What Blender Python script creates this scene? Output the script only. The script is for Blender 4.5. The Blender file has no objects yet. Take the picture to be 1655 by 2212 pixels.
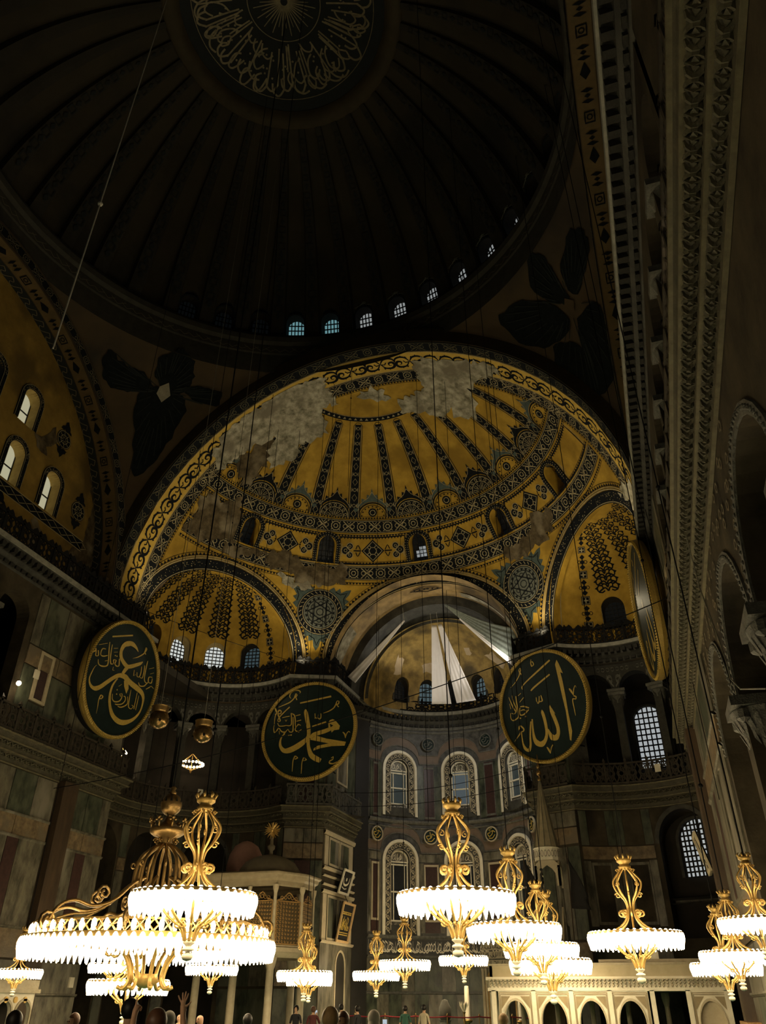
import bpy, bmesh, math, random
import numpy as np
from mathutils import Vector, Matrix
from mathutils.geometry import tessellate_polygon
from math import sin, cos, pi, sqrt, radians as rad, degrees as deg, atan2
random.seed(7)
SC = bpy.context.scene
COL = SC.collection
# ------------------------------------------------------------------ camera
cam_d = bpy.data.cameras.new('camera')
cam_d.sensor_fit = 'VERTICAL'; cam_d.sensor_height = 36.0
cam_d.lens = 36.0 * 1653.17 / 2212
cam_d.clip_start = .05; cam_d.clip_end = 400
cam = bpy.data.objects.new('camera', cam_d); COL.objects.link(cam)
_R = Vector((0.95208709, 0.30580831, 0.00338378)); _U = Vector((0.16267846, -0.51578151, 0.84113325)); _F = Vector((-0.25897083, 0.80028164, 0.54081734))
cam.matrix_world = Matrix(((_R.x, _U.x, -_F.x, 12.947), (_R.y, _U.y, -_F.y, -19.704), (_R.z, _U.z, -_F.z, 1.75), (0, 0, 0, 1)))
SC.camera = cam
# ------------------------------------------------------------------ world, exposure
w = bpy.data.worlds.new('night'); SC.world = w; w.use_nodes = True
w.node_tree.nodes['Background'].inputs[0].default_value = (.05, .09, .13, 1)
w.node_tree.nodes['Background'].inputs[1].default_value = .05
SC.view_settings.view_transform = 'Standard'; SC.view_settings.look = 'None'
SC.view_settings.gamma = 1; SC.view_settings.use_curve_mapping = False
SC.view_settings.exposure = 0.0
SC.cycles.max_bounces = 5; SC.cycles.diffuse_bounces = 3; SC.cycles.glossy_bounces = 2
SC.cycles.sample_clamp_indirect = 2.0; SC.cycles.use_denoising = True
SC.cycles.caustics_reflective = False; SC.cycles.caustics_refractive = False
# ------------------------------------------------------------------ lamps of the building (floodlights near the cornices, two of them added for the hangings)
def lamp(name, loc, energy, color=(1, .82, .55), size=.25, aim=None, angle=None, blend=.6):
    if aim is None:
        l = bpy.data.lights.new(name, 'POINT'); l.shadow_soft_size = size
    else:
        l = bpy.data.lights.new(name, 'SPOT'); l.spot_size = rad(angle); l.spot_blend = blend; l.shadow_soft_size = size
    l.energy = energy; l.color = color
    o = bpy.data.objects.new(name, l); COL.objects.link(o); o.location = loc
    if aim is not None:
        o.rotation_euler = (Vector(aim) - Vector(loc)).to_track_quat('-Z', 'Y').to_euler()
    return o
WARM = (1, .84, .54); NEUT = (1, .93, .80); COOL = (1, .97, .90)
for sx in (-1, 1):
    lamp('flood_light', (sx * 8.6, 27.9, 22.3), 1250, WARM, .3, (sx * 2, 22, 38), 150)
    lamp('flood_light', (sx * 14.9, 17.2, 22.6), 1100, WARM, .3, (-sx * 4, 19, 38), 150)
    lamp('flood_light', (sx * 12.4, 24.5, 22.1), 150, WARM, .3)
lamp('flood_light', (-2.4, 34.2, 22.2), 380, NEUT, .3, (0, 33, 30), 160)
lamp('flood_light', (-4.9, 30.4, 22.0), 620, NEUT, .3, (2.2, 32.2, 23.5), 90)  # extra unseen lamp, added to brighten the hangings and bema
lamp('flood_light', (5.2, 30.6, 22.0), 320, NEUT, .3, (-3.5, 31.6, 24), 90)  # its added counterpart, aimed at the slanting cloth
lamp('flood_light', (5.4, 31.5, 21.9), 300, NEUT, .3, (-4, 34, 28), 160)
lamp('flood_light', (4.6, 31.0, 19.2), 900, COOL, .3, (-1.5, 39, 11), 120)
lamp('flood_light', (-13.6, 0, 22.4), 110, WARM, .3, (-17, 6, 29), 150)
# ------------------------------------------------------------------ materials
MATS = {}
def mat(name, c1, c2=None, rough=.7, metal=0., scale=1.5, bump=.0, emit=None, estr=0., c3=None, detail=6., mid=.5, sharp=.25, stretch=None, spec=.35):
    if name in MATS: return MATS[name]
    m = bpy.data.materials.new(name); MATS[name] = m; m.use_nodes = True
    nt = m.node_tree; N = nt.nodes; L = nt.links; b = N['Principled BSDF']
    b.inputs['Roughness'].default_value = rough; b.inputs['Metallic'].default_value = metal
    b.inputs['Specular IOR Level'].default_value = spec
    if emit:
        b.inputs['Emission Color'].default_value = (*emit, 1); b.inputs['Emission Strength'].default_value = estr
        m.cycles.emission_sampling = 'AUTO' if name.startswith('glowing_lamp') else 'NONE'
    c2 = c2 or tuple(x * .7 for x in c1)
    tc = N.new('ShaderNodeTexCoord'); mp = N.new('ShaderNodeMapping'); L.new(tc.outputs['Object'], mp.inputs[0])
    if stretch: mp.inputs['Scale'].default_value = stretch
    n = N.new('ShaderNodeTexNoise'); n.inputs['Scale'].default_value = scale; n.inputs['Detail'].default_value = detail; n.inputs['Roughness'].default_value = .62
    L.new(mp.outputs[0], n.inputs['Vector'])
    r = N.new('ShaderNodeValToRGB'); L.new(n.outputs['Fac'], r.inputs[0])
    e = r.color_ramp.elements
    e[0].position = mid - sharp; e[0].color = (*c2, 1); e[1].position = mid + sharp; e[1].color = (*c1, 1)
    out = r.outputs[0]
    if c3:
        n2 = N.new('ShaderNodeTexNoise'); n2.inputs['Scale'].default_value = scale * .31; n2.inputs['Detail'].default_value = 5
        L.new(mp.outputs[0], n2.inputs['Vector'])
        r2 = N.new('ShaderNodeValToRGB'); L.new(n2.outputs['Fac'], r2.inputs[0]); r2.color_ramp.elements[0].position = .52; r2.color_ramp.elements[1].position = .66
        mx = N.new('ShaderNodeMix'); mx.data_type = 'RGBA'; L.new(r2.outputs[0], mx.inputs[0]); L.new(out, mx.inputs[6]); mx.inputs[7].default_value = (*c3, 1)
        out = mx.outputs[2]
    L.new(out, b.inputs['Base Color'])
    if bump:
        bp = N.new('ShaderNodeBump'); bp.inputs['Strength'].default_value = bump; bp.inputs['Distance'].default_value = .03
        n3 = N.new('ShaderNodeTexNoise'); n3.inputs['Scale'].default_value = scale * 5; n3.inputs['Detail'].default_value = 4
        L.new(mp.outputs[0], n3.inputs['Vector']); L.new(n3.outputs['Fac'], bp.inputs['Height']); L.new(bp.outputs[0], b.inputs['Normal'])
    return m
M = dict(
 gold=mat('ochre_painted_plaster', (.40, .25, .034), (.22, .13, .016), .75, 0, 1.0, .25, c3=(.20, .12, .015), mid=.5, sharp=.2, spec=.12),
 goldband=mat('pale_ochre_paint', (.50, .34, .070), (.36, .23, .04), .75, 0, 1.6, .2, spec=.12),
 navy=mat('dark_painted_ornament', (.008, .009, .011), (.004, .005, .006), .9, 0, 3, spec=.08),
 cream=mat('cream_painted_line', (.36, .30, .17), (.16, .13, .075), .8, 0, 4, spec=.1),
 teal=mat('dull_green_paint', (.05, .075, .065), (.02, .03, .028), .7, 0, 4),
 plaster=mat('bare_grey_plaster', (.40, .37, .28), (.11, .10, .065), .9, 0, 2.0, .7, c3=(.16, .14, .10), sharp=.16, spec=.1),
 brownplaster=mat('stained_brown_plaster', (.10, .075, .04), (.035, .026, .014), .9, 0, 2.0, .7, c3=(.17, .14, .09), sharp=.16, spec=.1),
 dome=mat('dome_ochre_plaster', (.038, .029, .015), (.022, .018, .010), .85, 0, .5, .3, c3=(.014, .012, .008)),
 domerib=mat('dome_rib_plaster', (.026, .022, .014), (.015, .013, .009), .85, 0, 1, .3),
 domedark=mat('dome_dark_paint', (.010, .013, .013), (.005, .007, .008), .8, 0, 2),
 domegilt=mat('dull_gilt_script', (.22, .18, .095), (.09, .075, .04), .5, .2, 3),
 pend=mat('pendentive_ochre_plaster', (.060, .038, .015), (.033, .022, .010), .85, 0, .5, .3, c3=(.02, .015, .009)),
 seraph=mat('seraph_blue_black_paint', (.009, .011, .011), (.004, .005, .005), .9, 0, 2.5, spec=.05),
 greyst=mat('grey_carved_marble', (.16, .155, .13), (.05, .048, .04), .6, 0, 5, .8),
 dkstone=mat('dark_grey_stone', (.065, .062, .05), (.024, .023, .018), .7, 0, 2.2, .5, c3=(.02, .019, .015)),
 wallst=mat('brown_stained_wall', (.075, .06, .036), (.026, .021, .014), .8, 0, 1.2, .4, c3=(.02, .016, .011), spec=.15),
 mgreen=mat('green_veined_marble', (.075, .085, .055), (.02, .024, .017), .4, 0, 2.6, .25, c3=(.11, .112, .08), stretch=(1, 1, .5), sharp=.14),
 mpink=mat('rosy_beige_marble', (.22, .16, .09), (.085, .062, .036), .4, 0, 3.0, .25, c3=(.13, .105, .07), sharp=.16),
 mgrey=mat('grey_veined_marble', (.15, .135, .095), (.045, .042, .03), .4, 0, 3.2, .25, c3=(.19, .175, .135), stretch=(1, 1, .4), sharp=.14),
 mporph=mat('porphyry', (.060, .030, .026), (.028, .016, .014), .35, 0, 6),
 mwhite=mat('white_marble', (.80, .74, .58), (.62, .56, .41), .4, 0, 2.5, .2),
 mwhited=mat('white_marble_moulding', (.50, .43, .29), (.36, .30, .19), .5, 0, 3, .3),
 iron=mat('blackened_metal', (.008, .008, .008), (.004, .004, .004), .7, 0, 6, spec=.12),
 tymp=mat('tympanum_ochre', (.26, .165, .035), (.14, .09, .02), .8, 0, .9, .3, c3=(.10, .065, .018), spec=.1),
 dent=mat('dark_dentil_stone', (.028, .026, .02), (.012, .011, .009), .8, 0, 5, .4),  # very dark stone tone, kept for the dentils alone
 rope=mat('pale_rope', (.30, .28, .22), (.18, .17, .13), .8, 0, 20),
 gilt=mat('gilded_metal', (.70, .47, .16), (.45, .28, .07), .38, .45, 5, .1),
 giltd=mat('dulled_gilded_metal', (.34, .22, .08), (.16, .10, .035), .38, .8, 4, .2),
 giltp=mat('gold_leaf_lettering', (.62, .44, .10), (.46, .30, .05), .45, .15, 9),
 rim=mat('gold_rope_rim', (.42, .29, .07), (.22, .14, .03), .45, .3, 22),
 board=mat('dark_green_board', (.008, .020, .018), (.004, .010, .009), .5, 0, 2.0, .2, spec=.2),
 boardback=mat('shadow_drum_black', (.008, .007, .006), (.004, .004, .004), .8, 0, 2),
 cloth=mat('white_cloth', (.84, .80, .79), (.78, .74, .73), .9, 0, 3),
 net=mat('pale_green_netting', (.26, .29, .25), (.14, .16, .14), .9, 0, 2, stretch=(3, .4, 3)),
 lead=mat('window_lattice_stone', (.020, .020, .020), (.010, .010, .010), .7, 0, 4),
 reveal=mat('yellow_washed_reveal', (.50, .36, .12), (.32, .22, .06), .8, 0, 3, .3),
 wood=mat('dark_wood', (.07, .045, .025), (.03, .02, .012), .5, 0, 4, .2, stretch=(1, 1, .2)),
 carpet=mat('turquoise_carpet', (.03, .10, .085), (.02, .07, .06), .95, 0, 8),
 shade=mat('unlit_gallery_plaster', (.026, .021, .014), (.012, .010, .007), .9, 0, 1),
 glassbulb=mat('glowing_lamp_glass', (1, .95, .8), (1, .95, .8), .3, 0, 3, 0, (1, .80, .50), 16.),
 bulbsmall=mat('glowing_bulb', (1, .95, .8), (1, .95, .8), .3, 0, 3, 0, (1, .80, .50), 16.),
)
def pane_mat(name, c, s): return mat(name, (.02, .02, .02), (.01, .01, .01), .2, 0, 2, 0, c, s)
P_TEAL = pane_mat('dusk_lit_pane_teal', (.28, .60, .66), .42)
P_GREY = pane_mat('dusk_lit_pane_grey', (.62, .66, .66), .42)
P_DIM = pane_mat('dusk_lit_pane_dim', (.12, .20, .23), .30)
P_BRIGHT = pane_mat('dusk_lit_pane_bright', (.80, .84, .80), .75)
P_BLUE = pane_mat('dusk_lit_pane_blue', (.20, .30, .33), .30)
P_APSE = pane_mat('dusk_lit_pane_apse', (.20, .25, .27), .30)
P_SLATE = pane_mat('dusk_lit_pane_slate', (.12, .16, .15), .16)
P_NIGHT = pane_mat('night_pane', (.03, .04, .045), .05)
P_GREEN = pane_mat('dusk_lit_pane_pale', (.75, .70, .45), .55)
# ------------------------------------------------------------------ mesh building
class MB:
    def __init__(s): s.v = []; s.f = []; s.mi = []; s.cur = 0
    def add(s, vs, fs):
        o = len(s.v); s.v += [tuple(p) for p in vs]
        for f in fs: s.f.append(tuple(i + o for i in f)); s.mi.append(s.cur)
        return s
    def grid(s, rows, cu=False, cv=False):
        n = len(rows); m = len(rows[0]); vs = [p for r in rows for p in r]; fs = []
        for i in range(n - (0 if cu else 1)):
            for j in range(m - (0 if cv else 1)):
                a = i * m + j; b = i * m + (j + 1) % m; c = ((i + 1) % n) * m + (j + 1) % m; d = ((i + 1) % n) * m + j
                fs.append((a, b, c, d))
        return s.add(vs, fs)
    def box(s, lo, hi, X=None):
        x0, y0, z0 = lo; x1, y1, z1 = hi
        vs = [(x0, y0, z0), (x1, y0, z0), (x1, y1, z0), (x0, y1, z0), (x0, y0, z1), (x1, y0, z1), (x1, y1, z1), (x0, y1, z1)]
        if X: vs = [X(*p) for p in vs]
        return s.add(vs, [(0, 3, 2, 1), (4, 5, 6, 7), (0, 1, 5, 4), (1, 2, 6, 5), (2, 3, 7, 6), (3, 0, 4, 7)])
    def tube(s, pts, r, n=6, cap=True):
        pts = [Vector(p) for p in pts]; k = len(pts); rows = []
        rs = r if isinstance(r, (list, tuple)) else [r] * k
        up = None
        for i, p in enumerate(pts):
            t = (pts[min(i + 1, k - 1)] - pts[max(i - 1, 0)])
            t = t.normalized() if t.length > 1e-9 else Vector((0, 0, 1))
            if up is None: up = Vector((0, 0, 1)) if abs(t.z) < .9 else Vector((1, 0, 0))
            a = t.cross(up)
            if a.length < 1e-6: a = t.cross(Vector((0, 1, 0)))
            a.normalize(); b = a.cross(t); up = b
            rows.append([p + (a * cos(2 * pi * j / n) + b * sin(2 * pi * j / n)) * rs[i] for j in range(n)])
        o = len(s.v); s.grid(rows, cv=True)
        if cap:
            s.f.append(tuple(o + j for j in range(n))[::-1]); s.mi.append(s.cur)
            s.f.append(tuple(o + (k - 1) * n + j for j in range(n))); s.mi.append(s.cur)
        return s
    def lathe(s, prof, c=(0, 0, 0), n=16, a0=0, a1=2 * pi):
        full = abs(a1 - a0 - 2 * pi) < 1e-6; m = n if full else n + 1
        rows = [[(c[0] + r * cos(a0 + (a1 - a0) * j / n), c[1] + r * sin(a0 + (a1 - a0) * j / n), c[2] + z) for j in range(m)] for r, z in prof]
        return s.grid(rows, cv=full)
    def poly(s, pts):
        return s.add(pts, [tuple(range(len(pts)))])
    def sphere(s, c, r, n=12, m=8, sz=1.):
        return s.lathe([(max(1e-4, r * sin(pi * i / m)), -r * cos(pi * i / m) * sz) for i in range(m + 1)], c, n)
    def build(s, name, m, parent=None, smooth=False):
        me = bpy.data.meshes.new(name); me.from_pydata(s.v, [], s.f)
        for x in (m if isinstance(m, (list, tuple)) else [m]): me.materials.append(x)
        if isinstance(m, (list, tuple)): me.polygons.foreach_set('material_index', s.mi)
        if smooth: me.polygons.foreach_set('use_smooth', [True] * len(me.polygons))
        me.update()
        o = bpy.data.objects.new(name, me); COL.objects.link(o)
        if parent: o.parent = parent
        return o
def tag(o, label=None, cat=None, group=None, kind=None):
    if label: o['label'] = label
    if cat: o['category'] = cat
    if group: o['group'] = group
    if kind: o['kind'] = kind
    return o
def thing(name, label, cat, loc=(0, 0, 0), group=None, kind=None, rz=0):
    o = bpy.data.objects.new(name, None); COL.objects.link(o); o.empty_display_size = .2
    o.location = loc; o.rotation_euler = (0, 0, rz)
    return tag(o, label, cat, group, kind)
def kids(o): return [c for c in bpy.data.objects if c.parent == o]
def copy_tree(o, parent=None, table=None):
    c = o.copy(); COL.objects.link(c); c.parent = parent
    for ch in table[o.name] if table else kids(o):
        d = ch.copy(); COL.objects.link(d); d.parent = c
        for g in table.get(ch.name, []): h = g.copy(); COL.objects.link(h); h.parent = d
    return c
def tree_table(o):
    t = {}
    for x in bpy.data.objects:
        if x.parent: t.setdefault(x.parent.name, []).append(x)
    for k in list(t): pass
    t.setdefault(o.name, [])
    return t
def ceil_z(x, y):
    r = math.hypot(x, y)
    if y < 15.3: return 37.28 + sqrt(16.62 ** 2 - r * r) if r < 15.4 else 22.5 + sqrt(max(1, 15.5 * 15.5 * 2 - r * r))
    q = 15.53 ** 2 - x * x - (y - 15.76) ** 2
    if q > 0 and y < 29.4: return 22.5 + sqrt(q)
    return 21.3 + 7.2 * sqrt(max(.01, 1 - (x / 7) ** 2))
def linspace(a, b, n): return [a + (b - a) * i / (n - 1) for i in range(n)]
# a wall surface F(s, z, d) pierced by a row of arched openings, d = depth behind the face
def pierced(mb, F, s0, s1, z0, z1, ops, ds, dz, depth=0., mbr=None):
    Z0 = z0 if callable(z0) else (lambda s: z0)
    Z1 = z1 if callable(z1) else (lambda s: z1)
    mbr = mbr or mb
    def block(ss, lo, hi):
        n = max(2, int(max(abs(hi(s) - lo(s)) for s in ss) / dz) + 2)
        mb.grid([[F(s, lo(s) + (hi(s) - lo(s)) * k / (n - 1), 0) for k in range(n)] for s in ss])
    cur = s0
    for (sc, hw, zb, zs, hh) in sorted(ops):
        if sc - hw > cur + 1e-6: block(linspace(cur, sc - hw, max(2, int((sc - hw - cur) / ds) + 2)), Z0, Z1)
        ss = [sc - hw * cos(pi * k / 16) for k in range(17)]
        top = lambda s: zs + hh * sqrt(max(0., 1 - ((s - sc) / hw) ** 2))
        block(ss, top, Z1)
        if zb > Z0(sc) + 1e-6: block(ss, Z0, lambda s: zb)
        if depth:
            outl = [(sc - hw, zb)] + [(s, top(s)) for s in ss] + [(sc + hw, zb)]
            n2 = max(2, int((zs - zb) / dz) + 2)
            outl = [(sc - hw, z) for z in linspace(zb, zs, n2)] + [(s, top(s)) for s in ss[1:-1]] + [(sc + hw, z) for z in linspace(zs, zb, n2)]
            if zb > Z0(sc) + 1e-6: outl = outl + [(s, zb) for s in linspace(sc + hw, sc - hw, 5)[1:-1]] + [outl[0]]
            mbr.grid([[F(s, z, 0), F(s, z, depth)] for s, z in outl])
        cur = sc + hw
    if s1 > cur + 1e-6: block(linspace(cur, s1, max(2, int((s1 - cur) / ds) + 2)), Z0, Z1)
    return mb
# flat frame: origin o, right r, up u, normal n (towards the room) -> X(a, b, c)
def frame(o, r, u, n):
    o, r, u, n = Vector(o), Vector(r).normalized(), Vector(u).normalized(), Vector(n).normalized()
    return lambda a, b, c=0.: tuple(o + r * a + u * b + n * c)
def arch_outline(hw, zb, zs, n=14, hh=None):
    hh = hh or hw
    return [(-hw, zb)] + [(-hw * cos(pi * k / n), zs + hh * sin(pi * k / n)) for k in range(n + 1)] + [(hw, zb)]
def prism(mb, X, pts, c0, c1):
    n = len(pts); a = [X(x, y, c0) for x, y in pts]; b = [X(x, y, c1) for x, y in pts]
    mb.add(b, [tuple(range(n))]); mb.add(a, [tuple(range(n))[::-1]])
    mb.add(a + b, [(i, (i + 1) % n, n + (i + 1) % n, n + i) for i in range(n)])
def ringprism(mb, X, outer, inner, c0, c1):
    n = len(outer)
    for i in range(n - 1):
        o0, o1, i0, i1 = outer[i], outer[i + 1], inner[i], inner[i + 1]
        mb.add([X(*o0, c1), X(*o1, c1), X(*i1, c1), X(*i0, c1), X(*o0, c0), X(*o1, c0), X(*i1, c0), X(*i0, c0)],
               [(0, 1, 2, 3), (0, 4, 5, 1), (3, 2, 6, 7)])
WN = [0]
def arched_window(X, hw, zb, zs, pane, label='', cols=4, rows=6, border=.22, bmat=None, depth=.6, hh=None, lat=.05, frame_d=.06, group=None, panes=None, specks=False):
    WN[0] += 1
    t = thing('window_%d' % WN[0], label, 'window', X(0, zb, 0), group, 'structure')
    t.location = (0, 0, 0)
    hh = hh or hw
    oi = arch_outline(hw, zb, zs, hh=hh); oo = arch_outline(hw + border, zb, zs, hh=hh + border)
    if True:
        mb = MB(); ringprism(mb, X, oo, oi, -.02, frame_d); mb.build('frame', bmat or M['navy'], t)
    if specks:
        mb = MB(); rnd = random.Random(WN[0])
        for k in range(110):
            f = rnd.random() * (len(oi) - 1); i = int(f); f -= i; g = rnd.uniform(.15, .85); q = rnd.uniform(.012, .028)
            pa = [oi[i][c] + (oi[i + 1][c] - oi[i][c]) * f for c in (0, 1)]; pb = [oo[i][c] + (oo[i + 1][c] - oo[i][c]) * f for c in (0, 1)]
            a, b = pa[0] + (pb[0] - pa[0]) * g, pa[1] + (pb[1] - pa[1]) * g
            mb.add([X(a - q, b, frame_d + .012), X(a, b - q, frame_d + .012), X(a + q, b, frame_d + .012), X(a, b + q, frame_d + .012)], [(0, 1, 2, 3)])
        for w_ in (.02, border - .02): stroke(mb, arch_outline(hw + w_, zb, zs, hh=hh + w_), .025, lambda a, b: X(a, b, frame_d + .012), maxlen=9)
        mb.build('speckled_border', M['cream'], t)
    mb = MB(); rr = [[X(a, b, 0), X(a * .96, b, -depth)] for a, b in oi]; mb.grid(rr)
    mb.add([X(-hw, zb, 0), X(hw, zb, 0), X(hw * .96, zb, -depth), X(-hw * .96, zb, -depth)], [(0, 1, 2, 3)])
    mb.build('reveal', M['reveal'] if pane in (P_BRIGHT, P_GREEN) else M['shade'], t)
    mb = MB(); mb.poly([X(a * .96, b, -depth) for a, b in oi]); mb.build('pane', pane, t)
    mb = MB(); top = zs + hh
    def zt(a): return zs + hh * sqrt(max(0, 1 - (a / hw) ** 2))
    for i in range(cols + 1):
        a = -hw * .96 + 2 * hw * .96 * i / cols
        zz = zt(a)
        if zz > zb: mb.box((a - lat, zb, -depth + .01), (a + lat, zz, -depth + .07), X)
    for j in range(rows + 1):
        b = zb + (top - zb) * j / rows
        h = hw if b <= zs else hw * sqrt(max(0, 1 - ((b - zs) / hh) ** 2))
        if h > .1: mb.box((-h * .97, b - lat, -depth + .01), (h * .97, b + lat, -depth + .065), X)
    mb.build('lattice', M['lead'], t)
    return t
# strokes and filled shapes painted on a surface G(s, t) measured in metres
def stroke(mb, pts, w, G, closed=False, maxlen=.5):
    P = []
    k = len(pts); seq = list(range(k)) + ([0] if closed else [])
    for a, b in zip(seq[:-1], seq[1:]):
        (x0, y0), (x1, y1) = pts[a], pts[b]; n = max(1, int(math.hypot(x1 - x0, y1 - y0) / maxlen) + 1)
        P += [(x0 + (x1 - x0) * i / n, y0 + (y1 - y0) * i / n) for i in range(n)]
    P.append(pts[0] if closed else pts[-1])
    rows = []; n = len(P)
    for i, (x, y) in enumerate(P):
        if closed: q0 = P[i - 1] if i else P[-2]; q1 = P[i + 1] if i < n - 1 else P[1]
        else: q0 = P[max(i - 1, 0)]; q1 = P[min(i + 1, n - 1)]
        dx, dy = q1[0] - q0[0], q1[1] - q0[1]; L = math.hypot(dx, dy) or 1
        ww = w(i / (n - 1)) if callable(w) else w
        nx, ny = -dy / L * ww / 2, dx / L * ww / 2
        rows.append([G(x + nx, y + ny), G(x - nx, y - ny)])
    mb.grid(rows)
def fill(mb, pts, G, maxlen=.6):
    tris = tessellate_polygon([[Vector((x, y, 0)) for x, y in pts]])
    st = [[pts[i] for i in t] for t in tris]
    while st:
        t = st.pop()
        L = [math.dist(t[i], t[(i + 1) % 3]) for i in range(3)]; k = L.index(max(L))
        if L[k] > maxlen:
            a, b, c = t[k], t[(k + 1) % 3], t[(k + 2) % 3]; m_ = ((a[0] + b[0]) / 2, (a[1] + b[1]) / 2)
            st += [[a, m_, c], [m_, b, c]]
        else: mb.add([G(*p) for p in t], [(0, 1, 2)])
def ragged(pts, amp, seed=1, step=.35):
    rnd = random.Random(seed); out = []
    for (x0, y0), (x1, y1) in zip(pts, pts[1:] + pts[:1]):
        L = math.hypot(x1 - x0, y1 - y0); n = max(1, int(L / step))
        for i in range(n):
            f = i / n; j = amp * (rnd.random() - .5) * (2 if rnd.random() < .25 else 1)
            out.append((x0 + (x1 - x0) * f - (y1 - y0) / (L or 1) * j, y0 + (y1 - y0) * f + (x1 - x0) / (L or 1) * j))
    return out
def smooth(pts, n=5, closed=False):
    out = []; k = len(pts)
    rng = range(k) if closed else range(k - 1)
    g = (lambda i: pts[i % k]) if closed else (lambda i: pts[min(max(i, 0), k - 1)])
    for i in rng:
        p0, p1, p2, p3 = g(i - 1), g(i), g(i + 1), g(i + 2)
        for j in range(n):
            t = j / n
            out.append(tuple(.5 * (2 * b + (c - a) * t + (2 * a - 5 * b + 4 * c - d) * t * t + (3 * b - a - 3 * c + d) * t ** 3) for a, b, c, d in zip(p0, p1, p2, p3)))
    if not closed: out.append(tuple(pts[-1]))
    return out
def circ(x, y, r, n=16, a0=0., a1=360.):
    full = abs(a1 - a0) >= 360
    return [(x + r * cos(rad(a0 + (a1 - a0) * i / n)), y + r * sin(rad(a0 + (a1 - a0) * i / n))) for i in range(n if full else n + 1)]
# ornament units: drawn into the light mesh (lines) at (s, t), unit length L, width W centred on t = 0
def unit_lozenge(ml, G, s, L, W, k):
    h = W / 2 * .72; lw = .055 * W / .9
    if k % 2 == 0:
        stroke(ml, [(s + .06 * L, -h), (s + .5 * L, h * .1), (s + .94 * L, h)], lw, G); stroke(ml, [(s + .06 * L, h), (s + .5 * L, 0), (s + .94 * L, -h)], lw, G)
        for sx in (.22, .78): stroke(ml, circ(s + sx * L, 0, h * .42, 8), lw * .8, G, True)
        for sy in (-1, 1): stroke(ml, [(s + .34 * L, sy * h), (s + .5 * L, sy * h * .45), (s + .66 * L, sy * h)], lw * .8, G)
    else:
        stroke(ml, circ(s + .5 * L, 0, h * .95, 8, 22.5, 382.5), lw, G, True); stroke(ml, circ(s + .5 * L, 0, h * .45, 6), lw, G, True)
        for a in (0, 90, 180, 270): stroke(ml, [(s + .5 * L + h * .95 * cos(rad(a + 45)), h * .95 * sin(rad(a + 45))), (s + .5 * L + h * 1.35 * cos(rad(a + 45)), h * 1.3 * sin(rad(a + 45)))], lw * .8, G)
def band(md, ml, G, s0, s1, W, L=.95, unit=unit_lozenge, edge=True, t=0., skip=()):
    n = max(1, round((s1 - s0) / L)); L = (s1 - s0) / n
    Gt = lambda s, q, o=0.: G(s, q + t, o)
    ns = max(2, int((s1 - s0) / .3))
    md.grid([[Gt(s, -W / 2, .012), Gt(s, 0, .012), Gt(s, W / 2, .012)] for s in linspace(s0, s1, ns)])
    Gl = lambda s, q: Gt(s, q, .024)
    if edge:
        for e in (-1, 1): stroke(ml, [(s0, e * W * .43), (s1, e * W * .43)], .035 * W / .9, Gl, maxlen=.3)
    for k in range(n): unit(ml, Gl, s0 + k * L, L, W, k)
def sawtooth(md, G, s0, s1, W, L, t=0.):
    n = max(1, round((s1 - s0) / L)); L = (s1 - s0) / n
    g = lambda s, q: G(s, q + t, .013)
    for k in range(n):
        a = s0 + k * L; md.add([g(a, -W / 2), g(a + L, -W / 2), g(a + L / 2, W / 2)], [(0, 1, 2)])
    stroke(md, [(s0, W * .62), (s1, W * .62)], W * .16, g, maxlen=.3)
# ------------------------------------------------------------------ large structure
ZS = 22.5                                   # springing of the arches
SD_Y, SD_R = 15.76, 15.53                   # east semidome: centre line and radius
DZ, DR = 37.28, 16.62                       # main dome: centre height and radius
CQ = 23.1; CX = 12.4; CR = 6.1; CAX = 59.3  # exedra conches: centre, radius, axis
def st(o, label, cat): return tag(o, label, cat, None, 'structure')
# floor with carpet
mb = MB(); mb.grid([[(x, y, 0) for x in linspace(-30, 30, 7)] for y in linspace(-32, 48, 9)])
st(mb.build('floor', M['carpet']), 'flat floor under the turquoise carpet of the nave', 'floor')
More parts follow.
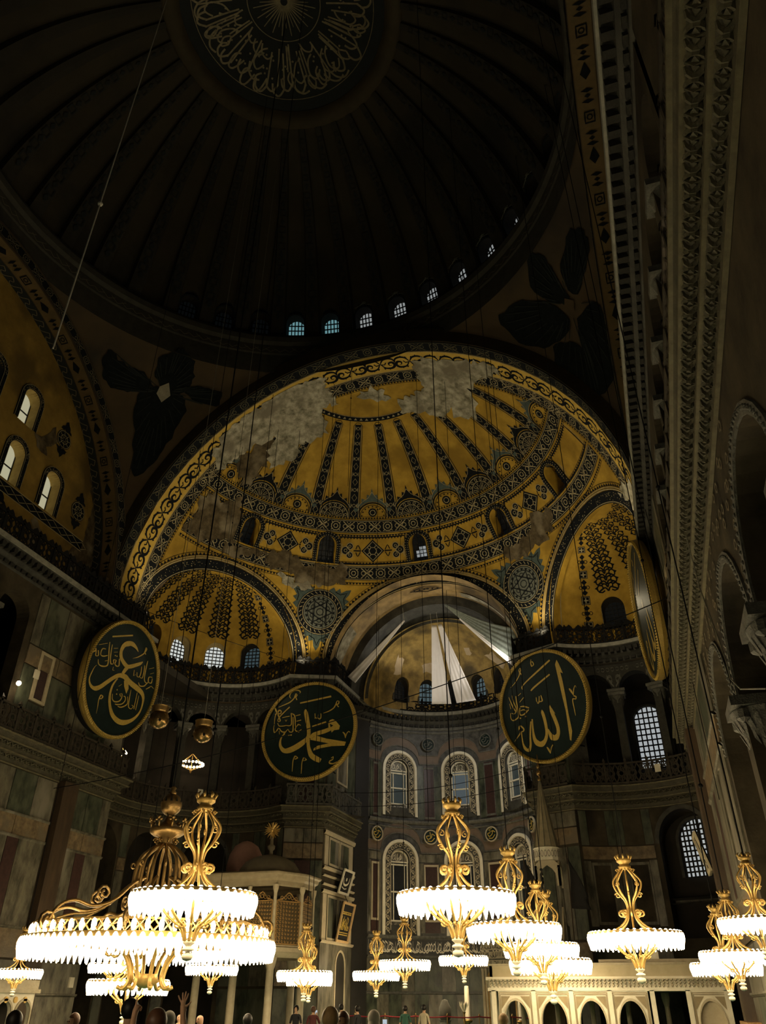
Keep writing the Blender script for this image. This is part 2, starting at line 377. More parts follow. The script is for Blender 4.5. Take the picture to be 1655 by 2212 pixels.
# main dome -----------------------------------------------------------
def F_dome(az, el, d=0.):
    r = DR + d; a, e = rad(az), rad(el)
    return (r * cos(e) * sin(a), r * cos(e) * cos(a), DZ + r * sin(e))
mb = MB()
wins = [(9 * k, 2.3, 12.0, 18.2, 3.6) for k in range(-5, 9)]
pierced(mb, F_dome, -182.5, 177.5, 9.3, 24, wins, 2.5, 1.3, .9)
mb.grid([[F_dome(a, e) for a in linspace(-182.5, 177.5, 145)] for e in linspace(24, 89.9, 30)])
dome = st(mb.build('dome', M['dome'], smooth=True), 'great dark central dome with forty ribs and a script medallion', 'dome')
for k in range(-20, 20):                    # forty ribs, each a raised tapering strip
    a0 = 9 * k + 4.5; mb = MB(); rows = []
    for e in linspace(13, 64.2, 26):
        f = (e - 13) / 51.2; hw = (2.0 - .25 * f) ; t = .16 + .22 * min(1, (1 - f) * 1.2)
        rows.append([F_dome(a0 - hw, e, .02), F_dome(a0 - hw * .8, e, -t), F_dome(a0, e, -t - .03), F_dome(a0 + hw * .8, e, -t), F_dome(a0 + hw, e, .02)])
    mb.grid(rows); e = 64.2
    r = mb.build('rib', M['domerib'], dome)
    if abs(a0) < 100:                       # painted squares down each rib
        mb = MB(); G = lambda s, q: F_dome(a0 + deg(q / (DR * cos(rad(e0)))), e0 + deg(s / DR), -.50 + .26 * f0)
        for i in range(22):
            e0 = 19 + i * 2.02; f0 = (e0 - 13) / 51.2; W = .72 * cos(rad(e0)) * .9
            if i % 2: stroke(mb, [(-W * .42, -W * .42), (W * .42, -W * .42), (W * .42, W * .42), (-W * .42, W * .42)], W * .17, G, True)
            else: mb.add([G(x * W * .5, y * W * .5) for x, y in ((-1, 0), (0, -.6), (1, 0), (0, .6))], [(0, 1, 2, 3)])
        mb.build('painted_squares', M['domedark'], r)
mb = MB(); mb.grid([[F_dome(a, e, d) for a in linspace(-180, 180, 97)] for e, d in ((64.0, 0), (64.3, -.34), (66.6, -.36), (67.4, -.2), (67.9, -.1))])
mb.build('scalloped_ring', mat('ochre_ring', (.055, .04, .018), (.03, .023, .011), .8, 0, 1), dome, True)
mb = MB(); mb.grid([[F_dome(a, e, -.06) for a in linspace(-180, 180, 73)] for e in linspace(67.6, 89.95, 9)])
mb.build('medallion', M['domedark'], dome, True)
G = lambda x, y: (x, y, DZ + sqrt(max(0, (DR - .09) ** 2 - x * x - y * y)))
mb = MB()
for k in range(40):                         # gilt rosette of rays
    a = rad(9 * k); r1 = 1.95 if k % 2 else 1.5
    stroke(mb, [(.22 * cos(a), .22 * sin(a)), (r1 * cos(a), r1 * sin(a))], (lambda f: .10 - .05 * f) if k % 2 else (lambda f: .07 - .03 * f), G)
mb.build('rosette', M['domegilt'], dome)
mb = MB(); rnd = random.Random(5)           # dense ring of gilt script letters
def GP(a, r): return (r * sin(rad(a)), r * cos(rad(a)))
dr = 0.
def pol(pts, a0): return [GP(a0 + a * 1.25, r + dr) for a, r in pts]
for k in range(70):
    a0 = k * 360 / 70 + rnd.uniform(-2.5, 2.5); kind = rnd.randrange(5); dr = rnd.uniform(-.3, .25)
    if kind in (0, 3): stroke(mb, pol([(0, 2.75 + .2 * rnd.random()), (1.5, 4.9)], a0), .10, G); stroke(mb, pol(smooth([(1.5, 4.8), (-1.5, 5.25), (-5, 5.05), (-6, 4.6)], 4), a0), .12, G)
    if kind == 1: stroke(mb, pol(smooth([(3, 3.2), (-2, 3.5), (-4, 4.2), (0, 4.6), (4, 4.2)], 4), a0), .10, G); stroke(mb, pol(smooth([(4, 5.1), (0, 5.2), (-4, 4.9), (-6, 4.4)], 4), a0), .11, G)
    if kind == 2: stroke(mb, pol(smooth([(2, 4.6), (-1, 4.2), (-3, 4.6), (0, 5.0), (2, 4.6)], 4), a0), .10, G); stroke(mb, pol([(-1, 2.6), (-.3, 4.2)], a0), .09, G); stroke(mb, pol([(-3.5, 2.7), (-2.8, 4.2)], a0), .09, G)
    if kind == 4: stroke(mb, pol(smooth([(4, 3.0), (0, 3.3), (-6, 3.1), (-9, 2.6)], 4), a0), .10, G); stroke(mb, pol(smooth([(3, 4.4), (0, 5.2), (-3, 5.2), (-4, 4.5), (-1, 4.2)], 4), a0), .11, G)
    for j in range(2):
        x, y = GP(a0 + 6 * rnd.random(), 3.3 + 1.6 * rnd.random()); mb.add([G(x - .08, y), G(x, y - .08), G(x + .08, y), G(x, y + .08)], [(0, 1, 2, 3)])
stroke(mb, [GP(a, 5.55) for a in range(0, 360, 5)], .04, G, True); stroke(mb, [GP(a, 2.25) for a in range(0, 360, 6)], .05, G, True)
mb.build('gilt_script', M['domegilt'], dome)
# dome cornice: ring moulding with a guilloche face
mb = MB(); mb.lathe([(16.4, 41.0), (15.5, 40.95), (15.35, 40.6), (15.4, 40.2), (15.6, 40.0), (15.62, 39.3), (15.7, 39.2), (15.72, 37.6)], n=120)
rim = st(mb.build('cornice', mat('dome_cornice_stone', (.045, .041, .03), (.018, .017, .013), .8, 0, 2), smooth=False), 'ring cornice at the foot of the great dome', 'cornice')
ml = MB(); G = lambda s, q: ((15.655 - .05) * sin(s / 15.6), (15.655 - .05) * cos(s / 15.6), 39.65 + q)
for k in range(150):
    s = -48 + k * .65; stroke(ml, [(s, -.24), (s + .65, .24)], .035, G); stroke(ml, [(s, .24), (s + .65, -.24)], .035, G)
ml.build('guilloche', mat('faded_line', (.17, .15, .10), (.12, .10, .07), .8), rim)
for k in range(-5, 9):                      # dome windows that the view reaches
    az = 9 * k; X = frame(F_dome(az, 12.0), (cos(rad(az)), -sin(rad(az)), 0), Vector(F_dome(az, 20)) - Vector(F_dome(az, 12)), Vector((0, 0, DZ)) - Vector(F_dome(az, 16)))
    lit = {-2: P_TEAL, -1: P_TEAL, 0: P_GREY, 1: P_GREY, 2: P_GREY, 3: P_GREY, 4: P_GREY, 5: P_GREY}.get(k, P_NIGHT)
    n = {-2: 'westernmost of the lit row', -1: 'with the bluest panes'}.get(k)
    arched_window(X, .62, .05, 1.75, lit, ('small arched dome window number %d round the drum, counted from the left' % (k + 6)), 5, 6, .12, M['domedark'], .85, lat=.035)
    if 0 <= k < 7:                          # lit arch of plaster tracery round the deep recess
        mb = MB()
        for s in (.9, .72): 
            o = arch_outline(s, .2, 2.5 if s > .8 else 2.3); o2 = arch_outline(s - .04, .2, 2.5 if s > .8 else 2.3)
            ringprism(mb, X, o, o2, -.02, .02)
        for i in range(7):
            a = -.9 + .3 * i; mb.tube([X(a, 2.4, .02), X(-a * .6, 3.2 - abs(a) * .4, .02)], .015, 3)
        mb.build('tracery', mat('pale_tracery', (.20, .21, .17), (.10, .10, .08), .8, 0, 3), bpy.data.objects['window_%d' % WN[0]])
# pendentives ---------------------------------------------------------
PR = 15.5 * sqrt(2); H = 15.5
pends = []
for q, (sx, sy) in enumerate(((-1, 1), (1, 1), (-1, -1), (1, -1))):
    rows = []
    for i in range(46):
        a = rad(2 * i); lo = max(15.72, H / max(cos(a), sin(a)))
        rows.append([(sx * rho * sin(a), sy * rho * cos(a), ZS + sqrt(max(0, PR * PR - rho * rho))) for rho in [15.72 + (lo - 15.72) * j / 16 for j in range(17)]])
    mb = MB(); mb.grid(rows)
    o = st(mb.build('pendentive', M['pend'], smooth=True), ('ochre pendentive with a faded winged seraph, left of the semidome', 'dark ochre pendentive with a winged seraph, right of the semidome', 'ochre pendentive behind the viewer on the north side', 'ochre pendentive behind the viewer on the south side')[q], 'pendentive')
    pends.append(o)
def G_pend(sx, o=.04):
    def G(s, t):                            # s metres sideways from the diagonal, t metres up from the foot
        e = .12 + t / PR; a = rad(45) + s / (PR * max(.3, cos(e))); r = PR - o
        return (sx * r * cos(e) * sin(a), r * cos(e) * cos(a), ZS + r * sin(e))
    return G
SERAPH = {-1: ([[(.31, 14.37), (1.12, 13.45), (1.15, 12.49), (.5, 11.79), (-.61, 11.66), (-1.2, 12.31), (-1.23, 13.28), (-.84, 14.12), (-.11, 14.52)],
   [(4.24, 12.79), (4.45, 11.84), (4.22, 11.05), (3.54, 10.6), (2.51, 10.72), (1.57, 11.24), (1.1, 11.74), (2.16, 12.26), (3.24, 12.26)],
   [(1.82, 10.99), (1.67, 9.32), (1.12, 6.99), (.7, 5.54), (-.2, 6.75), (-.76, 8.19), (-1.29, 10.26), (-.93, 11.6), (.78, 11.69)],
   [(-.86, 11.9), (-1.93, 11.46), (-3.18, 11.42), (-3.29, 12.32), (-2.39, 12.45), (-1.48, 12.39)]], [(.64, 11.74), (.15, 12.16), (-.16, 11.37), (.27, 10.78), (.72, 11.24)]),
 1: ([[(4.31, 12.84), (3.09, 12.65), (1.93, 11.8), (1.93, 10.45), (3.02, 10.72), (4.38, 11.29), (4.81, 12.12)],
   [(1.48, 14.17), (.4, 13.64), (.04, 12.19), (.87, 10.76), (1.52, 10.5), (1.7, 12.03), (1.86, 13.24)],
   [(-2.7, 13.09), (-2.96, 11.85), (-2.25, 10.25), (-.93, 9.39), (.67, 9.58), (.51, 11.08), (-.96, 12.74)],
   [(2.83, 9.28), (2.45, 7.4), (1.54, 5.66), (.07, 5.22), (.38, 7.84), (1.21, 9.45)],
   [(-.85, 9.5), (.59, 7.69), (-.06, 4.99), (-.84, 4.29), (-1.39, 5.94), (-1.55, 8.01)]], [(.9, 10.5), (1.3, 10.9), (1.7, 10.4), (1.3, 9.9)])}
for i, sx in enumerate((-1, 1)):
    shapes, face = SERAPH[sx]; fx, fy = sum(p[0] for p in face) / len(face), sum(p[1] for p in face) / len(face)
    mb = MB(); G = G_pend(sx, .05)
    for s in shapes: fill(mb, ragged(smooth(s, 4, True), .15, 4, .3), G, 1.0)
    mb.build('seraph_wings', M['seraph'], pends[i])
    mb = MB(); G2 = G_pend(sx, .08)
    for s in shapes:
        for p in smooth(s, 2, True):
            if math.dist(p, (fx, fy)) > 1.2: stroke(mb, [(fx * .55 + p[0] * .45, fy * .55 + p[1] * .45), (fx * .1 + p[0] * .9, fy * .1 + p[1] * .9)], .05, G2)
    mb.build('feather_lines', mat('feather_grey', (.022, .025, .023), (.012, .014, .013), .9, spec=.05), pends[i])
    mb = MB(); fill(mb, face, G2)
    mb.build('face_star', mat('gilded_face_cover', (.26, .24, .17), (.16, .14, .10), .5, .3, 4) if sx < 0 else M['pend'], pends[i])
# great arches --------------------------------------------------------
def arcpt(r, th): return (r * cos(th), ZS + r * sin(th))
TH = linspace(0, pi, 61)
for sx in (-1, 1):
    mb = MB()
    mb.grid([[(sx * x, *arcpt(r, t)) for (x, r) in ((15.5, 15.52), (15.36, 15.45), (15.36, 14.5), (17.1, 14.5))] for t in TH])
    a = st(mb.build('great_arch', M['pend'], smooth=False), 'great ochre arch on the %s side carrying the dome' % ('left' if sx < 0 else 'right'), 'arch')
    md, ml = MB(), MB()
    def G(s, q, o=0.):
        y, z = arcpt(14.95 + q, s / 14.95); return (sx * (15.34 - o), y, z)
    band(md, ml, G, 0.3, 14.95 * pi, .72, 1.1)
    def G(s, q, o=0.):
        y, z = arcpt(14.48 - o, s / 14.5); return (sx * (15.9 + q), y, z)
    n = 46
    for k in range(n):                      # cups and crosses along the gilded soffit
        s = .5 + k * .98; g = lambda a, b: G(a, b, .02)
        if k % 4 == 0: stroke(md, [(s, -.22), (s + .5, -.22), (s + .5, .22), (s, .22)], .08, g, True); stroke(md, circ(s + .25, 0, .12, 8), .06, g, True)
        elif k % 4 == 2: md.add([g(s + x, y) for x, y in ((0, 0), (.3, -.24), (.62, -.1), (.8, 0), (.62, .1), (.3, .24))], [tuple(range(6))])
        else:
            for x, y in ((0, .3), (.25, .15), (.5, .3)): md.add([g(s + x - .1, 0), g(s + x, -y), g(s + x + .1, 0), g(s + x, y)], [(0, 1, 2, 3)])
    mb = MB(); mb.grid([[(sx * x, *arcpt(14.49, t)) for x in (15.4, 16.35)] for t in TH]); mb.build('ochre_band', mat('arch_soffit_ochre', (.13, .085, .03), (.07, .048, .018), .8, 0, 1.4), a)
    def G(s, q, o=0.):
        y, z = arcpt(14.47 - o, s / 14.5); return (sx * (16.75 + q), y, z)
    mb = MB(); mb.grid([[(sx * x, *arcpt(14.488, t)) for x in (16.4, 17.1)] for t in TH]); mb.build('foliage_band', M['domedark'], a)
    for k in range(60):
        s = .5 + k * .75; g = lambda a, b: G(a, b, .02)
        stroke(ml, smooth([(s, -.25), (s + .3, .2), (s + .6, .1), (s + .45, -.1), (s + .75, -.25)], 3), .05, g)
    md.build('dark_ornament', M['navy'], a); ml.build('pale_lines', mat('faded_line2', (.15, .125, .07), (.09, .075, .045), .8, 0, 3), a)
    # tympanum wall under the arch
    arc = lambda s: ZS + sqrt(max(0, 14.6 ** 2 - s * s))
    F = lambda s, z, d=0.: (sx * (17 + d), s, z)
    ys1 = [0.26 + 3.1 * k for k in range(-3, 4)]; ys2 = [.26 + 3.05 * k for k in range(-2, 3)]
    mb = MB()
    pierced(mb, F, -14.55, 14.55, 20.8, lambda s: min(28.9, arc(s)), [(y, .62, 25.6, 27.6, .62) for y in ys1], 1, 2, .7)
    pierced(mb, F, -13.1, 13.1, 28.9, arc, [(y, .62, 29.5, 31.3, .62) for y in ys2], 1, 2, .7)
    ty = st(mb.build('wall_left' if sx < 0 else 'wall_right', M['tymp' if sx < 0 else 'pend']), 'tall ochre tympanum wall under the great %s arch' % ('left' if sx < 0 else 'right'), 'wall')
    md, ml = MB(), MB()
    g = lambda s, q, o=0.: (sx * (16.99 - o), s, 25.15 + q)
    md.grid([[g(s, -.3, .01), g(s, .3, .01)] for s in (-14, 13.1)])
    for k in range(30): 
        s = -13.5 + k * .9; stroke(ml, [(s, 0), (s + .45, .24), (s + .9, 0), (s + .45, -.24)], .04, lambda a, b: g(a, b, .02), True)
    stroke(ml, [(-14, .33), (13.1, .33)], .05, lambda a, b: g(a, b, .02)); stroke(ml, [(-14, -.33), (13.1, -.33)], .05, lambda a, b: g(a, b, .02))
    for (y, z) in ((9.46, 30.67), (12.08, 27.07), (-9.0, 30.67), (-11.6, 27.07), (6.3, 24.0 - .4)):
        gg = lambda a, b: (sx * 16.975, y + a, z + b)
        md.add([gg(*p) for p in circ(0, 0, .62, 20)], [tuple(range(20))])
        g3 = lambda a, b: (sx * 16.96, y + a, z + b)
        for r in (.56, .3): stroke(ml, circ(0, 0, r, 18), .035, g3, True)
        for k in range(8): stroke(ml, [(.1 * cos(k * pi / 4), .1 * sin(k * pi / 4)), (.5 * cos(k * pi / 4 + .2), .5 * sin(k * pi / 4 + .2))], .03, g3)
        for e in (1, -1): fill(md, ragged([(-.5, .62 * e), (-.2, 1.05 * e), (0, 1.35 * e), (.2, 1.05 * e), (.5, .62 * e)], .1, 3, .12), gg)
    md.build('dark_ornament', M['navy'], ty); ml.build('pale_lines', mat('pale_line', (.30, .25, .13), (.20, .16, .08), .8, 0, 3), ty)
    mb = MB(); gp = lambda a, b: (sx * 16.98, a, b)
    for pts in ([(7.2, 29.4), (8.0, 29.9), (8.6, 31.0), (9.0, 30.2), (8.4, 29.3), (8.5, 28.6), (7.7, 28.9)], [(11.9, 33.0), (14.4, 26.2), (14.4, 22), (12.6, 22), (12.0, 24.2), (13.2, 25.6), (13.1, 28.4), (12.4, 29.6)], [(9.2, 22), (10.2, 22), (9.9, 24.3), (8.9, 24.8)]):
        fill(mb, ragged(pts, .22, 6, .3), gp, 1)
    mb.build('bare_plaster', M['brownplaster'], ty)
    for row, ys, zb, zs in ((0, ys1, 25.6, 27.6), (1, ys2, 29.5, 31.3)):
        for i, y in enumerate(ys):
            if y < (-4 if sx < 0 else 30): continue
            X = frame((-16.98, y, 0), (0, 1, 0), (0, 0, 1), (1, 0, 0))
            arched_window(X, .62, zb, zs, P_GREEN if y > 4 else P_DIM, specks=True, label='arched window of the left tympanum, %s row, %s from the east end' % (('lower', 'upper')[row], ('first', 'second', 'third', 'fourth', 'fifth', 'sixth')[len(ys) - 1 - i]), cols=1, rows=2, border=.3, bmat=M['navy'], depth=.7, lat=.03)
# east semidome -------------------------------------------------------
def F_sd(az, el, d=0.):
    r = SD_R + d; a, e = rad(az), rad(el)
    return (r * cos(e) * sin(a), SD_Y + r * cos(e) * cos(a), ZS + r * sin(e))
CONCH = [(-CAX, 22.2, 0, 0, 19.5), (.3, 26., 0, 0, 22.2), (CAX, 22.2, 0, 0, 19.5)]
SDW = [-57.4, -30.6, 0.3, 30.4, 57.4]
mb = MB()
pierced(mb, F_sd, -90, 90, 0, 25, CONCH, 1.5, 1.5, .5)
pierced(mb, F_sd, -90, 90, 25, 39.5, [(a, 2.7, 28.7, 33.6, 2.7) for a in SDW], 1.5, 1.5, 1.1)
mb.grid([[F_sd(a, e) for a in linspace(-90, 90, 121)] for e in linspace(39.5, 90, 35)])
semid = st(mb.build('semidome', M['gold'], smooth=True), 'large golden painted eastern semidome with radiating dark ribs', 'semidome')
mb = MB(); mb.grid([[(15.56 * cos(t), y, ZS + 15.56 * sin(t)) for y in (14.55, 15.2, 15.9)] for t in TH]); mb.grid([[(r * cos(t), 14.55, ZS + r * sin(t)) for r in (15.56, 16.6)] for t in TH])
east_arch = st(mb.build('great_arch', mat('dark_arch_plaster', (.035, .026, .014), (.018, .014, .009), .9, 0, 1, spec=.1), smooth=False), 'dark front lip of the great arch over the semidome', 'arch')  # arch lip in a dark brown plaster tone
# strip of wall between the cornice and the springing, ledges behind the cornice
mb = MB()
for a0, a1 in ((-90, -81), (-37.4, -25.4), (26, 37.4), (81, 90)): mb.grid([[(SD_R * sin(rad(a)), SD_Y + SD_R * cos(rad(a)), z) for z in (20.3, 22.6)] for a in linspace(a0, a1, 5)])
for sx in (-1, 1):
    mb.box((min(sx * 15.5, sx * 17.3), -19, 21.3), (max(sx * 15.5, sx * 17.3), 18.8, 21.44))
    mb.box((min(sx * 15.55, sx * 17.2), 14.2, 21.4), (max(sx * 15.55, sx * 17.2), 18.8, 23.4))
    mb.grid([[(sx * (CX + 0) + sx * 6.15 * sin(rad(a)) , CQ + 6.15 * cos(rad(a)), z) for z in (20.2, 21.6)] for a in linspace(CAX - 92, CAX + 92, 40)])
mb.build('springing_wall', M['pend'], semid)
# conches ---------------------------------------------------------------
conches = []
for sx in (-1, 1):
    F = lambda az, el, d=0., sx=sx: (sx * CX + (CR + d) * cos(rad(el)) * sin(rad(az)), CQ + (CR + d) * cos(rad(el)) * cos(rad(az)), ZS + (CR + d) * sin(rad(el)))
    ax = sx * CAX; mb = MB()
    pierced(mb, F, ax - 92, ax + 92, -12, 26, [(ax + k * 25.4, 7.4, .5, 13.5, 7.4) for k in (-2, -1, 0, 1, 2)], 4, 4, .9)
    mb.grid([[F(a, e) for a in linspace(ax - 92, ax + 92, 40)] for e in linspace(26, 89.9, 18)])
    c = st(mb.build('conch', M['gold'], smooth=True), 'golden conch of the %s exedra with foliage ribs and arched windows' % ('left' if sx < 0 else 'right'), 'conch')
    conches.append((c, F, ax))
    for k in (-2, -1, 0, 1, 2):
        az = ax + k * 25.4
        if sx < 0 and not (-63 < az < -5): continue
        if sx > 0 and not (5 < az < 62): continue
        o = F(az, 0); X = frame((o[0], o[1], ZS), (cos(rad(az)), -sin(rad(az)), 0), (0, 0, 1), (-sin(rad(az)), -cos(rad(az)), .12))
        if sx < 0: j = round((az + 59.3) / 25.4); pm = (P_BRIGHT, P_BRIGHT, P_DIM)[j]; nm = ('brightest arched window of the left conch with a yellow splay', 'middle arched window of the left conch above the balustrade', 'dim half dark arched window of the left conch')[j]
        else: pm = P_NIGHT; nm = 'black arched window of the right conch, number %d from its left' % (round((az - 8.5) / 25.4) + 1)
        arched_window(X, .74, .15, 1.6, pm, nm, 5, 8, .2, M['navy'], .75, lat=.028, specks=True)
# bema vault, apse conch ------------------------------------------------
mb = MB()
BH, BZ = 7.0, 21.3
def bpt(r, h, t, y): return (r * cos(t), y, BZ + h * sin(t))
mb.grid([[bpt(r, h, t, y) for r, h, y in ((7.05, 7.3, 29.2), (7.0, 7.2, 30.6), (6.9, 7.0, 32.2))] for t in linspace(0, pi, 49)])
bema = st(mb.build('bema_vault', mat('worn_gold_vault', (.30, .20, .075), (.12, .08, .03), .7, 0, .9, .3, c3=(.06, .042, .02), sharp=.16), smooth=True), 'worn golden barrel vault in front of the apse', 'vault')
mb = MB(); mb.grid([[bpt(r, h, t, y) for r, h, y in ((6.95, 7.05, 32.2), (6.3, 6.3, 32.2), (6.2, 6.2, 33.8), (5.5, 5.5, 33.8))] for t in linspace(0, pi, 49)])
mb.build('dark_inner_arch', M['dkstone'], bema, False)
mb = MB()
for t0, t1, y0, y1 in ((.2, .55, 30.0, 31.0), (2.5, 2.95, 29.8, 31.2), (.62, 1.2, 31.3, 32.0)):
    mb.grid([[bpt(6.98, 7.12 if y < 31 else 7.0, t, y) for y in linspace(y0, y1, 3)] for t in linspace(t0, t1, 14)])
mb.build('pale_worn_patch', M['plaster'], bema)
def F_ap(az, el, d=0.):
    r = 5.75 + d; return (r * cos(rad(el)) * sin(rad(az)), 33.7 + r * cos(rad(el)) * cos(rad(az)), BZ + r * sin(rad(el)))
mb = MB()
AW = (-46, -23, 0, 23, 46)
pierced(mb, F_ap, -92, 92, -3, 34, [(a, 6.6, 8, 21, 7) for a in AW], 4, 4, .6)
mb.grid([[F_ap(a, e) for a in linspace(-92, 92, 47)] for e in linspace(34, 89.9, 15)])
apse = st(mb.build('apse_semidome', mat('tarnished_gold_mosaic', (.34, .23, .065), (.13, .085, .022), .55, .2, 1.1, .35, c3=(.07, .05, .018), sharp=.16), smooth=True), 'small apse semidome of tarnished gold mosaic behind white hangings', 'semidome')
mb = MB(); G = lambda a, e: F_ap(a, e, -.03)
for s, pts in enumerate(([(-19, 54), (-8, 55), (-6, 47), (-12, 44), (-20, 47)], [(-30, 40), (-12, 44), (-8, 38), (-14, 33), (-28, 33)], [(-62, 44), (-52, 42), (-50, 30), (-58, 28)], [(24, 52), (31, 50), (30, 44), (23, 45)], [(44, 40), (58, 37), (66, 24), (60, 22), (52, 30)])): fill(mb, ragged(pts, 1.6, s, 3), G, 6)
mb.build('repaired_patch', mat('pinkish_repair', (.42, .33, .21), (.30, .22, .12), .8, 0, 2), apse)
for a, pm, nm in ((-46, P_NIGHT, 'black arched window at the left of the small apse semidome'), (-23, P_BLUE, 'blue lit arched window of the small apse semidome, left of the hangings'), (0, P_NIGHT, 'arched window of the small apse semidome hidden behind the hangings'), (23, P_BLUE, 'blue lit arched window of the small apse semidome, right of the hangings'), (46, P_NIGHT, 'black arched window at the right of the small apse semidome')):
    o = F_ap(a, 14); X = frame((o[0], o[1], BZ), (cos(rad(a)), -sin(rad(a)), 0), (0, 0, 1), (-sin(rad(a)), -cos(rad(a)), .15))
    arched_window(X, .62, .85, 2.15, pm, nm, 4, 5, .14, M['dkstone'], .5, lat=.03)
# walls below the springing: paths in plan -------------------------------
def arcpath(cx, cy, r, a0, a1, n): return [(cx + r * sin(rad(a)), cy + r * cos(rad(a))) for a in linspace(a0, a1, n)]
EX = arcpath(-CX, CQ, 6.2, -CAX - 78, -CAX + 90, 33)           # left exedra, from the great pier round to the small pier
APSE = arcpath(0, 33, 6.8, -64, 64, 41)
def mirror(p): return [(-x, y) for x, y in p[::-1]]
LEFT = [(-15.6, 18.7)] + EX + [(-6.9, 29.4), (-6.8, 34.9)]
def off(path, d):                            # offset a plan path towards the nave
    out = []
    for i, p in enumerate(path):
        a, b = path[max(i - 1, 0)], path[min(i + 1, len(path) - 1)]
        t1 = Vector((p[0] - a[0], p[1] - a[1])); t2 = Vector((b[0] - p[0], b[1] - p[1]))
        if t1.length < 1e-6: t1 = t2
        if t2.length < 1e-6: t2 = t1
        t1.normalize(); t2.normalize(); n1 = Vector((t1.y, -t1.x)); n2 = Vector((t2.y, -t2.x)); n = n1 + n2; n = n / max(.35, n.length_squared) * 2 if n.length > 1e-6 else n1
        out.append((p[0] + n.x * d, p[1] + n.y * d))
    return out
def sweep(mb, path, prof):                   # prof: (projection, z)
    rows = [[(x, y, z) for (x, y) in off(path, d)] for d, z in prof]
    mb.grid(rows)
def extrude(mb, path, z0, z1, n=2): mb.grid([[(x, y, z) for x, y in path] for z in linspace(z0, z1, n)])
NAVE_L = [(-15.6, -18.7), (-15.6, 18.7)]
FULL = NAVE_L[:1] + LEFT + APSE + mirror(LEFT) + mirror(NAVE_L)[-1:]
FULL = [(-15.6, -19.5)] + LEFT + APSE + mirror(LEFT) + [(15.6, -19.5)]
# upper cornice
mb = MB(); UP = [(-.05, 20.2), (.05, 20.3), (.1, 20.55), (.3, 20.75), (.34, 20.95), (.62, 21.15), (.7, 21.42), (.6, 21.45), (-.3, 21.45)]
sweep(mb, FULL, UP)
upc = st(mb.build('cornice', M['dkstone']), 'dark upper cornice running round the nave under the vaults', 'cornice')
def along(path, step, start=0.):
    out = []; acc = start
    for a, b in zip(path, path[1:]):
        L = math.dist(a, b); 
        while acc < L - 1e-9:
            f = acc / L; tx, ty = (b[0] - a[0]) / L, (b[1] - a[1]) / L
            out.append((a[0] + (b[0] - a[0]) * f, a[1] + (b[1] - a[1]) * f, tx, ty)); acc += step
        acc -= L
    return out
mb = MB()
for x, y, tx, ty in along(off(FULL, .0), .42):
    X = lambda a, b, c: (x + tx * a + ty * b, y + ty * a - tx * b, c)
    mb.box((-.11, .30, 20.80), (.11, .62, 21.08), X)
    mb.box((-.14, .08, 20.36), (.14, .20, 20.52), X)
tag(mb.build('dentils', M['dent'], upc), kind='stuff')
mb = MB(); sweep(mb, FULL, [(.60, 21.16), (.705, 21.18), (.715, 21.42), (.60, 21.46)]); mb.build('lip_moulding', mat('lip_stone', (.30, .29, .24), (.13, .125, .10), .6, 0, 3), upc)
# gallery cornice with two rows of carved leaves on its underside
GP_ = [(-.05, 11.35), (.03, 11.42), (.1, 11.7), (.24, 11.8), (.3, 12.1), (.5, 12.2), (.58, 12.45), (.66, 12.6), (.55, 12.64), (-.3, 12.64)]
mb = MB(); sweep(mb, [(-15.6, -19.5)] + LEFT, GP_); sweep(mb, mirror([(-15.6, -19.5)] + LEFT), GP_)
gc = st(mb.build('cornice', mat('gallery_cornice_stone', (.075, .065, .038), (.03, .027, .016), .7, 0, 3, .6)), 'carved gallery cornice with leaf brackets under the gallery balustrade', 'cornice')
mb = MB()
for path in ([(-15.6, -19.5)] + LEFT, mirror([(-15.6, -19.5)] + LEFT)):
    for x, y, tx, ty in along(path, .36):
        X = lambda a, b, c: (x + tx * a + ty * b, y + ty * a - tx * b, c)
        for b0, z0, d in ((.29, 12.15, .24), (.06, 11.70, .20)):      # each leaf: a pair of curling fronds beside a midrib, on a sloping bed
            for e in (-1, 1):
                P = [(e * (.03 + .13 * sin(t)) , b0 + d * (.5 - .5 * cos(t)), z0 - .05 - .05 * sin(t) + .06 * (t / 3.1)) for t in linspace(0, 3.1, 6)]
                mb.tube([X(*p) for p in P], [.03, .05, .055, .05, .04, .02], 4, False)
                mb.add([X(e * .03, b0 + d * .3, z0 - .09), X(e * .10, b0 + d * .2, z0 - .06), X(e * .12, b0 + d * .55, z0 - .07), X(e * .02, b0 + d * .7, z0 - .04)], [(0, 1, 2, 3)])
            mb.add([X(-.025, b0, z0 - .08), X(.025, b0, z0 - .08), X(.02, b0 + d, z0 + .02), X(-.02, b0 + d, z0 + .02), X(0, b0 + d * .6, z0 - .10)], [(0, 1, 4), (1, 2, 4), (2, 3, 4), (3, 0, 4)])
tag(mb.build('leaf_brackets', mat('carved_leaf_stone', (.09, .08, .045), (.035, .031, .018), .7, 0, 6, .3), gc), kind='stuff')
mb = MB()
for path in ([(-15.6, -19.5)] + LEFT, mirror([(-15.6, -19.5)] + LEFT)):
    for d, z, h in ((.26, 11.84, .06), (.53, 12.24, .06), (.64, 12.55, .08), (.04, 11.36, .06)): sweep(mb, path, [(d - .03, z - h / 2), (d + .05, z - h / 2), (d + .05, z + h / 2), (d - .03, z + h / 2)])
mb.build('fillet', mat('fillet_stone', (.17, .15, .085), (.07, .06, .035), .6, 0, 4), gc)
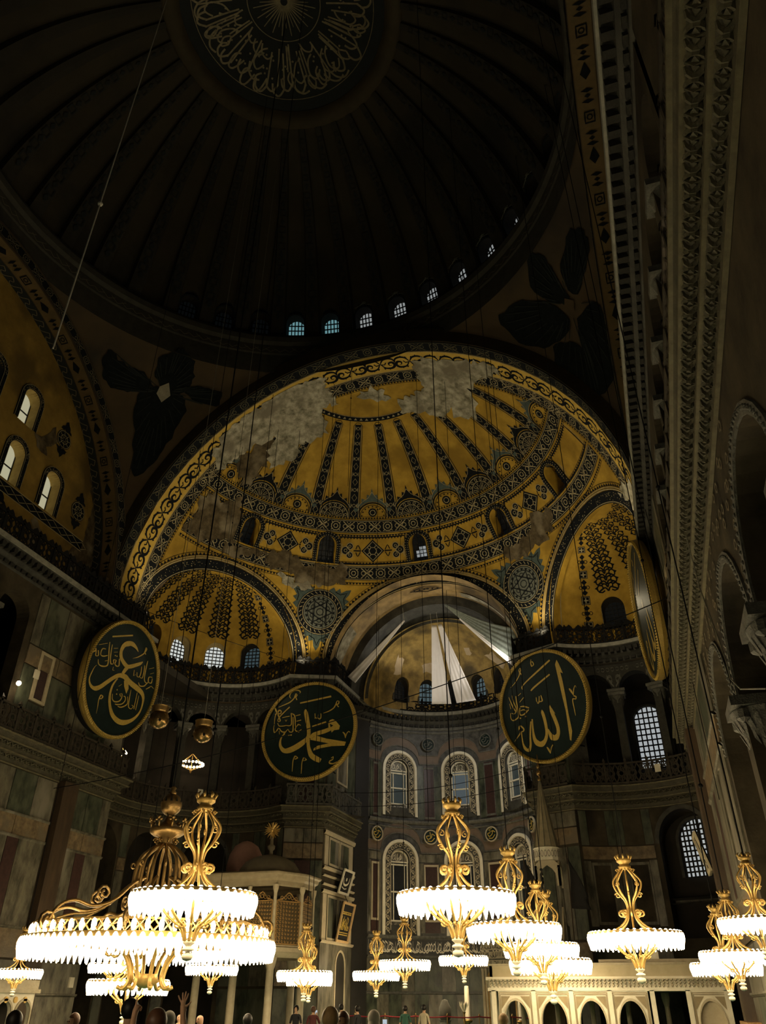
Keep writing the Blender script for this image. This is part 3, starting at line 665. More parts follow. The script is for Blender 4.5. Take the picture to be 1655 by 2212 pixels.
# ------------------------------------------------------------------ walls, piers, arcades, revetment
sidename = {-1: 'left', 1: 'right'}
SLAB = {}
def cslab(F, s0, s1, z0, z1, m, parent, th=.06, n=1, gap=.02, name='slab'):
    """one marble slab standing proud of a wall face F(s, z, d)"""
    g = gap
    mb = MB(); ss = linspace(s0 + g, s1 - g, n + 1)
    rows = [[F(s, z0 + .02, .02), F(s, z0 + .02, -th), F(s, z1 - .02, -th), F(s, z1 - .02, .02)] for s in ss]
    mb.grid(rows); k = len(rows)
    mb.add([*rows[0]], [(0, 1, 2, 3)]); mb.add([*rows[-1]], [(0, 1, 2, 3)])
    return mb.build(name, m, parent)
def moulding(F, s0, s1, z, h, m, parent, pr=.12, n=8, name='moulding'):
    mb = MB(); mb.grid([[F(s, z - h / 2, .02), F(s, z - h / 2, -pr * .5), F(s, z, -pr), F(s, z + h / 2, -pr), F(s, z + h / 2, .02)] for s in linspace(s0, s1, n + 1)])
    return mb.build(name, m, parent)
def panel_frame(F, s0, s1, z0, z1, w, m, parent, pr=.11, n=1):
    """raised frame round a sunk panel; w is in the units of s horizontally and wz vertically"""
    wz = .14; mb = MB()
    for a, b, c, d in ((s0, s0 + w, z0, z1), (s1 - w, s1, z0, z1), (s0 + w, s1 - w, z0, z0 + wz), (s0 + w, s1 - w, z1 - wz, z1)):
        rows = [[F(s, c, 0), F(s, c, -pr), F(s, d, -pr), F(s, d, 0)] for s in linspace(a, b, n + 1)]
        mb.grid(rows); mb.add(rows[0], [(0, 1, 2, 3)]); mb.add(rows[-1], [(0, 1, 2, 3)])
    return mb.build('panel_frame', m, parent)
CYC = [M['mgreen'], M['mgrey'], M['mgreen'], M['mporph'], M['mgrey']]
for sx in (-1, 1):
    nm = sidename[sx]
    Fn = lambda s, z, d=0., sx=sx: (sx * (15.6 + d), s, z)
    # nave side wall: gallery arcade above, ground arcade below, between the two great piers
    mb = MB()
    pierced(mb, Fn, -9.5, 9.5, 12.6, 20.3, [(8.1 - 2.7 * k, 1.08, 12.64, 18.35, 1.08) for k in range(7)], 1.5, 2, .8)
    pierced(mb, Fn, -9.8, 5.4, 0, 11.5, [(c, 2.2, 0, 7.95, 2.2) for c in (2.8, -2.4, -7.6)], 1.5, 2, .9)
    nv = st(mb.build('wall_left' if sx < 0 else 'wall_right', M['wallst']), '%s nave wall with the gallery arcade over the ground arcade' % nm, 'wall')
    mb = MB()
    for c in (2.8, -2.4, -7.6):             # carved spandrel relief and beaded arch edge
        ringprism(mb, frame((sx * 15.6, c, 0), (0, 1, 0), (0, 0, 1), (-sx, 0, 0)), arch_outline(2.46, 7.9, 7.95, hh=2.46), arch_outline(2.22, 7.9, 7.95, hh=2.22), 0, .05)
        for i in range(41):
            a = pi * i / 40; mb.sphere((sx * 15.55, c + 2.34 * cos(a), 7.95 + 2.34 * sin(a)), .055, 6, 4)
    tag(mb.build('beaded_arch_edge', M['greyst'], nv), kind='stuff')
    mb = MB(); rnd = random.Random(8)
    X = lambda a, b: (sx * 15.57, a, b)
    for c in (5.4, .2, -5.0):
        for i in range(60):
            a = c + rnd.uniform(-2.4, 2.4); b = 8.4 + rnd.uniform(0, 2.8)
            if any(math.hypot(a - q, b - 7.95) < 2.65 for q in (2.8, -2.4, -7.6)) or a > 9: continue
            stroke(mb, [(a + .16 * cos(t) * (1 - t / 9), b + .16 * sin(t) * (1 - t / 9)) for t in linspace(0, 6, 9)], .05, X)
    mb.build('spandrel_scrolls', mat('carved_scroll', (.22, .18, .11), (.12, .10, .06), .7, 0, 4), nv)
    # aisle and gallery behind
    mb = MB(); mb.box((15.65, -19, 11.45), (26, 19, 12.55)) if sx > 0 else mb.box((-26, -19, 11.45), (-15.65, 19, 12.55))
    mb.box((15.65, 9.6, 12.55), (16.5, 18.6, 20.2)) if sx > 0 else mb.box((-16.5, 9.6, 12.55), (-15.65, 18.6, 20.2))
    for x0, x1, z0, z1 in ((24, 24.4, 0, 21), ): mb.box((x0, -19, z0), (x1, 38, z1)) if sx > 0 else mb.box((-x1, -19, z0), (-x0, 38, z1))
    mb.box((15.7, -19, 20.3), (26, 38, 20.8)) if sx > 0 else mb.box((-26, -19, 20.3), (-15.7, 38, 20.8))
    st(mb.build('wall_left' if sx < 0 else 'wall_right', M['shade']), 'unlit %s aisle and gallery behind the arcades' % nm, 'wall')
    # ground arcade columns
    for y, w_ in ((-10.2, 'nearest the viewer'), (-5.0, 'second from the viewer'), (.2, 'next to the great pier')):
        if sx < 0 and y < 0: continue
        t = thing('column', 'porphyry column of the %s ground arcade with a basket capital, %s' % (nm, w_), 'column', (sx * 16.05, y, -.55), 'columns of the ground arcade', 'structure')
        mb = MB(); mb.lathe([(.62, .55), (.62, .8), (.5, .9), (.56, .98), (.46, 1.05)], n=16); mb.build('base', M['mwhited'], t)
        mb = MB(); mb.lathe([(.46, 1.05), (.455, 3), (.40, 7.0), (.44, 7.05), (.44, 7.15)], n=18); mb.build('shaft', M['mporph'], t, True)
        mb = MB(); mb.lathe([(.42, 7.15), (.46, 7.5), (.60, 7.9), (.72, 8.2), (.60, 8.25)], n=16)
        for e in (-1, 1):
            for f in (-1, 1): mb.lathe([(.03, -.18), (.17, -.1), (.17, .1), (.03, .18)], (e * .48, f * .48, 8.05), 8)
        mb.box((-.72, -.72, 8.22), (.72, .72, 8.45)); 
        for i in range(20):
            a = 2 * pi * i / 20
            for z, r in ((7.35, .46), (7.7, .55)): mb.add([(r * cos(a - .12), r * sin(a - .12), z), (r * cos(a + .12), r * sin(a + .12), z), ((r + .14) * cos(a + .05), (r + .14) * sin(a + .05), z + .34), ((r + .14) * cos(a - .05), (r + .14) * sin(a - .05), z + .34)], [(0, 1, 2, 3)])
        mb.build('capital', M['greyst'], t)
    # gallery colonnettes in the nave arcade
    for k in range(6):
        y = 8.1 - 1.35 - 2.7 * k
        if (sx < 0 and k > 1) or (sx > 0 and k > 5): continue
        t = thing('column', '%s gallery column between arcade arches, number %d counted from the east pier' % (nm, k + 1), 'column', (sx * 15.95, y, 12.64), 'columns of the nave gallery', 'structure')
        mb = MB(); mb.lathe([(.36, 0), (.36, .25), (.28, .4)], n=12); mb.build('base', M['mwhited'], t)
        mb = MB(); mb.lathe([(.28, .4), (.25, 4.7)], n=12); mb.build('shaft', M['mgreen'], t, True)
        mb = MB(); mb.lathe([(.26, 4.7), (.32, 5.0), (.46, 5.5)], n=12); mb.box((-.5, -.5, 5.5), (.5, .5, 5.72)); mb.build('capital', M['greyst'], t)
    # great pier faces with marble revetment
    mb = MB(); mb.grid([[Fn(s, z) for z in (0, 20.3)] for s in (9.5, 18.7)]); mb.grid([[Fn(s, z) for z in (0, 11.5)] for s in (5.4, 9.5)]); mb.grid([[(sx * x, 18.7, z) for z in (0, 20.3)] for x in (15.6, 16.7)])
    mb.grid([[Fn(s, z) for z in (0, 20.3)] for s in (-19.5, -9.8)])
    pier = st(mb.build('pier', M['wallst']), 'great %s pier faced with matched marble slabs' % nm, 'pier')
    Fp = Fn
    for (a, b, z0, z1, m) in ((9.6, 10.9, 9.35, 11.3, 1), (10.9, 12.5, 9.35, 11.3, 0), (12.5, 14.0, 9.35, 11.3, 1), (15.4, 16.6, 9.35, 11.3, 0), (16.6, 17.9, 9.35, 11.3, 2), (17.9, 18.65, 9.35, 11.3, 1),
        (9.6, 11.4, 4.7, 8.35, 1), (11.4, 12.2, 4.7, 8.35, 3), (12.2, 14.0, 4.7, 8.35, 1), (15.4, 16.5, 4.7, 8.35, 1), (16.5, 17.3, 4.7, 8.35, 3), (17.3, 18.65, 4.7, 8.35, 1),
        (9.6, 10.3, 17.3, 20.1, 1), (10.3, 11.9, 17.3, 20.1, 0), (11.9, 13.2, 17.3, 20.1, 1), (13.2, 15, 17.3, 20.1, 0), (15, 16.6, 17.3, 20.1, 1), (16.6, 18.65, 17.3, 20.1, 0),
        (9.6, 10.5, 12.7, 16.2, 2), (10.5, 11.7, 12.7, 14.5, 0), (11.7, 13.4, 12.7, 16.2, 2), (13.4, 15.2, 12.7, 16.2, 4), (15.2, 17, 12.7, 16.2, 0), (17, 18.65, 12.7, 16.2, 4),
        (5.5, 7.4, 9.35, 11.3, 1), (7.4, 9.55, 9.35, 11.3, 0), (5.5, 6.4, 4.7, 8.35, 4), (6.4, 8.6, 4.7, 8.35, 1), (8.6, 9.55, 4.7, 8.35, 4), (5.5, 9.55, 0, 3.4, 1),
        (9.6, 11.8, 0, 2, 0), (11.8, 14, 0, 2, 4), (15.4, 18.65, 0, 2.0, 4), (9.6, 14, 2.1, 3.4, 1), (15.4, 18.65, 2.1, 3.4, 4)):
        cslab(Fp, a, b, z0, z1, CYC[m], pier)
    panel_frame(Fp, 6.4, 8.6, 4.8, 8.3, .25, M['mgrey'], pier)
    for (a, b) in ((5.5, 7.6), (7.6, 9.55), (9.6, 11.6), (11.6, 14.0), (15.4, 16.8), (16.8, 18.65)):
        cslab(Fp, a, b, 8.4, 9.3, M['mpink'], pier, .09); cslab(Fp, a, b, 3.45, 4.65, M['mpink'], pier, .08)
    for (a, b) in ((9.6, 12), (12, 15), (15, 18.65)): cslab(Fp, a, b, 16.25, 17.25, M['mpink'], pier, .08)
    for z in (8.38, 9.33, 4.66, 2.05): moulding(Fp, 5.45, 14.05, z, .12, M['mgrey'], pier, .14, 1); moulding(Fp, 15.35, 18.7, z, .12, M['mgrey'], pier, .14, 1)
    panel_frame(Fp, 10.55, 11.65, 14.6, 17.2, .2, M['mwhited'], pier); cslab(Fp, 10.75, 11.45, 14.75, 17.05, M['mporph'], pier, .03)
    mb = MB(); mb.grid([[Fp(s, z, -.42 if 14.12 < s < 15.28 else -.0) for s in (14.1, 14.13, 15.27, 15.3)] for z in (0, 11.4)])
    mb.build('pilaster', M['wood'], pier)  # raised dark strip standing in for the shaded recess of the pier
    # exedra: solid ground wall with three deep arches, gallery arcade, back wall
    Fe = lambda a, z, d=0., sx=sx: (sx * CX + (6.2 + d) * sin(rad(a)), CQ + (6.2 + d) * cos(rad(a)), z)
    ax = sx * CAX
    a0, a1 = ax - 90, ax + 90
    cen = [sx * 24.5, sx * 59.3, sx * 94]
    mb = MB(); pierced(mb, Fe, a0 + (12 if sx < 0 else 0), a1 - (12 if sx > 0 else 0), 0, 11.5, [(c, 13.5, .0 if sx < 0 else 4.7, 9.4, 1.7) for c in cen], 4, 3, 1.6)
    ex = st(mb.build('wall_left' if sx < 0 else 'wall_right', M['wallst']), 'curved %s exedra wall below the gallery with deep arched recesses' % nm, 'wall')
    mb = MB(); mb.grid([[Fe(a, z, 1.6) for z in (0, 11.6)] for a in linspace(ax - 88, ax + 88, 30)])
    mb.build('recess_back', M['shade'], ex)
    for c in cen:
        moulding(Fe, c - 13, c + 13, 6.5 if sx > 0 else 7.0, .25, M['mgrey'], ex, -1.3, 6)
        if sx > 0 or c == cen[0]:
            mb = MB(); rows = []
            for i in range(17):
                t = pi * i / 16; rows.append([Fe(c - 13.5 * cos(t), 9.4 + 1.7 * sin(t), -.05), Fe(c - 15.7 * cos(t), 9.4 + 1.95 * sin(t), -.05), Fe(c - 15.7 * cos(t), 9.4 + 1.95 * sin(t), .0)])
            mb.grid(rows); mb.build('arch_band', M['dkstone'], ex)
    spans = [(a0 + 13, cen[2] - 16), (cen[0] + 16, a1 - 1)] if sx < 0 else [(a0 + 1, cen[0] - 16), (cen[2] + 16, a1 - 13)]
    spans = [(min(s), max(s)) for s in spans] + [((cen[0] + cen[1]) / 2 - 3, (cen[0] + cen[1]) / 2 + 3), ((cen[1] + cen[2]) / 2 - 3, (cen[1] + cen[2]) / 2 + 3)]
    for (u, v) in spans:
        n = max(1, round((v - u) / 24)); 
        for i in range(n):
            p, q = u + (v - u) * i / n, u + (v - u) * (i + 1) / n; w = q - p
            cslab(Fe, p, q, 8.65, 9.35, M['mpink'], ex, .08, 3, .2)
            if w < 8: cslab(Fe, p, q, 9.4, 11.3, M['mgreen'], ex, .05, 2, .2); cslab(Fe, p, q, 5.3, 8.6, M['mgrey'], ex, .05, 2, .2)
            else:
                for f0, f1, mm in ((0, .24, 'mgreen'), (.24, .76, 'wallst'), (.76, 1, 'mgreen')): cslab(Fe, p + w * f0, p + w * f1, 9.4, 11.3, M[mm], ex, .05, 3, .2)
                for f0, f1, mm in ((0, .22, 'mgrey'), (.22, .78, 'wallst'), (.78, 1, 'mgrey')): cslab(Fe, p + w * f0, p + w * f1, 5.3, 8.6, M[mm], ex, .05, 3, .2)
                panel_frame(Fe, p + w * .22, p + w * .78, 5.4, 8.5, .9, M['mgrey'], ex, .1, 3)
            cslab(Fe, p, q, 2.6, 5.2, M['mgrey' if i % 2 else 'mgreen'], ex, .05, 3, .2); cslab(Fe, p, q, .1, 2.5, M['mgreen'], ex, .05, 3, .2)
    mb = MB(); pierced(mb, Fe, a0 + (12 if sx < 0 else 0), a1 - (12 if sx > 0 else 0), 12.6, 20.3, [(ax + 23 * k, 9.3, 12.64, 18.5, 1.1) for k in (-3, -2, -1, 0, 1, 2, 3)], 3, 3, .7)
    gx = st(mb.build('wall_left' if sx < 0 else 'wall_right', mat('dark_carved_spandrel', (.05, .047, .036), (.018, .017, .013), .8, 0, 3, .8)), '%s exedra gallery arcade wall with carved spandrels' % nm, 'wall')
    mb = MB(); mb.grid([[Fe(a, z, 6) for z in (12.6, 20.3)] for a in linspace(ax - (100 if sx < 0 else 78), ax + (78 if sx < 0 else 100), 30)]); mb.grid([[Fe(a, 12.6, d) for d in (.0, 6)] for a in linspace(ax - 95, ax + 95, 24)]); mb.grid([[Fe(a, 20.3, d) for d in (.0, 6)] for a in linspace(ax - 95, ax + 95, 24)])
    mb.build('gallery_shell', M['shade'], gx)
    mb = MB()
    for k in (-3, -2, -1, 0, 1, 2):         # carved scroll brackets over each column
        a = ax + 11.5 + 23 * k
        g = lambda u, v: Fe(a + u, v, -.04)
        for e in (-1, 1):
            stroke(mb, [(e * (2.2 + 1.9 * cos(t) * (1 - t / 8)), 19.15 + .30 * sin(t) * (1 - t / 8)) for t in linspace(0, 6, 14)], lambda f: .5 * (.4), lambda u, v: Fe(a + u, v, -.05))
            stroke(mb, [(e * .5, 18.7), (e * 2.4, 19.0), (e * 4.0, 19.5)], .16, g)
        for e in range(-3, 4): stroke(mb, [(e * 2.8 + .95 * cos(t), 19.85 + .12 * sin(t)) for t in linspace(0, 6.3, 9)], .06, g)
    mb.build('spandrel_scrolls', M['greyst'], gx)
    for k in range(6):
        a = ax + 11.5 + 23 * (k - 3)
        if abs(a - ax) > 62: continue
        o = Fe(a, 12.64, .35)
        t = thing('column', '%s exedra gallery column, number %d counted from the %s' % (nm, (k + 1) if sx < 0 else (6 - k), 'great pier'), 'column', o, 'exedra gallery columns', 'structure', rz=-rad(a))
        mb = MB(); mb.lathe([(.36, 0), (.36, .25), (.27, .4)], n=12); mb.build('base', M['mwhited'], t)
        mb = MB(); mb.lathe([(.27, .4), (.24, 4.6), (.27, 4.65)], n=12); mb.build('shaft', M['mgrey'], t, True)
        mb = MB(); mb.lathe([(.26, 4.65), (.30, 4.95), (.44, 5.5), (.40, 5.55)], n=12); mb.box((-.5, -.5, 5.5), (.5, .5, 5.72)); mb.box((-.55, -.55, 5.72), (.55, .55, 5.9))
        for i in range(12):
            aa = 2 * pi * i / 12; mb.add([(.3 * cos(aa - .2), .3 * sin(aa - .2), 4.9), (.3 * cos(aa + .2), .3 * sin(aa + .2), 4.9), (.5 * cos(aa), .5 * sin(aa), 5.35)], [(0, 1, 2)])
        mb.build('capital', M['greyst'], t)
    # small pier between exedra and apse, bema side wall
    seg = [(-9.24, 28.4), (-6.9, 29.4), (-6.8, 34.9), (-6.1, 36.0)]
    seg = [(p if sx < 0 else (-p[0], p[1])) for p in seg]
    mb = MB(); mb.grid([[(x, y, z) for x, y in seg] for z in (0, 12.6, 20.3)])
    sp = st(mb.build('pier', M['wallst']), 'small %s pier between the exedra and the apse' % nm, 'pier')
    def Fseg(i):
        (x0, y0), (x1, y1) = seg[i], seg[i + 1]; L = math.dist(seg[i], seg[i + 1]); tx, ty = (x1 - x0) / L, (y1 - y0) / L
        nx, ny = (ty, -tx) if sx < 0 else (-ty, tx)
        return L, (lambda s, z, d=0.: (x0 + tx * s - nx * d, y0 + ty * s - ny * d, z))
    L0, F0 = Fseg(0)
    for z0, z1, m in ((.1, 2.5, 'mgreen'), (2.6, 4.6, 'mpink'), (9.5, 10.4, 'mpink'), (10.45, 11.3, 'mgrey')):
        for f0, f1 in ((0, .5), (.5, 1)): cslab(F0, L0 * f0, L0 * f1, z0, z1, M[m], sp)
    for z0, z1 in ((4.7, 9.4), (12.8, 20)):
        for f0, f1, m in ((0, .3, 'mgreen'), (.3, .7, 'mgrey' if sx > 0 else 'mporph'), (.7, 1, 'mgreen')): cslab(F0, L0 * f0, L0 * f1, z0, z1, M[m], sp)
    L1, F1 = Fseg(1)
    cslab(F1, .05, L1 - .1, .1, 4.9, M['mgrey'], sp, .04)
    for z0, z1 in ((5.0, 7.6), (9.2, 11.0)):
        for f0, f1, m in ((.04, .16, 'mwhited'), (.16, .36, 'mgreen'), (.36, .5, 'mgrey'), (.5, .64, 'mgrey'), (.64, .84, 'mgreen'), (.84, .96, 'mwhited')): cslab(F1, L1 * f0, L1 * f1, z0, z1, M[m], sp, .05)
        panel_frame(F1, L1 * .17, L1 * .49, z0 + .05, z1 - .05, .12, M['mwhited'], sp, .09); panel_frame(F1, L1 * .51, L1 * .83, z0 + .05, z1 - .05, .12, M['mwhited'], sp, .09)
    for z, h in ((4.95, .16), (7.7, .2), (8.1, .12), (9.05, .2), (11.15, .25), (8.6, .1)): moulding(F1, .02, L1, z, h, M['mwhited'], sp, .16, 1)
    for f0, f1, m in ((.03, .3, 'mgreen'), (.3, .7, 'mgrey'), (.7, .97, 'mgreen')): cslab(F1, L1 * f0, L1 * f1, 12.8, 19.6, M[m], sp, .05)
    panel_frame(F1, L1 * .32, L1 * .68, 14.6, 19.4, .15, M['mwhited'], sp)
    L2, F2 = Fseg(2); cslab(F2, .0, L2, .05, 20.2, mat('shade_strip_marble', (.016, .014, .012), (.008, .007, .006), .5, 0, 2), sp, .03)  # near-black slab: the shade on this strip is put into its colour
    X = frame(F1(3.4, 0, 0), Vector(F1(1, 0, 0)) - Vector(F1(0, 0, 0)), (0, 0, 1), Vector(F1(0, 0, -1)) - Vector(F1(0, 0, 0)))
    mb = MB(); mb.poly([X(a, b, .055) for a, b in arch_outline(.75, 0, 3.7, hh=.8)]); mb.build('dark_doorway', M['shade'], sp)
    mb = MB(); ringprism(mb, X, arch_outline(.87, 0, 3.7, hh=.92), arch_outline(.75, 0, 3.7, hh=.8), .02, .1); mb.build('door_arch', M['mwhited'], sp)
# apse wall: a half cylinder with two rows of three framed windows ----------
F_aw = lambda a, z, d=0.: ((6.8 + d) * sin(rad(a)), 33 + (6.8 + d) * cos(rad(a)), z)
AC = (-40.5, 0, 40.5)
mb = MB()
pierced(mb, F_aw, -64, 64, 0, 12.9, [(a, 6.2, 6.3, 10.6, .75) for a in AC], 4, 3, .7)
pierced(mb, F_aw, -64, 64, 12.9, 20.3, [(a, 6.2, 14.1, 16.9, .75) for a in AC], 4, 3, .7)
aw = st(mb.build('wall_apse', mat('apse_grey_marble', (.10, .097, .085), (.026, .025, .022), .5, 0, 2.4, .25, c3=(.05, .049, .045), sharp=.16)), 'curved apse wall of grey marble with two rows of arched windows', 'wall')
for z, h, pr in ((19.9, .14, .12), (13.15, .22, .2), (12.75, .1, .1), (5.65, .2, .16), (4.45, .16, .14), (2.35, .1, .08), (20.2, .2, .15)):
    moulding(F_aw, -64, 64, z, h, M['greyst'], aw, pr, 40)
# brown band that steps over the window heads
for zb, row in ((17.55, 0), (11.15, 1)):
    mb = MB(); ml = MB(); rise = 1.05; wid = .62
    def zc(a):
        d = min(abs(a - c) for c in AC)
        return zb + (rise * 1.25 * sqrt(max(0, 1 - (d / 13.8) ** 2)) if d < 13.8 else 0)
    aa = sorted(set(linspace(-64, 64, 120) + [c + 13.79 * e for c in AC for e in (-1, 1)]))
    mb.grid([[F_aw(a, zc(a) - wid * .1, -.015), F_aw(a, zc(a) + wid * .95, -.015)] for a in aa])
    mb.build('stepped_band', mat('brown_marble_band', (.16, .115, .08), (.10, .07, .05), .5, 0, 2), aw)
    for o in (-.12, .98): ml.grid([[F_aw(a, zc(a) + wid * o - .035, -.03), F_aw(a, zc(a) + wid * o - .035, -.07), F_aw(a, zc(a) + wid * o + .035, -.07), F_aw(a, zc(a) + wid * o + .035, -.03)] for a in aa])
    ml.build('band_moulding', M['greyst'], aw)
# marble panels between the windows
for (u, v) in ((-63, -53.5), (-28, -12.8), (12.8, 28), (53.5, 63)):
    w = v - u
    for z0, z1, k in ((13.35, 17.35, 0), (5.9, 11.0, 1)):
        parts_ = ((0, .28, 'mgreen'), (.28, .72, 'mporph'), (.72, 1, 'mgreen')) if k == 0 else ((0, .2, 'mgrey'), (.2, .8, 'mporph'), (.8, 1, 'mgrey'))
        for f0, f1, m in parts_: cslab(F_aw, u + w * f0, u + w * f1, z0, z1 - (.6 if k and f0 == .2 or k and f0 == .8 or k and f0 == 0 else 0), M[m], aw, .04, 3, .15)
        if k: panel_frame(F_aw, u + w * .2, u + w * .8, 6.6, 10.3, .9, M['mwhited'], aw, .1, 3); cslab(F_aw, u, v, 10.45, 11.0, M['mgrey'], aw, .05, 3, .15)
        else: panel_frame(F_aw, u + w * .27, u + w * .73, z0 + .1, z1 - .1, .45, M['greyst'], aw, .07, 3)
for k in range(16):
    a = -64 + 8 * k
    cslab(F_aw, a, a + 8, 2.45, 4.35, M['mgreen' if k % 3 else 'mgrey'], aw, .05, 2, .1); cslab(F_aw, a, a + 8, .1, 2.3, M['mgrey' if k % 2 else 'mgreen'], aw, .05, 2, .1)
# script frieze
mb = MB(); mb.grid([[F_aw(a, z, -.02) for z in (4.62, 5.5)] for a in linspace(-64, 64, 40)]); mb.build('script_frieze', mat('dark_frieze', (.05, .05, .045), (.03, .03, .027), .6, 0, 3), aw)
mb = MB(); rnd = random.Random(2); g = lambda a, z: F_aw(a, z, -.04)
def glyphs(mb, G, x0, x1, y0, y1, step, w, rnd, ky=1.):
    """a run of script-like letters: tall strokes, bowls and dots"""
    x = x0; h = y1 - y0
    while x < x1 - step:
        k = rnd.randrange(5)
        if k < 2: stroke(mb, [(x, y0 + h * .2), (x + step * .15, y1 - h * .05)], w, G)
        if k in (1, 2): stroke(mb, smooth([(x, y0 + h * .45), (x + step * .4, y0 + h * .08), (x + step * .9, y0 + h * .15), (x + step, y0 + h * .5)], 3), w, G)
        if k == 3: stroke(mb, smooth([(x, y0 + h * .3), (x + step * .5, y0 + h * .75), (x + step * .9, y0 + h * .45), (x + step * .4, y0 + h * .2), (x, y0 + h * .3)], 3), w, G)
        if k == 4: stroke(mb, smooth([(x - step * .3, y0 + h * .9), (x + step * .4, y0 + h * .7), (x + step * .2, y0 + h * .3), (x + step, y0 + h * .1)], 3), w, G)
        x += step * rnd.uniform(.5, .8)
glyphs(mb, g, -63, 63, 4.68, 5.46, 2.4, .09, rnd); glyphs(mb, g, -62, 63, 4.7, 5.4, 3.4, .08, rnd)
mb.build('script_letters', M['mwhite'], aw)
# framed apse windows
def apse_window(a, zb, zs, label, bright):
    WN[0] += 1
    t = thing('window_%d' % WN[0], label, 'window', (0, 0, 0), 'framed windows of the apse', 'structure')
    o = F_aw(a, 0, 0); X = frame((o[0], o[1], 0), (cos(rad(a)), -sin(rad(a)), 0), (0, 0, 1), (-sin(rad(a)), -cos(rad(a)), 0))
    mb = MB(); ringprism(mb, X, arch_outline(1.42, zb, zs, 18), arch_outline(1.22, zb, zs, 18), .0, .26); mb.build('outer_frame', M['mwhite'], t)
    mb = MB(); ringprism(mb, X, arch_outline(1.22, zb, zs, 18), arch_outline(.74, zb + .3, zs, 18), .0, .16); mb.add([X(-1.22, zb, .16), X(1.22, zb, .16), X(.74, zb + .6, .16), X(-.74, zb + .6, .16)], [(0, 1, 2, 3)]); mb.build('carved_border', M['dkstone'], t)
    mb = MB(); G = lambda s, q: X(s, q, .18); rnd = random.Random(int(a + 100 * zb))
    for e in (-1, 1):
        z = zb + .3; k = 0
        while z < zs:
            f = 1 if k % 2 else -1
            stroke(mb, [(e * .98 + f * .14 * cos(t_) * (1 - t_ / 9), z + .17 * sin(t_) * (1 - t_ / 9)) for t_ in linspace(0, 6.5, 11)], .05, G); stroke(mb, smooth([(e * .98 - f * .15, z - .2), (e * .98 + f * .02, z), (e * .98 + f * .17, z + .2)], 3), .045, G); z += .37; k += 1
    for i in range(9):
        th = pi * (i + .5) / 9; x, y = .98 * cos(th), zs + .98 * sin(th); stroke(mb, [(x + .15 * cos(t_) * (1 - t_ / 9), y + .15 * sin(t_) * (1 - t_ / 9)) for t_ in linspace(0, 6.5, 11)], .05, G)
    for e in (1.19, .77): stroke(mb, [(e * x, zb + .3 if i in (0, 12) else y) for i, (x, y) in enumerate([(-1, 0)] + [(cos(pi - pi * j / 10), zs + e * sin(pi - pi * j / 10)) for j in range(11)] + [(1, 0)])], .05, G)
    mb.build('carved_scrolls', M['mwhited'], t)
    h = zs - zb
    mb = MB(); mb.poly([X(x, y, -.25) for x, y in arch_outline(.74, zb + .3, zs, 14)]); mb.build('pane', bright, t)
    mb = MB()                               # inner mullions: jambs, two lights, script lunette, sill panel
    for x in (-.7, .62): mb.box((x, zb + .3, -.2), (x + .08, zs + .1, -.08), X)
    for x in (-.46, .40): mb.box((x, zb + .9, -.2), (x + .06, zs - .2, -.1), X)
    for z in (zb + .3, zb + .85, zb + .85 + (h - 1.1) * .5, zs - .3, zs - .12): mb.box((-.72, z, -.2), (.72, z + .09, -.08), X)
    ringprism(mb, X, arch_outline(.72, zs - .1, zs, 14), arch_outline(.62, zs - .1, zs, 14), -.2, -.06)
    mb.build('mullions', M['mwhite'], t)
    mb = MB(); mb.poly([X(x, y, -.19) for x, y in arch_outline(.62, zs - .08, zs, 12)]); mb.add([X(-.7, zb + .35, -.15), X(.7, zb + .35, -.15), X(.7, zb + .85, -.15), X(-.7, zb + .85, -.15)], [(0, 1, 2, 3)]); mb.build('lunette', M['mgrey'], t)
    mb = MB(); G = lambda s, q: X(s, q, -.16); glyphs(mb, G, -.5, .5, zs - .02, zs + .52, .26, .035, rnd); glyphs(mb, lambda s, q: X(s, q, -.13), -.62, .62, zb + .42, zb + .8, .22, .03, rnd); mb.build('lunette_script', M['mwhite'], t)
for i, a in enumerate(AC):
    p = ('left', 'middle', 'right')[i]
    apse_window(a, 13.55, 16.95, 'tall arched %s window of the upper apse row in a carved white frame' % p, (P_SLATE, P_APSE, P_SLATE)[i])
    apse_window(a, 5.75, 10.5, 'tall arched %s window of the lower apse row in a carved white frame' % p, P_NIGHT)
# small round script discs on the apse wall
for z, row in ((18.95, 'upper'), (12.15, 'middle')):
    for k, a in enumerate((-58, -20.3, 20.3, 58)):
        o = F_aw(a, z, -.17); t = thing('script_disc', 'small round ringed script disc on the apse wall, %s row, %s' % (row, ('far left', 'left of the centre window', 'right of the centre window', 'far right')[k]), 'disc', (0, 0, 0), 'round script discs of the apse')
        X = frame(o, (cos(rad(a)), -sin(rad(a)), 0), (0, 0, 1), (-sin(rad(a)), -cos(rad(a)), 0))
        mb = MB(); prism(mb, X, circ(0, 0, .46, 24), 0, .06); mb.build('disc', M['board'], t)
        mb = MB(); ringprism(mb, X, circ(0, 0, .52, 24) + [(.52, 0)], circ(0, 0, .44, 24) + [(.44, 0)], 0, .12); mb.build('rim', M['mwhited'] if row == 'middle' else M['greyst'], t)
        mb = MB(); rnd = random.Random(k + int(z)); G = lambda s, q: X(s, q, .075)
        stroke(mb, smooth([(.3, .1), (.1, .22), (.05, 0), (-.2, -.15), (-.32, .05), (-.1, .1)], 4), .06, G); stroke(mb, smooth([(.28, -.05), (.05, -.28), (-.25, -.25)], 4), .06, G)
        if k % 2: stroke(mb, [(-.05, .35), (.0, -.1)], .05, G)
        else: stroke(mb, smooth([(.05, .38), (-.2, .3), (-.1, .2), (.1, .2)], 3), .04, G)
        mb.build('script', M['giltp'] if row == 'middle' else M['greyst'], t)
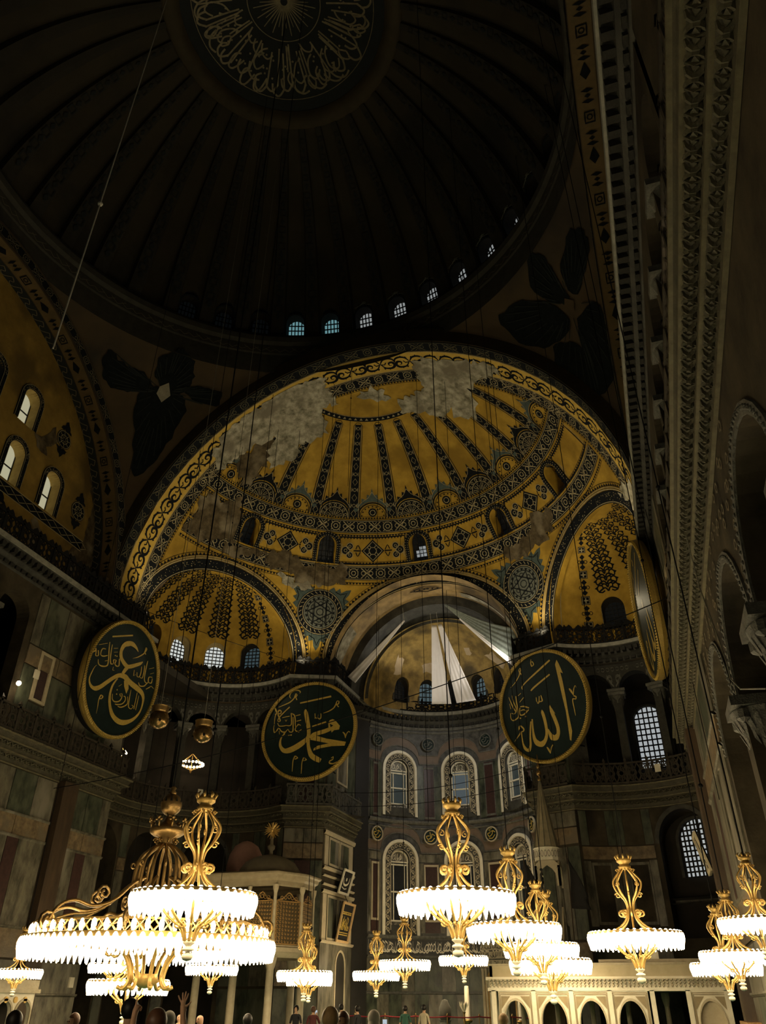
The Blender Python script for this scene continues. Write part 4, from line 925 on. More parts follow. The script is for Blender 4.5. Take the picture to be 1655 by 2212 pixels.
# ------------------------------------------------------------------ painted ornament of the semidome
R_ = SD_R
def G_lat(el0):                              # band following a parallel: s metres along, t metres up
    return lambda s, t, o=0.: F_sd(deg(s / (R_ * cos(rad(el0)))), el0 + deg(t / R_), -o - .005)
def G_rib(az0, el0):                         # strip following a meridian
    return lambda s, t, o=0.: F_sd(az0 + deg(t / (R_ * cos(rad(min(86, el0 + deg(s / R_)))))), el0 + deg(s / R_), -o - .005)
def G_rim(y0):                               # band following the front arch
    def G(s, t, o=0.):
        y = y0 + t; r = sqrt(max(0, R_ * R_ - max(0, y - SD_Y) ** 2)) - o - .012; a = pi - s / R_
        return (r * cos(a), y, ZS + r * sin(a))
    return G
def G_ell(c, hw, hh, F, R):                  # band following an arch cut in a dome: s along the arch, t outwards
    n = 200; T = linspace(pi, 0, n); acc = [0.]
    P = [(c + hw * cos(t), hh * sin(t)) for t in T]
    for a, b in zip(P, P[1:]): acc.append(acc[-1] + math.dist((a[0] * cos(rad((a[1] + b[1]) / 2)), a[1]), (b[0] * cos(rad((a[1] + b[1]) / 2)), b[1])) * pi / 180 * R)
    def G(s, t, o=0.):
        th = float(np.interp(s, acc, T)); e = deg(t / R)
        return F(c + (hw + e / max(.6, cos(rad(hh * sin(th))))) * cos(th), (hh + e) * sin(th), -o - .005)
    return G, acc[-1]
md, ml, mt = MB(), MB(), MB()                # dark, pale and green paint
# two main latitude bands
c39 = R_ * cos(rad(39.4))
band(md, ml, G_lat(39.4), -c39 * rad(83), c39 * rad(83), 1.02, 1.0)
for t, s in ((.66, 1), (-.72, -1)):
    G = G_lat(39.4); sawtooth(md, lambda a, b, o=0.: G(a, t + s * (b), o), -c39 * rad(83), c39 * rad(83), .16, .22)
c26 = R_ * cos(rad(26.3))
band(md, ml, G_lat(26.3), -c26 * rad(79), c26 * rad(79), 1.05, 1.05)
G = G_lat(26.3)
for t, s in ((.75, 1), (-.8, -1)): sawtooth(md, lambda a, b, o=0.: G(a, t + s * b, o), -c26 * rad(79), c26 * rad(79), .17, .24)
# ring at the crown
G = G_lat(70.9); cr = R_ * cos(rad(70.9))
md.grid([[G(s, t, .012) for t in (-.17, .17)] for s in linspace(-cr * pi / 2, cr * pi / 2, 50)])
for k in range(40): s = -cr * pi / 2 + (k + .5) * cr * pi / 40; ml.add([G(s - .11, -.06, .024), G(s + .11, -.06, .024), G(s, .12, .024)], [(0, 1, 2)])
stroke(ml, [(-cr * pi / 2, .21), (cr * pi / 2, .21)], .035, lambda a, b: G(a, b, .02), maxlen=.2)
# radiating ribs
RIBS = [-7.4 + 14.8 * k for k in range(-5, 7)]
def unit_rib(ml, G, s, L, W, k):
    h = W / 2 * .62
    if k % 2 == 0: stroke(ml, [(s + .06 * L, 0), (s + .5 * L, h), (s + .94 * L, 0), (s + .5 * L, -h)], .035, G, True)
    else:
        stroke(ml, circ(s + .5 * L, 0, h * .62, 8), .035, G, True)
        for e in (-1, 1): ml.add([G(s + .2 * L, e * h * 1.25), G(s + .5 * L, e * h * .8), G(s + .8 * L, e * h * 1.25)], [(0, 1, 2)])
for az in RIBS:
    G = G_rib(az, 42); S1 = R_ * rad(27.3)
    wz = lambda s: 1 - .33 * s / S1
    Gt = lambda s, t, o=0.: G(s, t * wz(s), o)
    band(md, ml, Gt, 0, S1, .66, .62, unit_rib, False)
    for e in (-1, 1): stroke(md, [(0, e * .46), (S1 - .1, e * .46)], .05, lambda a, b: Gt(a, b, .012)); stroke(ml, [(0, e * .36), (S1, e * .36)], .03, lambda a, b: Gt(a, b, .02))
    stroke(md, [(S1 - .1, -.46), (S1 + .15, -.2), (S1 + .15, .2), (S1 - .1, .46)], .05, lambda a, b: Gt(a, b, .012))
# arched rosettes standing on the band between the ribs
for k in range(-6, 6):
    az = 14.8 * k + 0.; az = -14.8 * 6 + 14.8 * (k + 6) ; 
    if abs(az) > 80: continue
    G = G_rib(az, 42.0); g = lambda t, s, o=.014: G(s, t, o)
    big = k % 2 == 0
    if big:
        fill(md, [(-1.18, 0)] + [(1.18 * cos(pi - pi * i / 14), 1.18 * sin(pi - pi * i / 14)) for i in range(15)], lambda a, b: g(a, b))
        for r in (1.05, .72): stroke(ml, [(r * cos(pi * i / 14), r * sin(pi * i / 14)) for i in range(15)], .05, lambda a, b: g(a, b, .026))
        for i in range(7):
            a = pi * (i + .5) / 7; stroke(ml, circ(.88 * cos(a), .88 * sin(a), .10, 6), .04, lambda a, b: g(a, b, .026), True)
        for i in range(5): a = pi * (i + .5) / 5; stroke(ml, [(.1 * cos(a), .1 * sin(a)), (.6 * cos(a - .15), .6 * sin(a - .15)), (.6 * cos(a + .15), .6 * sin(a + .15))], .04, lambda a, b: g(a, b, .026), True)
    else:
        for r, w_ in ((1.15, .10), (.98, .04)): stroke(md, [(r * cos(pi * i / 14), r * sin(pi * i / 14)) for i in range(15)], w_, lambda a, b: g(a, b))
        for i in range(9): a = pi * (i + .5) / 9; md.add([g(.86 * cos(a) + .07 * x, .86 * sin(a) + .07 * y) for x, y in ((1, 0), (0, 1), (-1, 0), (0, -1))], [(0, 1, 2, 3)])
        md.add([g(*p) for p in circ(0, .40, .33, 12)], [tuple(range(12))]); stroke(ml, circ(0, .40, .2, 8), .05, lambda a, b: g(a, b, .026), True)
    leaf = [(-1.3, .3), (-1.5, .75), (-1.15, .8), (-1.25, 1.15), (-.85, 1.1), (-.8, 1.5), (-.45, 1.35), (-.38, 1.8), (-.14, 1.7), (0, 2.3), (.14, 1.7), (.38, 1.8), (.45, 1.35), (.8, 1.5), (.85, 1.1), (1.25, 1.15), (1.15, .8), (1.5, .75), (1.3, .3)]
    inner = [(1.24 * cos(pi * i / 12), max(.3, 1.24 * sin(pi * i / 12))) for i in range(13)]
    fill(mt if not big else md, leaf + inner[1:-1], lambda a, b: g(a, b, .012))
    for e in (-1, 1): stroke(ml, [(e * 1.2, .75), (e * .75, 1.25), (e * .3, 1.55), (0, 2.0)], .035, lambda a, b: g(a, b, .026))
# front arch bands
Lr = pi * R_
mfd = MB(); band(md, mfd, G_rim(15.05), .3, Lr - .3, .85, 1.15); mfd.build('faded_guilloche', mat('faded_cream', (.10, .09, .055), (.04, .035, .02), .9, 0, 1.2, spec=.1), east_arch)
mg = MB(); G = G_rim(16.32); mg.grid([[G(s, t, .010) for t in (-.84, 0, .84)] for s in linspace(.1, Lr - .1, 90)])
band(md, ml, G_rim(17.6), .3, Lr - .3, .86, 1.05)
G = G_rim(18.12); sawtooth(md, G, .3, Lr - .3, .15, .22)
for y in (17.12, 15.52): stroke(ml, [(.1, 0), (Lr - .1, 0)], .05, lambda a, b: G_rim(y)(a, b, .02), maxlen=.4)
n = 23; L = (Lr - 1) / n
for k in range(n):                           # pairs of acanthus volutes
    s0 = .5 + k * L; G = G_rim(16.34); g = lambda a, b: G(s0 + a, b, .024)
    for e in (0, 1):
        m_ = lambda a, b: g((a if e == 0 else L - a), b * (1 if k % 2 else 1))
        stroke(md, smooth([(.02, 0), (.30, .40), (.75, .46), (.98, .22), (.84, -.04), (.60, .02), (.62, .22), (.76, .22)], 4), lambda f: .05 + .15 * sin(pi * min(1, f * 1.15)), m_)
        stroke(md, smooth([(.02, 0), (.25, -.34), (.62, -.44), (.95, -.30), (L / 2, 0)], 4), lambda f: .05 + .12 * sin(pi * f), m_)
        for a, b in ((.22, .56), (.55, .62), (.2, -.48), (.5, -.6)): md.add([m_(a - .1, b * .7), m_(a + .12, b * .7), m_(a + .02, b)], [(0, 1, 2)])
        stroke(md, [(.02, .05), (.3, .1), (.42, -.08)], .09, m_)
    stroke(ml, circ(L, .0, .08, 6), .03, lambda a, b: g(a, b), True)
# compartments with lozenges between the windows
for a0, a1 in ((-77, -61.5), (-53.3, -34.6), (-26.4, -3.9), (4.5, 26.2), (34.6, 53.2), (61.6, 77)):
    cs = R_ * cos(rad(32.6)); G = lambda s, t, o=.014: F_sd(a0 + (a1 - a0) / 2 + deg(s / cs), 32.6 + deg(t / R_), -o)
    w = (rad(a1 - a0) * cs) / 2; h = 1.02
    stroke(md, [(-w, -h), (w, -h), (w, h), (-w, h)], .10, G, True); stroke(ml, [(-w - .14, -h - .14), (w + .14, -h - .14), (w + .14, h + .14), (-w - .14, h + .14)], .045, G, True)
    nn = int(2 * w / .25)
    for i in range(nn): md.add([G(-w + i * .25, h), G(-w + i * .25 + .2, h), G(-w + i * .25 + .1, h - .16)], [(0, 1, 2)]); md.add([G(-w + i * .25, -h), G(-w + i * .25 + .2, -h), G(-w + i * .25 + .1, -h + .16)], [(0, 1, 2)])
    if w > 2.0:
        d = .88; fill(md, [(-d, 0), (0, -d), (d, 0), (0, d)], G); g2 = lambda a, b: G(a, b, .028)
        stroke(ml, [(-d * .82, 0), (0, -d * .82), (d * .82, 0), (0, d * .82)], .05, g2, True); stroke(ml, circ(0, 0, .3, 6), .05, g2, True)
        for a in range(4): stroke(ml, circ(.38 * cos(a * pi / 2 + pi / 4), .38 * sin(a * pi / 2 + pi / 4), .13, 6), .045, g2, True)
        for e in (-1, 1):
            x = e * min(w - .6, 2.0)
            for (cx_, cy_, r) in ((x + e * .12, 0, .30), (x - e * .2, .34, .24), (x - e * .2, -.34, .24)):
                md.add([G(*p) for p in circ(cx_, cy_, r, 10)], [tuple(range(10))]); stroke(ml, circ(cx_, cy_, r * 1.05, 10), .05, g2, True); stroke(ml, circ(cx_, cy_, r * .4, 6), .04, g2, True)
            stroke(md, [(e * .9, 0), (x - e * .5, 0)], .10, G)
            for q in (-1, 1): stroke(md, smooth([(e * .95, q * .08), (e * 1.15, q * .42), (e * 1.3, q * .12)], 3), .07, G)
# round medallions with leaf crowns over the spandrels
for az in (-30.7, 30.7):
    ce = 14.8; cs = R_ * cos(rad(ce)); G = lambda s, t, o=.014: F_sd(az + deg(s / cs), ce + deg(t / R_), -o); g2 = lambda a, b: G(a, b, .028); g3 = lambda a, b: G(a, b, .04)
    mg2 = MB(); fill(mg2, circ(0, 0, 1.22, 32), g2, .5); mg2.build('medallion_disc', mat('grey_green_paint', (.105, .11, .09), (.06, .065, .05), .8, 0, 3), semid)
    fill(md, circ(0, 0, 1.75, 32), G, 1.2)
    for r in (1.68, 1.30): stroke(ml, circ(0, 0, r, 32), .045, g2, True)
    for i in range(28): a = 2 * pi * i / 28; stroke(ml, [(1.40 * cos(a), 1.40 * sin(a)), (1.58 * cos(a + .1), 1.58 * sin(a + .1))], .045, g2)
    for i in range(18):
        a = 2 * pi * i / 18; md.add([g3(1.12 * cos(a - .12), 1.12 * sin(a - .12)), g3(1.12 * cos(a + .12), 1.12 * sin(a + .12)), g3(.92 * cos(a), .92 * sin(a))], [(0, 1, 2)])
    for i in range(6):
        a = pi * i / 3; stroke(md, [(.9 * cos(a), .9 * sin(a)), (.9 * cos(a + 2 * pi / 3), .9 * sin(a + 2 * pi / 3))], .07, g3); stroke(md, circ(.62 * cos(a + .5), .62 * sin(a + .5), .17, 7), .05, g3, True)
    stroke(md, circ(0, 0, .95, 24), .05, g3, True); stroke(md, circ(0, 0, .26, 8), .06, g3, True)
    for ang in (38, 142, 268):
        c, s_ = cos(rad(ang)), sin(rad(ang)); T = lambda x, y: ((1.75 + y) * c - x * s_, (1.75 + y) * s_ + x * c)
        fill(mt, [T(*p) for p in ((-1.0, -.25), (-.95, .2), (-.62, .15), (-.6, .55), (-.28, .42), (-.2, .85), (0, 1.2), (.2, .85), (.28, .42), (.6, .55), (.62, .15), (.95, .2), (1.0, -.25))], lambda a, b: G(a, b, .010))
        stroke(md, [T(*p) for p in ((-.6, .1), (-.2, .3), (0, .8), (.2, .3), (.6, .1))], .06, lambda a, b: G(a, b, .02))
# arch bands round the conch and bema openings
for c, hw, hh in ((-CAX, 22.2, 19.5), (.3, 26., 22.2), (CAX, 22.2, 19.5)):
    G, LL = G_ell(c, hw, hh, F_sd, R_)
    md.grid([[G(s, t, .03) for t in (-.05, .38, .72)] for s in linspace(0, LL, 90)])
    for t, w_ in ((.80, .07), (.93, .05), (.03, .05)): stroke(ml, [(0, t), (LL, t)], w_, lambda a, b: G(a, b, .045), maxlen=.25)
    sawtooth(md, lambda a, b, o=0.: G(a, 1.10 + b, o), 0, LL, .2, .26)
    rnd = random.Random(4)
    for i in range(int(LL / .085)):
        s = rnd.uniform(0, LL); t = rnd.uniform(.12, .62); q = rnd.uniform(.02, .045); ml.add([G(s - q, t, .045), G(s, t - q, .045), G(s + q, t, .045), G(s, t + q, .045)], [(0, 1, 2, 3)])
mg.build('gilded_scroll_band', M['goldband'], semid); md.build('dark_ornament', M['navy'], semid); ml.build('pale_ornament', M['cream'], semid); mt.build('leaf_ornament', M['teal'], semid)
# windows of the semidome
for i, az in enumerate(SDW):
    o = F_sd(az, 28.7, -.02); u = Vector(F_sd(az, 36)) - Vector(F_sd(az, 28.7)); X = frame(o, (cos(rad(az)), -sin(rad(az)), 0), u, Vector((0, SD_Y, ZS)) - Vector(F_sd(az, 32.5)))
    wn = arched_window(X, .73, .02, 1.33, P_NIGHT, 'black arched window in the great semidome, %s from the left' % ('first', 'second', 'third', 'fourth', 'fifth')[i], 3, 5, .3, M['navy'], 1.0, lat=.03)
    mb = MB(); G = lambda s, q: X(s, q, .075)
    for w_ in (.80, .97):
        nn = 34; P = [(-w_, z) for z in linspace(0, 1.33, 9)] + [(w_ * cos(pi - pi * j / 14), 1.33 + w_ * sin(pi - pi * j / 14)) for j in range(1, 14)] + [(w_, z) for z in linspace(1.33, 0, 9)]
        for a, b in P: mb.add([G(a - .04, b), G(a, b - .04), G(a + .04, b), G(a, b + .04)], [(0, 1, 2, 3)])
    for w_ in (1.12, 1.2): stroke(mb, [(-w_, -.5)] + [(-w_, 1.33)] + [(w_ * cos(pi - pi * j / 14), 1.33 + w_ * sin(pi - pi * j / 14)) for j in range(1, 14)] + [(w_, 1.33), (w_, -.5)], .04, lambda s, q: X(s, q, .0))
    mb.build('speckled_border', M['cream'], wn)
    if i == 3 - 1:
        mb = MB()
        for a in range(3):
            for b in range(3):
                if (a, b) not in ((0, 2),): mb.add([X(-.42 + .28 * a, .25 + .28 * b, -.9), X(-.20 + .28 * a, .25 + .28 * b, -.9), X(-.20 + .28 * a, .47 + .28 * b, -.9), X(-.42 + .28 * a, .47 + .28 * b, -.9)], [(0, 1, 2, 3)])
        mb.build('lit_pane', P_GREY, wn)
# worn and bare patches
PATCH = {
 'plaster_a': [(-86.5, 43.8), (-89.5, 53.7), (-89.5, 61.1), (-89.5, 68.5), (-88.5, 75.4), (-81.8, 79.1), (-59.3, 76.8), (-43.8, 75.0), (-54.0, 72.0), (-53.3, 70.4), (-47.5, 69.0), (-42.6, 65.8), (-47.0, 63.1), (-52.3, 61.0), (-54.3, 58.4), (-52.1, 56.8), (-54.7, 54.5), (-59.4, 51.1), (-63.3, 51.1), (-65.9, 55.2), (-69.8, 58.4), (-71.6, 55.4), (-74.8, 50.7), (-76.7, 45.9), (-79.4, 43.0)],
 'brown_a': [(-75.7, 45.8), (-75.0, 49.4), (-71.6, 55.4), (-69.2, 58.1), (-65.2, 55.4), (-63.3, 51.1), (-65.3, 46.7), (-64.5, 43.3), (-69.5, 43.5)],
 'brown_b': [(-70.3, 36.0), (-65.7, 39.3), (-62.8, 37.2), (-61.1, 32.4), (-58.9, 28.8), (-63.9, 27.1), (-68.7, 25.8), (-73.3, 24.9), (-77.8, 23.9), (-79.1, 24.7), (-77.2, 29.5), (-79.5, 34.4), (-75.7, 37.7)],
 'brown_c': [(-64.4, 27.0), (-58.7, 27.5), (-49.7, 28.4), (-44.6, 30.1), (-40.0, 29.5), (-38.4, 27.4), (-23.4, 28.0), (-23.7, 23.2), (-27.2, 22.1), (-32.8, 22.0), (-38.4, 22.2), (-39.9, 24.3), (-45.9, 24.6), (-49.3, 25.3), (-49.6, 28.0), (-57.6, 24.9), (-63.0, 24.1)],
 'plaster_b': [(-45.1, 23.8), (-39.9, 24.1), (-37.9, 22.0), (-33.2, 21.7), (-33.6, 20.5), (-38.1, 20.2), (-41.8, 20.7)],
 'plaster_c': [(82.0, 77.5), (85.6, 73.1), (87.1, 66.8), (87.9, 61.4), (89.1, 55.8), (84.2, 55.2), (73.4, 60.8), (66.7, 63.1), (64.2, 61.9), (61.9, 59.9), (50.5, 57.2), (46.3, 58.8), (45.3, 63.2), (30.6, 67.8), (13.0, 71.3), (19.2, 75.0), (35.8, 73.8), (49.0, 73.0), (58.2, 75.4), (71.0, 77.3)],
 'plaster_d': [(-23.3, 80.1), (-6.7, 80.8), (8.2, 79.9), (13.8, 76.3), (5.9, 75.6), (-6.3, 76.8), (-20.2, 77.3)],
 'brown_d': [(41.5, 30.2), (49.5, 27.2), (46.4, 23.8), (42.6, 21.7), (36.5, 21.9), (29.9, 21.5), (26.5, 23.7), (28.7, 25.8), (34.6, 25.6), (39.2, 26.2)],
 'plaster_e': [(81.0, 14.6), (86.8, 11.9), (88.5, 6.9), (81.5, 8.0), (81.6, 10.2), (77.4, 14.4)]}
for i, (k, p) in enumerate(PATCH.items()):
    mb = MB(); kk = .055 if 'plaster' in k else .045
    C_ = cos(rad(sum(b for a, b in p) / len(p)))
    q = ragged([(a * C_, b) for a, b in p], 1.5, i + 3, .9)
    fill(mb, q, lambda a, b: F_sd(max(-89.9, min(89.9, a / C_)), min(89, b), -kk), 3.)
    mb.build('bare_patch', M['plaster'] if 'plaster' in k else M['brownplaster'], semid)
# ------------------------------------------------------------------ conch painting: foliage ribs, cross chains
for (c, F, ax), sx in zip(conches, (-1, 1)):
    md, ml = MB(), MB(); rnd = random.Random(11)
    for k in (-2, -1, 0, 1, 2):
        az = ax + 25.4 * k; el = 27.
        while el < 72:
            W = 1.05 * cos(rad(el)) ** .6
            g = lambda a, b: F(az + deg(a / (CR * cos(rad(el)))), el + deg(b / CR), -.02)
            for e in (-1, 1):
                stroke(md, [(e * (W * .48 + .24 * W * cos(t) * (1 - t / 9)), .26 * W * sin(t) * (1 - t / 9)) for t in linspace(-2.5, 5, 12)], .10 * W, g)
                stroke(md, smooth([(0, -.25), (e * .2 * W, .0), (e * .62 * W, -.22)], 3), .11 * W, g); stroke(md, smooth([(0, .0), (e * .12 * W, .22), (e * .45 * W, .34 * W)], 3), .10 * W, g)
                md.add([g(e * .72 * W, -.1), g(e * .9 * W, .02), g(e * .7 * W, .14)], [(0, 1, 2)])
            stroke(md, circ(0, .12, .10 * W, 6), .05, g, True)
            el += 4.3
    for e in (-1, 1):
        az = ax + e * 67; el = 4.; k = 0
        while el < 62:
            g = lambda a, b: F(az + deg(a / (CR * cos(rad(el)))), el + deg(b / CR), -.02); g2 = lambda a, b: F(az + deg(a / (CR * cos(rad(el)))), el + deg(b / CR), -.035)
            q = .30 * cos(rad(el)) ** .5
            if k % 2 == 0:
                md.add([g(-q, -q), g(q, -q), g(q, q), g(-q, q)], [(0, 1, 2, 3)]); stroke(ml, [(-q * .6, 0), (q * .6, 0)], .07, g2); stroke(ml, [(0, -q * .6), (0, q * .6)], .07, g2); stroke(ml, [(-q * .8, -q * .8), (q * .8, -q * .8), (q * .8, q * .8), (-q * .8, q * .8)], .04, g2, True)
            else:
                for b in (-.35, 0, .35): md.add([g(-q * .7, b), g(0, b - .2), g(q * .7, b), g(0, b + .2)], [(0, 1, 2, 3)])
                for f in (-1, 1): stroke(md, circ(f * q * .8, 0, .12, 6), .05, g, True)
            el += 8.2; k += 1
    # painted outline just inside the arch
    for t in (4, 6): stroke(ml, [(a, b) for a, b in [(ax - 90 + t, e_) for e_ in linspace(2, 84, 20)]], .5, lambda a, b: F(a, b, -.02), maxlen=8); stroke(ml, [(a, b) for a, b in [(ax + 90 - t, e_) for e_ in linspace(2, 84, 20)]], .5, lambda a, b: F(a, b, -.02), maxlen=8)
    md.build('foliage_ribs', M['navy'], c); ml.build('pale_outline', M['cream'], c)
    if sx < 0:
        mb = MB(); fill(mb, ragged([(-148, 0), (-128, 0), (-118, 12), (-112, 30), (-118, 48), (-140, 62), (-149, 55)], 6, 2, 4), lambda a, b: F(a, b, -.03), 9); mb.build('bare_patch', mat('violet_grey_plaster', (.25, .19, .12), (.13, .09, .055), .9, 0, 2, .4), c)
